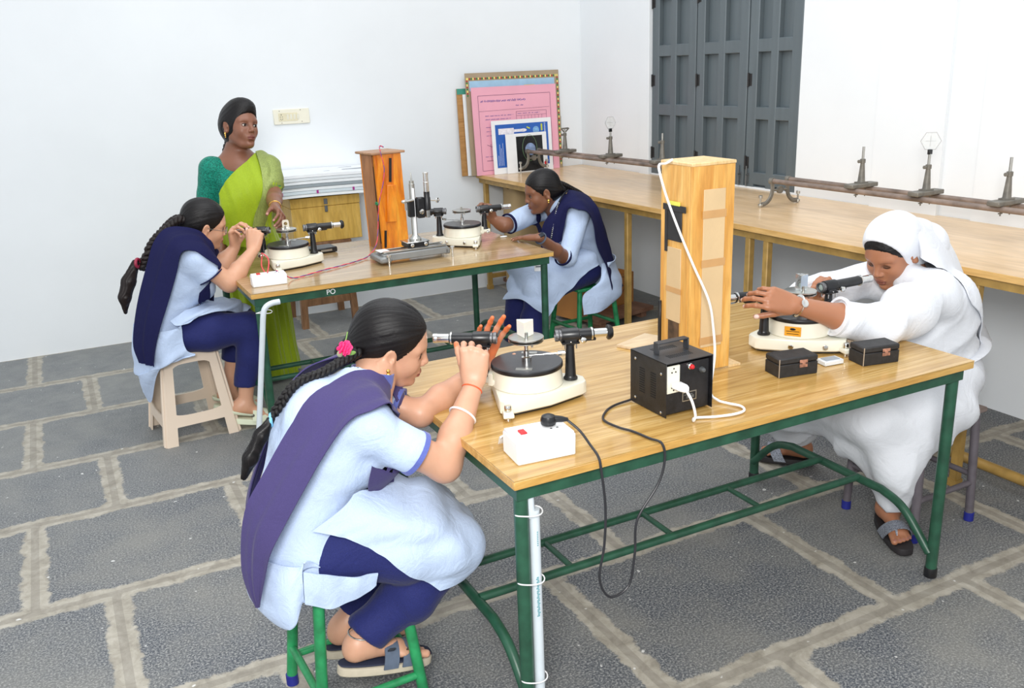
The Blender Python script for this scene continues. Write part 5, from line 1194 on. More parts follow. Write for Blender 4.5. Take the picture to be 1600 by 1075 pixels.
# right hand wrapped on the focusing knob, seen from the back of the hand
add_hand(S, WRr, (.12, .10, .95), (.45, .88, .05), -1, [(1.25, 1.35, .7), (1.4, 1.4, .8), (1.45, 1.4, .8), (1.5, 1.4, .8)], spread=(.05, .0, -.05, -.1), thumb=(.45, .45, .25), sc_=1.0, nail=(206, 120, 80))
# left hand open behind the telescope, palm to the viewer, fingers up
add_hand(S, WRl, (.42, .0, .90), (-.25, -.95, .15), -1, [(.35, .35, .2), (.25, .25, .15), (.30, .25, .15), (.45, .3, .2)], spread=(.10, .05, -.08, -.22), thumb=(1.0, .35, .5), sc_=1.0, tipcol=(224, 120, 70), nail=(214, 110, 66))
for (hip, knee, ank) in (((-.36, .37, .50), (-.03, .345, .43), (-.275, .355, .215)), ((-.36, .53, .50), (.02, .585, .405), (-.275, .535, .165))):
    S.chain([V(*hip), V(*knee)], [.058, .052], k=.03); S.chain([V(*knee), blend(knee, ank, .4), V(*ank)], [.05, .045, .031], k=.02)
foot(S, (-.275, .355, .205), (-.345, .350, .168), (-.115, .350, .118)); foot(S, (-.275, .535, .150), (-.335, .535, .098), (-.105, .555, .062))
body = S.build('body', M_skin, p, base=SK)
head_parts(body, R1, c1, 1.0, eyes=(0, -.1))
hair_cap(p, R1, c1, 1.0, (-.112, 0, -.058), front=(.089, -.034), rad=(.058, .118, .106))
b = MB(); q = V(*(-0.431, 0.437, 0.833)); b.tube([q+V(.012*math.cos(a)*.3, .013*math.cos(a), .014*math.sin(a)) for a in np.linspace(0, 2*math.pi, 14, endpoint=False)], .0045, 8, closed=True); b.build('hair_band', mat('sky_blue_band', (120, 190, 226), .5), p)
# flower
fc = V(*(-0.225, 0.470, 0.975)); b = MB(); rr = random.Random(5); M_fl = mat('pink_petal', (240, 52, 122), .6, 0, .1, 60)
for i in range(22):
    a = i*2.4; el = .05+.068*i; d = V(-math.cos(a)*math.cos(el)*.9, -.55*math.sin(el)-.25, math.sin(a)*math.cos(el)+.15); d = unit(d); x_, y_, d_ = frame(d); b.ell(fc+d*.0125+V(-.004, -.012, 0), V(.0105, .0085, .0030), np.stack([d_, unit(y_+.5*x_), np.cross(d_, unit(y_+.5*x_))], 1), 8, 5)
fl_ = b.build('hair_flower', M_fl, p)
b = MB(); b.ell(V(*(-0.242, 0.455, 0.962)), (.008, .005, .009), n=10, m=6); b.build('bud', mat('dry_bud', (150, 150, 120), .7), fl_)
b = MB(); b.tube([fc+V(.004, 0, .01), fc+V(.008, 0, .022), fc+V(.013, .004, .034)], .0016, 6); b.ell(fc+V(.014, -.01, -.018), (.012, .003, .006), n=8, m=5); b.build('flower_leaf', mat('leaf_green', (120, 160, 80), .6), fl_)
# earring
b = MB(); q = V(*(-0.123, 0.452, 0.901))
for k, r_ in enumerate((.0055, .0065, .005, .004)): b.ell(q+V(0, -.002, -.006-.0105*k), (r_, r_*.8, r_), n=12, m=8)
b.build('earring', M_gold, p)
# kurta
S = Sculpt((-.60, .18, .28), (.10, .76, .98), .007, [((-.3, .2, .6), (.05, .7, .95), .006)])
torso(S, np.eye(3), (-.375, .45, 0), neck=(.21, .035, .885))
CUr = V(-.118, .303, .722); dr_ = unit(CUr-SHr); S.sleeve(SHr+V(0, 0, .0), CUr, .056, .056, k=.035)
CUl = blend(SHl, ELl, .66); dl_ = unit(CUl-SHl); S.sleeve(SHl, CUl, .054, .051, k=.035)
S.cone((-.145, .505, .915), (-.135, .51, .86), .075, .052, k=.01, op='sub')
w1 = wrinkle(.0030, 20, (.5, .1, -.8), 1.)
SK_ = S; S.build('kurta', M_kurta, p, disp=w1, smooth_it=2)
def cuff(par, C_, d, r, m, th=.0055, wd=.008, name='sleeve_trim'):
    x, y, d = frame(d); b = MB(); n = 30; L = []
    for (rr_, hh_) in ((r-th, -wd), (r+.001, -wd), (r+.002, wd*.6), (r-th, wd*.6)): L.append([C_+d*hh_+(x*math.cos(a)+y*math.sin(a))*rr_ for a in np.linspace(0, 2*math.pi, n, endpoint=False)])
    L.append(L[0]); b.ring(L, caps=False); return b.build(name, m, par)
cuff(p, CUr, dr_, .0575, M_trim); cuff(p, CUl, dl_, .0525, M_trim)
# collar
b = MB(); nc = V(-.155, .49, .878); x_, y_, d_ = frame(V(.30, .05, .85)); L = []
for (rr_, hh_) in ((.056, -.02), (.052, .016), (.056, .016), (.060, -.02)): L.append([nc+d_*(hh_)+(x_*math.cos(a)+y_*math.sin(a))*rr_ for a in np.linspace(0, 2*math.pi, 28, endpoint=False)])
L.append(L[0]); b.ring(L, caps=False); b.build('collar', M_trim, p)
# trousers
S = Sculpt((-.55, .22, .10), (.16, .70, .62), .008)
S.ell((-.35, .45, .49), (.11, .14, .065), k=.03)
S.chain([V(-.35, .365, .490), V(-.16, .338, .462), V(-.02, .335, .420)], [.092, .090, .073], k=.03); S.chain([V(-.02, .335, .425), V(-.14, .345, .32), V(-.262, .355, .235)], [.074, .073, .060], k=.02)
S.chain([V(-.35, .525, .500), V(-.13, .56, .460), V(.015, .585, .405)], [.082, .074, .060], k=.03); S.chain([V(.015, .585, .405), V(-.11, .57, .31), V(-.262, .54, .205)], [.070, .070, .058], k=.02)
S.plane((-.275, .355, .222), (-.78, 0, -.62), (-.40, .25, .12), (-.20, .445, .33)); S.plane((-.275, .54, .190), (-.75, 0, -.66), (-.40, .448, .08), (-.20, .64, .30))
ST_ = S; S.build('trousers', M_navy, p, disp=wrinkle(.0075, 13, (.7, .1, .6), 2.), smooth_it=2)
# kurta front panel over the lap
C = [[(-0.398, 0.285, 0.595), (-.29, .31, .64), (-.23, .45, .66), (-.25, .60, .63)],
     [(-0.315, 0.270, 0.556), (-.17, .268, .575), (-.11, .43, .605), (-0.024, 0.610, 0.494)],
     [(-0.234, 0.265, 0.490), (-.08, .25, .525), (-.02, .43, .555), (0.071, 0.630, 0.438)],
     [(-0.157, 0.260, 0.415), (-.02, .238, .44), (.055, .43, .46), (0.130, 0.650, 0.371)],
     [(-0.095, 0.260, 0.349), (-0.015, 0.290, 0.346), (0.107, 0.420, 0.345), (0.136, 0.640, 0.331)]]
sheet('kurta_front_panel', C, M_kurta, p, .004, 44, 44, [(.011, 2.6, 0, .6, lambda o: .3+.7*o), (.0035, 6, 0, 2.)], over=(ST_, SK_))
# kurta back panel hanging behind the stool
C = [[(-.385, .285, .50), (-.47, .29, .52), (-.525, .45, .50), (-.46, .62, .52)],
     [(-0.428, 0.268, 0.527), (-.49, .285, .44), (-.545, .45, .42), (-.47, .63, .42)],
     [(-0.438, 0.270, 0.443), (-.475, .28, .35), (-.52, .45, .34), (-.46, .62, .34)],
     [(-0.433, 0.275, 0.416), (-0.480, 0.300, 0.466), (-.49, .45, .315), (-.44, .60, .32)]]
sheet('kurta_back_panel', C, M_kurta, p, .004, 30, 36, [(.005, 3, 0, .3, lambda o: .3+o)], over=(ST_,))
C = [[(-0.428, 0.300, 0.467), (-.40, .29, .425), (-.38, .29, .44)], [(-0.432, 0.285, 0.409), (-.36, .27, .32), (-.30, .28, .38)], [(-0.334, 0.285, 0.391), (-.28, .275, .325), (-.26, .28, .37)], [(-0.250, 0.285, 0.413), (-0.265, 0.285, 0.432), (-.22, .29, .39)]]
C = [[(-0.433, 0.262, 0.506), (-0.436, 0.262, 0.464), (-0.437, 0.268, 0.419)], [(-0.382, 0.255, 0.489), (-0.383, 0.255, 0.442), (-0.383, 0.262, 0.394)], [(-0.321, 0.255, 0.462), (-0.320, 0.255, 0.434), (-0.315, 0.262, 0.396)], [(-0.254, 0.262, 0.454), (-0.257, 0.262, 0.437), (-0.261, 0.266, 0.416)]]
sheet('kurta_side_fold', C, M_kurta, p, .004, 30, 14, [(.004, 2, 0, .4)], over=(ST_,))
# dupatta, near side
def band(name, rows, m, off, th=.003, folds=((.004, 2.0, 1, .4), (.002, 4.3, 1, 1.)), mid=(.33, .66), nu=70):
    C = []
    for r in rows:
        a, b_ = V(*r[0]), V(*r[1]); o_ = V(*(r[2] if len(r) > 2 else off)); C.append([a, blend(a, b_, mid[0])+o_, blend(a, b_, mid[1])+o_, b_])
    return sheet(name, C, m, p, th, nu, 24, folds, over=(SK_,), gap=.010)
rows = [((-0.174, 0.385, 0.575), (-0.234, 0.345, 0.614), (.003, -.006, 0)), ((-0.155, 0.390, 0.632), (-0.244, 0.335, 0.682), (.003, -.006, 0)), ((-0.147, 0.400, 0.688), (-0.234, 0.330, 0.743), (.004, -.006, 0)), ((-.120, .46, .75), (-.175, .350, .745), (.008, -.008, .005)), ((-0.170, 0.430, 0.876), (-0.177, 0.275, 0.873), (.0, -.006, .006)),
        ((-0.191, 0.430, 0.907), (-0.234, 0.262, 0.873), (0, -.006, .008)), ((-0.229, 0.420, 0.917), (-0.291, 0.255, 0.862), (-.004, -.010, .004)), ((-0.306, 0.395, 0.897), (-0.352, 0.255, 0.797), (-.004, -.014, 0)), ((-0.390, 0.370, 0.841), (-0.416, 0.255, 0.710), (-.004, -.014, 0)),
        ((-0.474, 0.355, 0.738), (-0.464, 0.262, 0.635), (-.004, -.012, 0)), ((-0.530, 0.355, 0.650), (-0.501, 0.268, 0.573), (-.004, -.010, 0)), ((-0.555, 0.350, 0.524), (-0.516, 0.285, 0.512), (-.002, -.008, 0)), ((-0.551, 0.340, 0.450), (-0.526, 0.300, 0.464), (-.002, -.005, 0)), ((-0.539, 0.335, 0.408), (-0.533, 0.320, 0.417), (0, -.003, 0))]
band('dupatta', rows, M_purple, (-.01, -.01, 0))
rows = [((-.145, .50, .60), (-.21, .585, .62), (.01, .01, 0)), ((-.11, .52, .72), (-.15, .62, .74), (.012, .01, 0)), ((-.09, .53, .84), (-.09, .665, .83), (0, .008, .018)), ((-.150, .555, .92), (-.14, .68, .86), (0, .006, .024)), ((-0.234, 0.555, 0.928), (-.26, .66, .82), (-.002, .01, .008)), ((-0.318, 0.565, 0.903), (-.36, .66, .74), (-.004, .012, .004)), ((-0.373, 0.575, 0.828), (-.43, .65, .62), (-.004, .014, 0)), ((-.475, .58, .62), (-.47, .64, .52), (-.004, .012, 0)), ((-.50, .58, .50), (-.48, .63, .46), (-.003, .01, 0))]
band('dupatta', rows, M_purple, (-.01, .01, 0))
BP = [V(*q_) for q_ in ((-0.172, 0.520, 0.940), (-0.217, 0.500, 0.930), (-0.284, 0.475, 0.905), (-0.348, 0.455, 0.887), (-0.415, 0.440, 0.855), (-0.438, 0.435, 0.826))]
BP = list(SK_.push(np.array(BP)[None], .013)[0])
braid(p, BP, .0125, .0095, .044, tail=([(-0.432, 0.430, 0.838), (-0.460, 0.430, 0.802), (-0.492, 0.425, 0.753), (-0.514, 0.425, 0.708)], [.009, .016, .017, .008]), up=(.6, .1, .7))
# sandals
M_strap = mat('slate_suede', (86, 98, 116), .8, 0, .1, 60); M_sole = mat('beige_sole', (190, 180, 160), .7, 0, .06, 40); M_foam = mat('navy_insole', (32, 38, 60), .7)
def slide(heel, toe, foot_r=.04):
    s_ = thing('sandal', None, None) if False else None
    R, h, L_ = shoe_frame(heel, toe); b = MB(); sole(b, heel, toe, .026, .045, -.034); o = b.build('sandal', M_sole, p)
    b = MB(); sole(b, heel, toe, .008, .041, -.008); b.build('insole', M_foam, o)
    for x0 in (.50, .70):
        G = [[R@V((x0+.085*(2*v_-1)*.9+.02*math.sin(a))*L_, -.046*math.cos(a)*(1-.03*x0), .052*math.sin(a)*(1.08-.45*x0)*1.25-.012) +h for v_ in np.linspace(0, 1, 5)] for a in np.linspace(0, math.pi, 18)]
        b = MB(); b.grid(G, .004); st = b.build('strap', M_strap, o)
        b = MB(); q = R@V(x0*L_, -.040*math.cos(.75), .052*math.sin(.75)*(1.08-.45*x0)*1.25-.006)+h; b.box(q+R@V(0, -.004, .004), (.018, .004, .022), R@rotx(.7), .001); b.build('buckle', mat('dark_buckle', (84, 86, 92), .3, .8), st)
slide((-.355, .350, .170), (-.100, .350, .120)); slide((-.345, .535, .098), (-.090, .555, .062))
# bracelets
def ringlet(C_, d, r, tr, m, name):
    x, y, d = frame(d); b = MB(); b.tube([C_+(x*math.cos(a)+y*math.sin(a))*r for a in np.linspace(0, 2*math.pi, 28, endpoint=False)], tr, 8, closed=True); return b.build(name, m, p)
fd = unit(WRr-ELr); ringlet(blend(ELr, WRr, .93), fd, .0262, .0022, mat('orange_thread', (224, 92, 48), .6), 'thread_bracelet'); ringlet(blend(ELr, WRr, .60), fd+V(.2, 0, 0), .0365, .0028, M_white, 'white_bangle')
ringlet(V(-.285, .352, .235), (.2, 0, 1), .035, .002, M_steel, 'anklet')
# ================================================================== PERSON 2: girl with glasses at the rear table
p = person('girl with glasses and long braid on the beige plastic stool at the rear table')
R2 = rotz(math.radians(2))@roty(math.radians(18.5))@rotx(math.radians(11)); c2 = V(-.201, 2.75, .974); SK = (212, 162, 132)
S = Sculpt((-.66, 2.38, .0), (.16, 2.98, 1.15), .010, [((-.32, 2.64, .85), (-.08, 2.86, 1.12), .0034), ((-.10, 2.56, .82), (.06, 2.92, 1.0), .0036), ((-.28, 2.48, .0), (-.06, 2.84, .16), .006)])
add_head(S, R2, c2, 1.0, lip=(160, 88, 76), skin=SK)
S.chain([R2@V(-.030, 0, -.045)+c2, (-.26, 2.72, .895), (-.30, 2.70, .82)], [.054, .054, .06], k=.03); S.chain([(-.30, 2.69, .82), (-.38, 2.68, .66), (-.43, 2.68, .50)], [.08, .08, .09], k=.03)
SHr, ELr, WRr = V(-.285, 2.555, .855), V(*(-0.156, 2.550, 0.725)), V(*(-0.008, 2.665, 0.841)); SHl, ELl, WRl = V(-.25, 2.83, .84), V(*(-0.144, 2.800, 0.752)), V(*(-0.063, 2.830, 0.837))
for a, b_, c_ in ((SHr, ELr, WRr), (SHl, ELl, WRl)): S.chain([a, b_], [.046, .041], k=.02); S.chain([b_, blend(b_, c_, .35), c_], [.041, .040, .025], k=.02)
add_hand(S, WRr, (.25, .15, .90), (.40, .88, .05), -1, [(1.2, 1.3, .7), (1.35, 1.4, .8), (1.4, 1.4, .8), (1.45, 1.4, .8)], spread=(.05, 0, -.05, -.1), thumb=(.45, .45, .25), sc_=1.0)
add_hand(S, WRl, (.0, -.1, .98), (.75, -.6, .1), -1, [(.9, .9, .5), (1.0, 1.0, .5), (1.1, 1.0, .6), (1.2, 1.0, .6)], spread=(.1, 0, -.08, -.15), thumb=(.9, .45, .4), sc_=1.0)
for (hip, knee, ank) in (((-.42, 2.60, .49), (-.085, 2.575, .50), (-.150, 2.58, .13)), ((-.42, 2.77, .49), (-.09, 2.79, .49), (-.185, 2.79, .15))):
    S.chain([V(*hip), V(*knee)], [.075, .052], k=.03); S.chain([V(*knee), blend(knee, ank, .4), V(*ank)], [.048, .045, .033], k=.02)
foot(S, (-.150, 2.58, .115), (-.215, 2.585, .075), (-.03, 2.55, .035)); foot(S, (-.185, 2.79, .125), (-.25, 2.79, .080), (-.05, 2.80, .035))
body = S.build('body', M_skin, p, base=SK)
head_parts(body, R2, c2, 1.0, eyes=(0, 0)); hair_cap(p, R2, c2, 1.0, (-.110, 0, -.050), front=(.089, -.034), rad=(.058, .118, .106), step=.0042, part=False)
braid(p, [(-0.283, 2.730, 1.012), (-0.324, 2.720, 1.012), (-0.368, 2.710, 0.985), (-0.420, 2.700, 0.940), (-0.471, 2.685, 0.881), (-0.511, 2.680, 0.816), (-0.529, 2.680, 0.842)][:6], .024, .017, .06, M_hair2, tail=([(-0.529, 2.680, 0.845), (-0.571, 2.670, 0.767), (-0.599, 2.660, 0.699), (-0.606, 2.660, 0.631)], [.016, .030, .026, .008]), up=(.6, .1, .7))
b = MB(); q = V(*(-0.521, 2.670, 0.846)); b.tube([q+V(.010*math.cos(a), .018*math.cos(a), .018*math.sin(a)) for a in np.linspace(0, 2*math.pi, 14, endpoint=False)], .007, 8, closed=True); b.build('hair_band', mat('maroon_band', (150, 30, 60), .5), p)
# glasses
T = lambda q_: R2@V(*q_)+c2
g_ = MB()
for y in (-1, 1):
    g_.tube([T((.096, y*.031+.020*math.cos(a), .002+.0165*math.sin(a))) for a in np.linspace(0, 2*math.pi, 24, endpoint=False)], .0012, 6, closed=True); g_.tube([T((.095, y*.052, .006)), T((.06, y*.072, .006)), T((.0, y*.084, .008))], .0012, 6)
g_.tube([T((.096, -.011, .006)), T((.100, 0, .008)), T((.096, .011, .006))], .0011, 6); gl = g_.build('glasses', M_grime, p)
for y in (-1, 1): b = MB(); b.ell(T((.096, y*.031, .002)), (.0012, .0195, .016), R2, 20, 8); b.build('spectacle_lens', mat('spectacle_glass', (235, 240, 240), .03, 0, 0, alpha=.22), gl)
# kurta
S = Sculpt((-.68, 2.36, .26), (.02, 3.0, 1.0), .008); torso(S, np.eye(3), (-.44, 2.68, .015), neck=(.175, .03, .885))
CUr = V(*(-0.233, 2.552, 0.769)); dr_ = unit(CUr-SHr); S.sleeve(SHr, CUr, .066, .062, k=.035)
CUl = blend(SHl, ELl, .6); dl_ = unit(CUl-SHl); S.sleeve(SHl, CUl, .060, .056, k=.035)
SK_ = S; S.build('kurta', M_kurta, p, disp=wrinkle(.0032, 20, (.5, .1, -.8), 3.), smooth_it=2); cuff(p, CUr, dr_, .063, M_navyd, wd=.003); cuff(p, CUl, dl_, .057, M_navyd, wd=.003)
S = Sculpt((-.62, 2.40, .10), (.05, 2.96, .64), .008); S.ell((-.42, 2.68, .50), (.11, .15, .065), k=.03)
S.chain([V(-.42, 2.60, .500), V(-.25, 2.58, .505), V(-.09, 2.575, .495)], [.090, .086, .072], k=.03); S.chain([V(-.09, 2.575, .495), V(-.10, 2.575, .36), V(-.145, 2.58, .19)], [.072, .066, .050], k=.02)
S.chain([V(-.42, 2.76, .500), V(-.25, 2.78, .50), V(-.09, 2.79, .485)], [.088, .084, .070], k=.03); S.chain([V(-.09, 2.79, .485), V(-.12, 2.79, .36), V(-.175, 2.79, .24)], [.070, .064, .050], k=.02)
S.plane((-.14, 2.58, .212), (-.1, 0, -1), (-.24, 2.44, .08), (-.03, 2.69, .35)); S.plane((-.17, 2.79, .29), (-.1, 0, -1), (-.28, 2.70, .10), (-.03, 2.92, .36)); ST_ = S; S.build('trousers', M_navy, p, disp=wrinkle(.0065, 13, (.8, .1, .5), 5.), smooth_it=2)
C = [[(-.44, 2.505, .60), (-.37, 2.54, .625), (-.29, 2.68, .635), (-.31, 2.84, .60)], [(-.40, 2.49, .575), (-.29, 2.52, .615), (-.18, 2.67, .61), (-.18, 2.87, .59)], [(-0.255, 2.520, 0.623), (-.20, 2.55, .60), (-.10, 2.68, .60), (-.09, 2.88, .57)], [(-0.174, 2.600, 0.583), (-0.120, 2.640, 0.553), (-0.091, 2.700, 0.528), (-.03, 2.88, .50)]]
sheet('kurta_front_panel', C, M_kurta, p, .004, 36, 36, [(.006, 3, 0, 1.6)], over=(ST_, SK_))
C = [[(-.40, 2.495, .56), (-.50, 2.50, .56), (-.585, 2.66, .56), (-.54, 2.84, .56)], [(-0.396, 2.500, 0.569), (-.52, 2.49, .46), (-.605, 2.66, .44), (-.54, 2.86, .44)], [(-0.392, 2.500, 0.462), (-.50, 2.48, .40), (-.61, 2.66, .34), (-.55, 2.84, .36)], [(-0.354, 2.500, 0.431), (-0.524, 2.500, 0.402), (-0.597, 2.600, 0.335), (-.58, 2.84, .30)], [(-0.369, 2.500, 0.425), (-0.512, 2.500, 0.387), (-0.563, 2.660, 0.189), (-.58, 2.80, .20)]]
sheet('kurta_back_panel', C, M_kurta, p, .004, 34, 36, [(.006, 3, 0, .3)], over=(ST_,))
rows = [((-0.299, 2.600, 0.664), (-0.248, 2.570, 0.656), (.0, -.008, 0)), ((-0.281, 2.620, 0.736), (-0.245, 2.550, 0.744), (0, -.008, 0)), ((-.19, 2.68, .80), (-.22, 2.53, .80), (.01, -.01, .005)), ((-.20, 2.68, .88), (-.265, 2.49, .875), (0, -.01, .018)), ((-.245, 2.66, .955), (-0.297, 2.490, 0.902), (0, -.008, .02)),
        ((-0.364, 2.650, 0.987), (-0.349, 2.485, 0.901), (-.004, -.014, .008)), ((-0.433, 2.630, 0.943), (-0.380, 2.475, 0.821), (-.005, -.018, 0)), ((-0.481, 2.610, 0.848), (-0.426, 2.470, 0.713), (-.005, -.02, 0)), ((-0.552, 2.585, 0.678), (-0.482, 2.460, 0.592), (-.005, -.02, 0)), ((-0.598, 2.570, 0.511), (-0.517, 2.460, 0.495), (-.002, -.012, 0)), ((-0.591, 2.550, 0.421), (-0.534, 2.460, 0.415), (0, -.006, 0))]
band('dupatta', rows, M_navyd, (0, 0, 0), folds=((.006, 2.2, 1, .4), (.003, 4.3, 1, 1.)))
rows = [((-.21, 2.72, .60), (-.27, 2.80, .62), (.01, .01, 0)), ((-.18, 2.74, .74), (-.22, 2.84, .76), (.012, .01, 0)), ((-.17, 2.76, .85), (-.18, 2.89, .85), (0, .008, .018)), ((-.24, 2.77, .945), (-.24, 2.91, .87), (0, .006, .02)), ((-.34, 2.79, .935), (-.36, 2.90, .82), (-.003, .01, .006)), ((-.44, 2.81, .84), (-.46, 2.88, .70), (-.004, .01, 0)), ((-.53, 2.80, .66), (-.53, 2.86, .56), (-.004, .01, 0))]
band('dupatta', rows, M_navyd, (0, 0, 0))
b = MB(); nc = V(-.265, 2.715, .905); x_, y_, d_ = frame(V(.30, .05, .85)); L = []
for (rr_, hh_) in ((.060, -.03), (.056, .012), (.060, .012), (.064, -.03)): L.append([nc+d_*hh_+(x_*math.cos(a)+y_*math.sin(a))*rr_ for a in np.linspace(0, 2*math.pi, 28, endpoint=False)])
L.append(L[0]); b.ring(L, caps=False); b.build('collar', M_navyd, p)
M_clog = mat('pale_green_clog', (222, 228, 200), .5, 0, .03)
def clog(heel, toe):
    b = MB(); sole(b, heel, toe, .03, .044, -.034); o = b.build('clog', M_clog, p); R, h, L_ = shoe_frame(heel, toe)
    b = MB(); b.grid([[R@V((.50+.50*math.sin(v_*1.5))*L_, -.047*math.cos(a)*math.cos(v_*1.25)**.5, .055*math.sin(a)*math.cos(v_*1.35)-.010)+h for v_ in np.linspace(0, 1, 9)] for a in np.linspace(0, math.pi, 18)], .005); b.build('clog_upper', M_clog, o)
    b = MB(); P = [R@V((.50-.52*math.sin(a))*L_, -.048*math.cos(a), .022+.006*math.sin(a))+h for a in np.linspace(0, math.pi, 16)]; b.tube(P, .011, 8, flat=.35, up=(1, 0, .1)); b.build('heel_strap', M_clog, o)
    for s_ in (-1, 1): b = MB(); b.ell(R@V(.50*L_, s_*.051, .022)+h, (.008, .003, .008), R, 12, 6); b.build('strap_rivet', M_grime, o)
clog((-.235, 2.590, .072), (-.02, 2.55, .036)); clog((-.27, 2.79, .078), (-.04, 2.80, .036))
# ================================================================== PERSON 3: girl with the lanyard
p = person('girl wearing a printed lanyard and smartwatch at the right end of the rear table')
R3 = rotz(math.radians(168))@roty(math.radians(16)); c3 = V(1.612, 2.755, .955); SK = (132, 88, 64); N3 = (206, 160, 140)
B3 = rotz(math.radians(180+6))
S = Sculpt((1.10, 2.36, .10), (2.16, 3.10, 1.14), .010, [((1.48, 2.64, .82), (1.74, 2.87, 1.08), .0036), ((1.14, 2.44, .73), (1.46, 3.0, .93), .0036)])
add_head(S, R3, c3, 1.0, lip=(120, 62, 52), skin=SK)
S.chain([R3@V(-.030, 0, -.045)+c3, (1.68, 2.76, .875), (1.74, 2.76, .82)], [.050, .048, .06], k=.03); S.chain([(1.74, 2.76, .82), (1.84, 2.76, .66), (1.88, 2.76, .50)], [.08, .08, .09], k=.03)
SHl, ELl, WRl = V(*(1.761, 2.600, 0.832)), V(*(1.625, 2.530, 0.613)), V(*(1.405, 2.420, 0.772)); SHr, ELr, WRr = V(1.69, 2.90, .83), V(*(1.398, 2.804, 0.785)), V(*(1.350, 2.850, 0.813))
S.chain([SHl, ELl], [.044, .038], k=.02); S.chain([ELl, blend(ELl, WRl, .4), WRl], [.038, .036, .024], k=.02); S.chain([SHr, ELr], [.042, .038], k=.02); S.chain([ELr, blend(ELr, WRr, .4), WRr], [.038, .034, .025], k=.02)
HD = unit(V(*(1.319, 2.605, 0.755))-WRl)
add_hand(S, WRl, HD, (0, 0, -1), 1, [(.10, .12, .05), (.05, .1, .05), (.05, .1, .05), (.08, .12, .05)], spread=(.14, .03, -.07, -.18), thumb=(.8, .1, .3), sc_=1.0, nail=N3)
add_hand(S, WRr, (-.25, .05, .95), (-.9, -.25, -.1), 1, [(.9, .9, .5), (1.0, 1.0, .5), (1.1, 1.0, .6), (1.2, 1.0, .6)], thumb=(.7, .4, .4), sc_=.95, nail=N3)
for (hip, knee, ank) in (((1.84, 2.72, .48), (1.50, 2.66, .41), (1.46, 2.66, .12)), ((1.84, 2.82, .48), (1.50, 2.88, .42), (1.46, 2.88, .12))): S.chain([V(*hip), V(*knee)], [.065, .050], k=.03); S.chain([V(*knee), V(*ank)], [.05, .033], k=.02)
body = S.build('body', M_skin, p, base=SK)
head_parts(body, R3, c3, 1.0, eyes=(-.1, -.05)); hair_cap(p, R3, c3, 1.0, (-.112, 0, -.035), front=(.088, -.038), rad=(.056, .118, .106), step=.0042, part=False)
braid(p, [(1.695, 2.760, 1.003), (1.750, 2.770, 0.979), (1.825, 2.800, 0.944), (1.905, 2.840, 0.907), (1.985, 2.900, 0.859), (2.02, 3.02, .80)], .020, .012, .06, M_hair, up=(-.6, -.1, .7))
b = MB(); q = R3@V(.0, .086, -.036)+c3
for k_, r_ in enumerate((.0075, .006)): b.ell(q+V(0, -.002, -.004-.010*k_), (r_, r_*.7, r_), n=12, m=8)
b.build('earring', M_gold, p)
S = Sculpt((1.30, 2.38, .26), (2.18, 3.12, 1.0), .008); torso(S, B3, (1.905, 2.765, .0), neck=(.215, .0, .875))
CUl = V(*(1.586, 2.525, 0.637)); S.cone(SHl, ELl+V(.01, 0, .005), .055, .050, k=.035); dl_ = unit(WRl-ELl); S.sleeve(ELl+V(.01, 0, .005), ELl+dl_*.03, .050, .050, k=.01)
dr_ = unit(ELr-SHr); CUr = blend(SHr, ELr, .90); S.sleeve(SHr, CUr, .062, .056, k=.035)
SK_ = S; S.build('kurta', M_kurta, p, disp=wrinkle(.0034, 20, (.5, .1, -.8), 6.), smooth_it=2); cuff(p, ELl+dl_*.03, dl_, .0505, M_navyd); cuff(p, CUr, dr_, .057, M_navyd)
S = Sculpt((1.30, 2.44, .08), (2.06, 3.06, .64), .009); S.ell((1.87, 2.765, .49), (.11, .15, .065), k=.03)
for y0, y1 in ((2.69, 2.67), (2.84, 2.87)): S.chain([V(1.86, y0, .495), V(1.68, y1, .46), V(1.52, y1, .41)], [.092, .084, .072], k=.03); S.chain([V(1.52, y1, .41), V(1.49, y1, .26), V(1.46, y1, .14)], [.074, .074, .068], k=.02)
ST_ = S; S.build('trousers', M_navy, p, disp=wrinkle(.0065, 13, (.5, .1, .8), 8.), smooth_it=2)
C = [[(1.876, 2.575, 0.544), (1.83, 2.58, .62), (1.74, 2.76, .64), (1.77, 2.92, .60)], [(1.781, 2.560, 0.511), (1.70, 2.575, .585), (1.62, 2.74, .62), (1.63, 2.95, .58)], [(1.681, 2.555, 0.442), (1.58, 2.57, .53), (1.49, 2.74, .56), (1.48, 2.98, .54)], [(1.581, 2.550, 0.370), (1.50, 2.56, .42), (1.453, 2.720, 0.428), (1.477, 2.900, 0.434)], [(1.513, 2.540, 0.298), (1.454, 2.570, 0.341), (1.407, 2.660, 0.388), (1.384, 2.840, 0.353)]]
sheet('kurta_front_panel', C, M_kurta, p, .004, 44, 40, [(.007, 2.6, 0, 1.6), (.003, 5, 0, .6)], over=(ST_, SK_))
C = [[(1.878, 2.565, 0.545), (1.96, 2.575, .55), (2.05, 2.72, .55), (2.03, 2.92, .55)], [(1.842, 2.530, 0.453), (1.911, 2.550, 0.496), (2.08, 2.70, .46), (2.05, 2.93, .46)], [(1.717, 2.500, 0.397), (1.917, 2.520, 0.400), (2.054, 2.620, 0.349), (2.06, 2.92, .36)], [(1.710, 2.490, 0.289), (1.834, 2.500, 0.290), (1.978, 2.600, 0.322), (2.04, 2.90, .34)]]
sheet('kurta_back_panel', C, M_kurta, p, .004, 30, 36, [(.010, 2.4, 0, .3, lambda o: .2+o)], over=(ST_,))
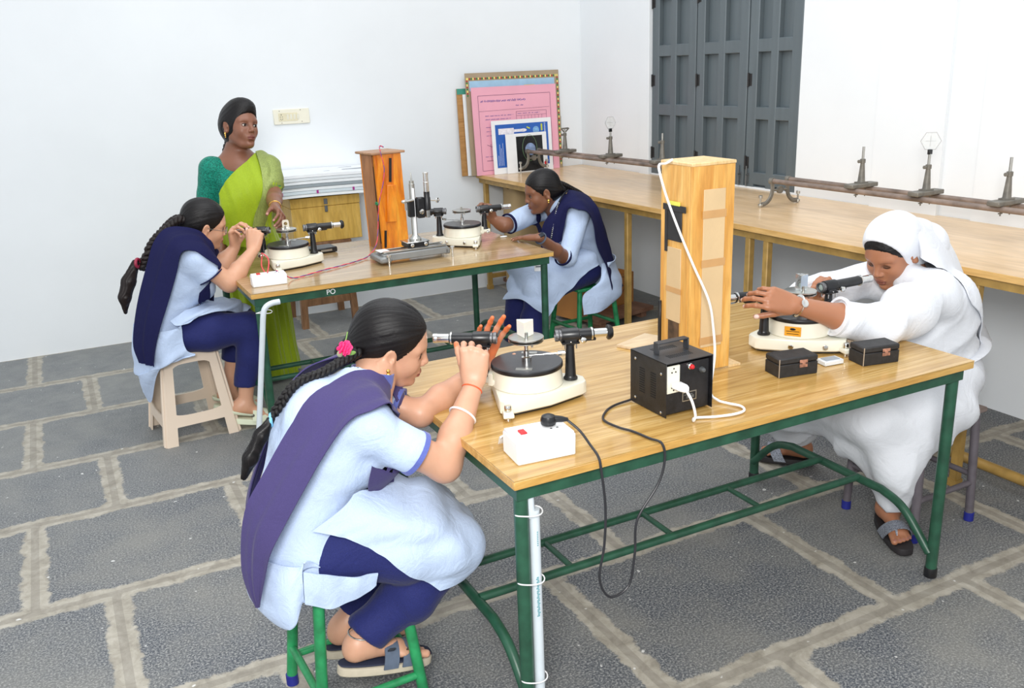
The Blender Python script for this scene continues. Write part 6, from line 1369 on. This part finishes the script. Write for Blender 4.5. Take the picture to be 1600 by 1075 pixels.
rows = [((1.542, 2.660, 0.660), (1.652, 2.600, 0.699), (0, -.01, 0)), ((1.569, 2.680, 0.783), (1.664, 2.590, 0.809), (-.01, -.012, 0)), ((1.659, 2.690, 0.878), (1.675, 2.570, 0.880), (-.01, -.012, .006)), ((1.738, 2.710, 0.936), (1.699, 2.510, 0.878), (0, -.01, .010)), ((1.806, 2.760, 0.950), (1.753, 2.500, 0.860), (.003, -.006, .012)),
        ((1.987, 2.840, 0.877), (1.802, 2.520, 0.785), (.004, -.012, .006)), ((2.088, 2.860, 0.708), (1.825, 2.520, 0.658), (.006, -.010, 0)), ((2.137, 2.860, 0.539), (1.890, 2.530, 0.539), (.006, -.010, 0)), ((2.147, 2.800, 0.418), (1.913, 2.520, 0.445), (.004, -.006, 0)), ((2.103, 2.680, 0.361), (1.925, 2.520, 0.384), (.002, -.004, 0))]
band('dupatta', rows, M_navyd, (0, 0, 0), folds=((.004, 2.2, 1, .4),))
rows = [((1.67, 2.79, .58), (1.70, 2.86, .60), (-.01, .01, 0)), ((1.64, 2.79, .72), (1.66, 2.90, .74), (-.012, .01, 0)), ((1.60, 2.80, .82), (1.64, 2.95, .83), (0, .008, .018)), ((1.70, 2.81, .925), (1.70, 2.96, .87), (0, .006, .02)), ((1.83, 2.82, .90), (1.82, 2.95, .82), (.003, .01, .006)), ((1.95, 2.83, .78), (1.95, 2.92, .66), (.004, .01, 0)), ((2.05, 2.83, .56), (2.03, 2.90, .50), (.004, .01, 0))]
band('dupatta', rows, M_navyd, (0, 0, 0))
# lanyard and card
b = MB(); P = cr_curve([(1.749, 2.700, 0.957), (1.695, 2.665, 0.938), (1.643, 2.640, 0.886), (1.615, 2.630, 0.809), (1.591, 2.620, 0.732), (1.566, 2.610, 0.650)], 8); P = SK_.push(P[None], .019)[0]; b.tube(P, .006, 8, flat=.25, up=(0, 1, .1)); ln_ = b.build('lanyard', mat('lanyard_black', (28, 30, 40), .6), p)
b = MB()
for i in range(14, 34): q = P[i]+V(-.002, -.0045, .001); b.box(q, (.0045, .001, .004 if i % 3 else .0015))
tag(b.build('lanyard_print', M_white, ln_), kind='stuff')
b = MB(); q = V(*(1.424, 2.470, 0.618)); b.box((0, 0, 0), (.052, .078, .003), None, .0008); o = b.build('id_card', M_paper, p); o.location = tuple(q); o.rotation_euler = (.95, 0, -.45)
b = MB(); b.box((.004, .012, .002), (.026, .026, .0008)); b.box((0, -.014, .002), (.036, .006, .0008)); b.build('card_print', mat('card_ink', (60, 70, 90), .5), o)
# watch
x_, y_, d_ = frame(unit(ELl-WRl)); wc_ = WRl+unit(ELl-WRl)*.012; b = MB(); b.tube([wc_+(x_*math.cos(a)+y_*math.sin(a))*.0262 for a in np.linspace(0, 2*math.pi, 26, endpoint=False)], .0085, 8, flat=.3, up=None, closed=True); wt = b.build('watch_strap', mat('slate_strap', (66, 74, 90), .6), p)
b = MB(); b.box(wc_+V(-.003, -.018, .021), (.032, .024, .009), rotx(.7)@rotz(.3), .003); b.build('watch_case', mat('watch_dark', (40, 44, 54), .25, .3), wt)
b = MB(); b.ell((1.335, 2.70, H+.004), (.022, .012, .004)); o = b.build('paper_scrap', M_paper, None); tag(o, 'small crumpled white paper scrap by the lanyard girl\'s hand on the rear table', 'paper')
# ================================================================== PERSON 4: woman in the white habit
p = person('woman in white habit and veil leaning over the far spectrometer of the foreground table')
R4 = rotz(math.radians(187))@roty(math.radians(31)); c4 = V(1.712, .470, .972); SK = (170, 116, 86); N4 = (232, 208, 200)
S = Sculpt((.92, .12, .0), (2.20, 1.02, 1.12), .010, [((1.57, .37, .84), (1.83, .58, 1.10), .0030), ((.95, .26, .82), (1.16, .42, 1.0), .0032), ((1.26, .40, .80), (1.42, .60, 1.0), .0040), ((1.50, .17, .0), (1.70, .40, .14), .005)])
add_head(S, R4, c4, 1.0, lip=(132, 78, 64), skin=SK, plump=1.04)
S.chain([R4@V(-.030, 0, -.045)+c4, (1.785, .455, .89), (1.84, .44, .82)], [.052, .052, .06], k=.03); S.chain([(1.84, .44, .80), (1.92, .41, .66), (1.93, .40, .50)], [.08, .08, .09], k=.03)
SHl, ELl, WRl = V(1.745, .315, .865), V(1.425, .255, .800), V(*(1.143, 0.335, 0.901)); SHr, ELr, WRr = V(1.76, .565, .86), V(1.52, .66, .80), V(*(1.473, 0.545, 0.828))
S.chain([SHl, ELl], [.045, .042], k=.02); S.chain([ELl, blend(ELl, WRl, .45), WRl], [.042, .041, .026], k=.02); S.chain([SHr, ELr], [.045, .040], k=.02); S.chain([ELr, blend(ELr, WRr, .4), WRr], [.040, .036, .026], k=.02)
add_hand(S, WRl, V(*(1.049, 0.360, 0.934))-WRl, (.15, .85, -.35), -1, [(.25, .75, .5), (.35, .8, .5), (.45, .85, .5), (.6, .9, .5)], spread=(.03, .0, -.02, -.05), thumb=(.5, .6, .3), sc_=1.0, nail=N4)
add_hand(S, WRr, V(*(1.397, 0.505, 0.937))-WRr, (.25, -.95, .0), 1, [(.9, .9, .5), (1.0, 1.0, .5), (1.1, 1.0, .6), (1.2, 1.0, .6)], thumb=(.5, .6, .3), sc_=.95, nail=N4)
for (hip, knee, ank) in (((1.93, .33, .50), (1.545, .335, .45), (1.635, .31, .10)), ((1.93, .48, .50), (1.52, .70, .45), (1.73, .885, .10))): S.chain([V(*hip), V(*knee)], [.075, .055], k=.03); S.chain([V(*knee), V(*ank)], [.05, .032], k=.02)
foot(S, (1.635, .315, .085), (1.655, .365, .036), (1.545, .175, .030), nail=(150, 100, 90)); foot(S, (1.74, .885, .085), (1.79, .845, .036), (1.66, 1.0, .030), nail=(150, 100, 90))
body = S.build('body', M_skin, p, base=SK)
head_parts(body, R4, c4, 1.0, eyes=(0, -.2), closed=True); hair_cap(p, R4, c4, 1.0, (-.10, 0, -.03), front=(.088, -.040), rad=(.058, .112, .106), step=.0042, part=True)
M_habit = cloth('white_habit_cotton', (226, 229, 235), .8, .02, 600, .1, .3, 10)
# habit: bodice and sleeves
S = Sculpt((1.16, .10, .26), (2.28, .86, .99), .009); B4 = rotz(math.radians(180)); torso(S, B4, (1.950, .425, .0), neck=(.20, .0, .885), w=1.0)
S.ell((1.955, .42, .52), (.135, .150, .10), k=.05)
CUl = blend(ELl, WRl, .50); S.chain([SHl, blend(SHl, ELl, .5)-V(0, 0, .012), ELl], [.066, .072, .068], k=.07); dl_ = unit(CUl-ELl); S.sleeve(ELl, CUl, .067, .060, k=.03)
CUr = blend(ELr, WRr, .55); S.chain([SHr, ELr], [.066, .068], k=.07); dr_ = unit(CUr-ELr); S.sleeve(ELr, CUr, .070, .058, k=.02)
S.ell((1.845, .35, .73), (.13, .085, .14), k=.06); S.ell((1.80, .36, .66), (.09, .07, .10), k=.06); S.box((1.95, .42, .38), (.45, .45, .215), rd=.01, k=.01, op='sub'); SK_ = S; S.build('habit_bodice', M_habit, p, disp=lambda v, N: .0045*(1-2*np.abs(np.sin(v[:, 0]*17-v[:, 2]*13+1.8*np.sin(v[:, 2]*11+v[:, 1]*9)))**.8)+.002*np.sin(v[:, 0]*40+v[:, 2]*31), smooth_it=2)
for C_, d__, r_ in ((CUl, dl_, .061), (CUr, dr_, .059)): cuff(p, C_, d__, r_, M_habit, .007, .006, 'sleeve_cuff')
b = MB(); x_, y_, d_ = frame(V(-.15, 0, 1)); bc = V(1.94, .42, .600)
b.tube([bc+x_*math.cos(a)*.146+y_*math.sin(a)*.158+V(0, 0, .01*math.sin(2*a)) for a in np.linspace(0, 2*math.pi, 40, endpoint=False)], .018, 8, flat=.35, up=(0, 0, 1), closed=True); b.build('belt', M_habit, p)
# habit: skirt falling over the knees
S = Sculpt((1.26, .12, .04), (2.28, 1.06, .66), .010)
S.ell((1.93, .42, .53), (.150, .170, .12), k=.03)
S.chain([V(1.92, .365, .49), V(1.72, .335, .475), V(1.51, .325, .455)], [.105, .100, .088], k=.05); S.chain([V(1.51, .325, .455), V(1.595, .29, .29), V(1.635, .30, .13)], [.088, .082, .072], k=.05)
S.chain([V(1.92, .47, .485), V(1.74, .60, .475), V(1.52, .70, .445)], [.125, .11, .095], k=.06); S.chain([V(1.52, .70, .445), V(1.58, .78, .32), V(1.70, .86, .17)], [.095, .095, .085], k=.05)
S.ell((1.62, .50, .42), (.16, .24, .09), k=.08); S.cone((1.80, .35, .36), (1.66, .32, .24), .055, .055, k=.08); S.ell((1.62, .50, .33), (.085, .20, .10), k=.08); S.cone((1.60, .42, .28), (1.64, .34, .17), .06, .05, k=.06)
S.plane((1.62, .30, .095), (-.35, 0, -1), (1.40, .12, .0), (1.84, .56, .2)); S.plane((1.70, .88, .13), (0, .4, -1), (1.50, .60, .0), (1.95, 1.1, .3))
def skd(v, N):
    a = np.arctan2(v[:, 1]-.5, v[:, 0]-1.85); low = np.clip((.52-v[:, 2])/.3, 0, 1); q = .4+.6*np.abs(N[:, 2]-1)*.5
    rg = 1-2*np.abs(np.sin(a*5.5+2.5*v[:, 2]+.9*np.sin(v[:, 2]*8+a*2)))**.7; r2 = 1-2*np.abs(np.sin(v[:, 0]*13+v[:, 2]*20+v[:, 1]*9+1.5*np.sin(v[:, 2]*7)))**.8
    return low*.014*rg+.0050*r2+.002*np.sin(v[:, 0]*22+v[:, 1]*15+v[:, 2]*18+2*np.sin(v[:, 1]*17))
S.cone((1.66, .27, .425), (1.86, .275, .435), .072, .080, k=.06); S.ell((1.74, .25, .38), (.13, .035, .09), k=.05); S.cone((1.64, .235, .36), (1.645, .245, .28), .035, .03, k=.05); ST_ = S; S.build('habit_skirt', M_habit, p, disp=skd, smooth_it=3)
# veil: close over the crown, falling down the back
S = Sculpt((-.34, -.16, -.30), (.13, .16, .16), .005); S.ell((-.020, 0, .040), (.108, .0895, .0915), k=.01); S.ell((-.05, 0, -.03), (.085, .082, .085), k=.03); S.cone((-.07, 0, -.02), (-.16, 0, -.10), .080, .085, k=.04)
S.ell((.128, 0, -.06), (.112, .17, .192), k=.006, op='sub'); S.box((.03, 0, -.16), (.12, .2, .10), roty(-.35), .01, .012, op='sub')
S.build('veil', M_habit, p, disp=lambda v, N: .0016*np.sin(v[:, 0]*60+v[:, 2]*34+2*np.sin(v[:, 1]*30))*np.clip(.5-v[:, 0]*8, 0, 1), smooth_it=2, M=Matrix([[*R4[i], c4[i]] for i in range(3)]+[[0, 0, 0, 1]]))
C = [[R4@V(-.02, -.086, -.02)+c4, R4@V(-.045, -.080, .055)+c4, R4@V(-.05, -.045, .105)+c4, R4@V(-.035, 0, .124)+c4, R4@V(-.05, .045, .105)+c4, R4@V(-.045, .080, .055)+c4, R4@V(-.02, .086, -.02)+c4],
     [V(1.80, .605, .90), V(1.835, .58, .96), V(1.855, .53, 1.02), (1.891, 0.480, 1.058), (1.803, 0.410, 1.044), (1.738, 0.360, 1.005), (1.719, 0.350, 0.965)],
     [V(1.90, .63, .84), V(1.95, .60, .89), V(1.985, .54, .94), (2.014, 0.470, 0.951), (1.914, 0.400, 0.947), (1.813, 0.340, 0.940), (1.760, 0.315, 0.934)],
     [V(2.02, .64, .72), V(2.06, .61, .75), V(2.10, .55, .78), (2.136, 0.470, 0.778), (2.009, 0.390, 0.794), (1.909, 0.330, 0.803), (1.860, 0.310, 0.801)],
     [V(2.13, .62, .58), V(2.17, .59, .59), V(2.20, .54, .59), (2.294, 0.470, 0.558), (2.171, 0.400, 0.582), (2.074, 0.350, 0.602), (2.020, 0.330, 0.622)]]
sheet('veil_fall', C, M_habit, p, .004, 48, 48, [(.007, 3, 1, .5, lambda o: .15+.9*o)], over=(SK_,), gap=.006)
# slippers
M_bead = mat('beaded_strap', (150, 156, 168), .35, .3, .5, 260, bump=.8, bscale=500)
for heel, toe in (((1.665, .385, .036), (1.535, .155, .030)), ((1.80, .835, .036), (1.65, 1.015, .030))):
    b = MB(); sole(b, heel, toe, .026, .046, -.026); o = b.build('slipper', mat('black_slipper', (36, 32, 34), .6), p); R, h, L_ = shoe_frame(heel, toe)
    b = MB(); b.grid([[R@V((.56+.10*(2*v_-1)+.14*math.sin(a))*L_, -.047*math.cos(a), .062*math.sin(a)-.010)+h for v_ in np.linspace(0, 1, 5)] for a in np.linspace(0, math.pi, 18)], .004); b.grid([[R@V((.70+.12*u)*L_, (-.014+.012*(v_-.5)*(1-u)), (.050-.042*u))+h for v_ in np.linspace(0, 1, 4)] for u in np.linspace(0, 1, 6)], .004); b.build('beaded_strap', M_bead, o)
fd = unit(WRl-ELl); b = MB(); x_, y_, d_ = frame(fd); wc_ = blend(ELl, WRl, .96)
b.tube([wc_+(x_*math.cos(a)*1.0+y_*math.sin(a))*.0285 for a in np.linspace(0, 2*math.pi, 30, endpoint=False)], .0075, 8, flat=.35, closed=True); wt = b.build('watch_bracelet', M_chrome, p)
b = MB(); b.lathe(wc_+V(0, -.026, .012), V(0, -.9, .45), [(.012, 0), (.013, .002), (.013, .005), (.011, .006)], 20); b.build('watch_case', M_chrome, wt)
# ================================================================== PERSON 5: standing woman in the lime sari
p = person('standing woman in lime green sari and teal blouse behind the rear table')
R5 = rotz(math.radians(-66))@roty(math.radians(-2))@rotx(math.radians(-8)); c5 = V(.118, 3.281, 1.382); SK = (132, 88, 68); N5 = (190, 140, 124)
B5 = rotz(math.radians(-78)); TB = lambda x, y, z: B5@V(x, y, 0)+V(.095, 3.33, z)
S = Sculpt((-.22, 2.62, .0), (.42, 3.52, 1.56), .010, [((.0, 3.14, 1.25), (.24, 3.42, 1.52), .0036), ((.11, 2.64, .88), (.26, 2.98, 1.05), .0036)])
add_head(S, R5, c5, 1.05, lip=(112, 58, 50), skin=SK, plump=.90)
S.chain([R5@V(-.025, 0, -.05)*1.05+c5, TB(-.01, 0, 1.255), TB(0, 0, 1.20)], [.050, .050, .06], k=.04); S.chain([TB(.0, -.12, 1.185), TB(.0, .12, 1.18)], [.045, .045], k=.05)
S.chain([TB(0, 0, 1.17), TB(0, 0, 1.0), TB(0, 0, .84)], [.10, .09, .11], k=.04); S.ell(TB(.03, 0, 1.16), (.085, .085, .06), k=.05)
SHr, ELr, WRr = V(*(-0.053, 3.310, 1.181)), V(*(-0.101, 3.340, 0.962)), V(*(-0.072, 3.200, 0.784)); SHl, ELl, WRl = V(*(0.235, 3.270, 1.161)), V(*(0.220, 3.140, 1.026)), V(*(0.171, 2.915, 0.997))
S.chain([SHr, ELr], [.048, .042], k=.02); S.chain([ELr, WRr], [.040, .026], k=.02); S.chain([SHl, ELl], [.046, .040], k=.02); S.chain([ELl, blend(ELl, WRl, .4), WRl], [.040, .037, .026], k=.02)
add_hand(S, WRl, V(*(0.181, 2.800, 0.959))-WRl, (-.75, -.25, -.6), 1, [(.35, .5, .3), (.45, .55, .35), (.5, .6, .4), (.55, .6, .4)], spread=(.12, .04, -.06, -.16), thumb=(.5, .6, .3), sc_=1.0, nail=N5)
add_hand(S, WRr, (.2, -.2, -.95), (.6, -.6, 0), -1, RELAX, sc_=1.0, nail=N5)
for y in (-.07, .07): S.chain([TB(0, y, .80), TB(0, y, .42), TB(-.02, y, .08)], [.085, .055, .035], k=.02); foot(S, TB(-.02, y, .07), TB(-.06, y, .025), TB(.16, y*1.2, .020), nail=N5)
body = S.build('body', M_skin, p, base=SK)
head_parts(body, R5, c5, 1.05, eyes=(.25, .0)); hair_cap(p, R5, c5, 1.05, (-.085, 0, -.085), front=(.092, -.048), rad=(.062, .105, .112), step=.0045, part=False, extra=lambda S_: (S_.ell((.020, 0, .092), (.066, .060, .046), k=.03), S_.ell((-.03, 0, .0), (.075, .085, .08), k=.03)))
braid(p, [R5@V(-.085, .0, -.07)*1.05+c5, R5@V(-.098, -.01, -.12)*1.05+c5, TB(-.10, .0, 1.22), TB(-.15, .0, 1.05), TB(-.15, .0, .85)], .022, .016, .06, M_hair, up=(0, 1, 0))
b = MB(); q = R5@V(-.002, -.086, -.036)*1.05+c5
for k_, r_ in enumerate((.005, .004, .003)): b.ell(q+V(0, -.002, -.004-.009*k_), (r_, r_*.7, r_*1.3), n=12, m=8)
b.build('earring', M_gold, p)
M_teal = cloth('teal_blouse', (20, 128, 108), .6, .25, 160, .1, .2, 30); M_lime = cloth('lime_silk', (152, 176, 26), .5, .06, 300, .3, .25, 9); M_zari = mat('gold_zari', (144, 158, 84), .5, .25, .16, 190, (1, 1, .4), bump=.3, bscale=420)
S = Sculpt((-.24, 3.0, .88), (.42, 3.52, 1.30), .007); S.frame(B5, V(.095, 3.33, 0))
S.ell((0, 0, 1.01), (.110, .135, .10), k=.05); S.ell((.012, 0, 1.10), (.118, .150, .10), k=.05)
for y in (-.066, .066): S.ell((.085, y, 1.095), (.058, .062, .062), k=.03)
S.chain([(0, -.13, 1.175), (0, .13, 1.17)], [.052, .052], k=.04); S.frame()
S.sleeve(SHr+V(0, 0, .0), ELr+V(0, 0, -.004), .060, .054, k=.03); S.sleeve(SHl, blend(SHl, ELl, .82), .056, .050, k=.03)
S.frame(B5, V(.095, 3.33, 0)); S.ell((.075, -.005, 1.215), (.085, .082, .085), k=.012, op='sub'); S.cone((-.02, 0, 1.19), (-.02, 0, 1.32), .075, .085, k=.01, op='sub'); S.frame()
SK_ = S; S.build('blouse', M_teal, p, disp=wrinkle(.002, 24, (0, 0, 1), 1.), smooth_it=2)
for C_, d__, r_ in ((ELr+V(0, 0, -.004), unit(ELr-SHr), .0555),): cuff(p, C_, d__, r_, mat('silver_trim', (140, 190, 176), .4, .3), .006, .006)
b = MB(); b.tube(cr_curve([TB(-.02, -.066, 1.245), TB(.055, -.055, 1.225), TB(.108, -.028, 1.175), TB(.140, .002, 1.135), TB(.120, .035, 1.175), TB(.06, .058, 1.225), TB(-.02, .064, 1.248)], 8), .0020, 6); b.build('necklace', M_gold, p)
# sari skirt: one pleated wrap from waist to floor
G = []
nz, na = 46, 150
for i in range(nz):
    u = i/(nz-1); z = .93-.905*u; cx = .085+.045*u; cy = 3.335-.02*u; row = []
    rx_ = np.interp(u, [0, .18, .5, .85, 1], [.135, .168, .160, .152, .158]); ry_ = np.interp(u, [0, .18, .5, .85, 1], [.115, .145, .135, .140, .150])
    for a in np.linspace(0, 2*math.pi, na):
        pl_ = np.clip((u-.05)*2.2, 0, 1)*(.009*math.sin(a*14+1.5*math.sin(a*3)+u*1.2)+.006*math.sin(a*27+u*2))
        fr_ = math.exp(-((a-4.4)/.55)**2)*.022*u
        row.append((cx+(rx_+pl_+fr_)*math.cos(a), cy+(ry_+pl_+fr_)*math.sin(a), z+.006*math.sin(a*9)*u))
    G.append(row)
b = MB(); b.grid(np.array(G), .003); sk_ = b.build('sari_skirt', M_lime, p, smooth=60)
# sari drape over the bust to the left shoulder, and the pallu falling behind and beside
S2 = SK_
C = [[(-0.054, 3.160, 1.031), (-0.068, 3.170, 0.959), (-0.079, 3.180, 0.886), (-0.080, 3.200, 0.802)],
     [(-0.043, 3.145, 1.084), (-0.028, 3.120, 0.990), (-0.015, 3.130, 0.899), (-0.014, 3.160, 0.783)],
     [(0.020, 3.140, 1.156), (0.050, 3.100, 1.050), (0.076, 3.110, 0.931), (0.080, 3.140, 0.775)],
     [(0.112, 3.200, 1.209), (0.137, 3.120, 1.089), (0.158, 3.120, 0.961), (0.162, 3.150, 0.798)],
     [(0.181, 3.270, 1.245), (0.208, 3.170, 1.128), (0.217, 3.150, 1.012), (0.195, 3.180, 0.848)],
     [(0.220, 3.330, 1.239), (0.268, 3.270, 1.182), (0.253, 3.220, 1.062), (0.224, 3.220, 0.901)]]
dr = sheet('sari_drape', C, M_lime, p, .003, 60, 60, [(.008, 5, 0, .3, lambda o: .5+.5*o), (.004, 11, 0, 1.)], over=(SK_,), gap=.008)
C = [[(0.176, 3.262, 1.250), (0.221, 3.300, 1.247), (0.274, 3.300, 1.206)], [(0.175, 3.165, 1.164), (0.217, 3.170, 1.170), (0.257, 3.220, 1.129)], [(0.158, 3.115, 1.055), (0.197, 3.130, 1.050), (0.243, 3.200, 1.021)], [(0.105, 3.100, 0.946), (0.160, 3.115, 0.938), (0.223, 3.190, 0.922)], [(0.078, 3.115, 0.857), (0.128, 3.130, 0.835), (0.188, 3.190, 0.833)]]
sheet('pallu_border', C, M_zari, p, .003, 44, 20, [(.003, 2, 0, .4)], over=(SK_,), gap=.014)
C = [[(.20, 3.31, 1.235), (.26, 3.32, 1.215), (.30, 3.34, 1.17)], [(.21, 3.40, 1.20), (.27, 3.42, 1.17), (.32, 3.41, 1.12)], [(.20, 3.47, 1.0), (.26, 3.48, 1.0), (.32, 3.46, .98)], [(.19, 3.50, .75), (.25, 3.51, .75), (.31, 3.49, .74)]]
sheet('pallu', C, M_lime, p, .003, 40, 24, [(.006, 3, 0, .4)], over=(SK_,), gap=.010)
x_, y_, d_ = frame(unit(WRl-ELl)); b = MB(); q = blend(ELl, WRl, .93); b.tube([q+(x_*math.cos(a)+y_*math.sin(a))*.0285 for a in np.linspace(0, 2*math.pi, 26, endpoint=False)], .003, 8, closed=True); b.build('gold_bangle', M_gold, p)
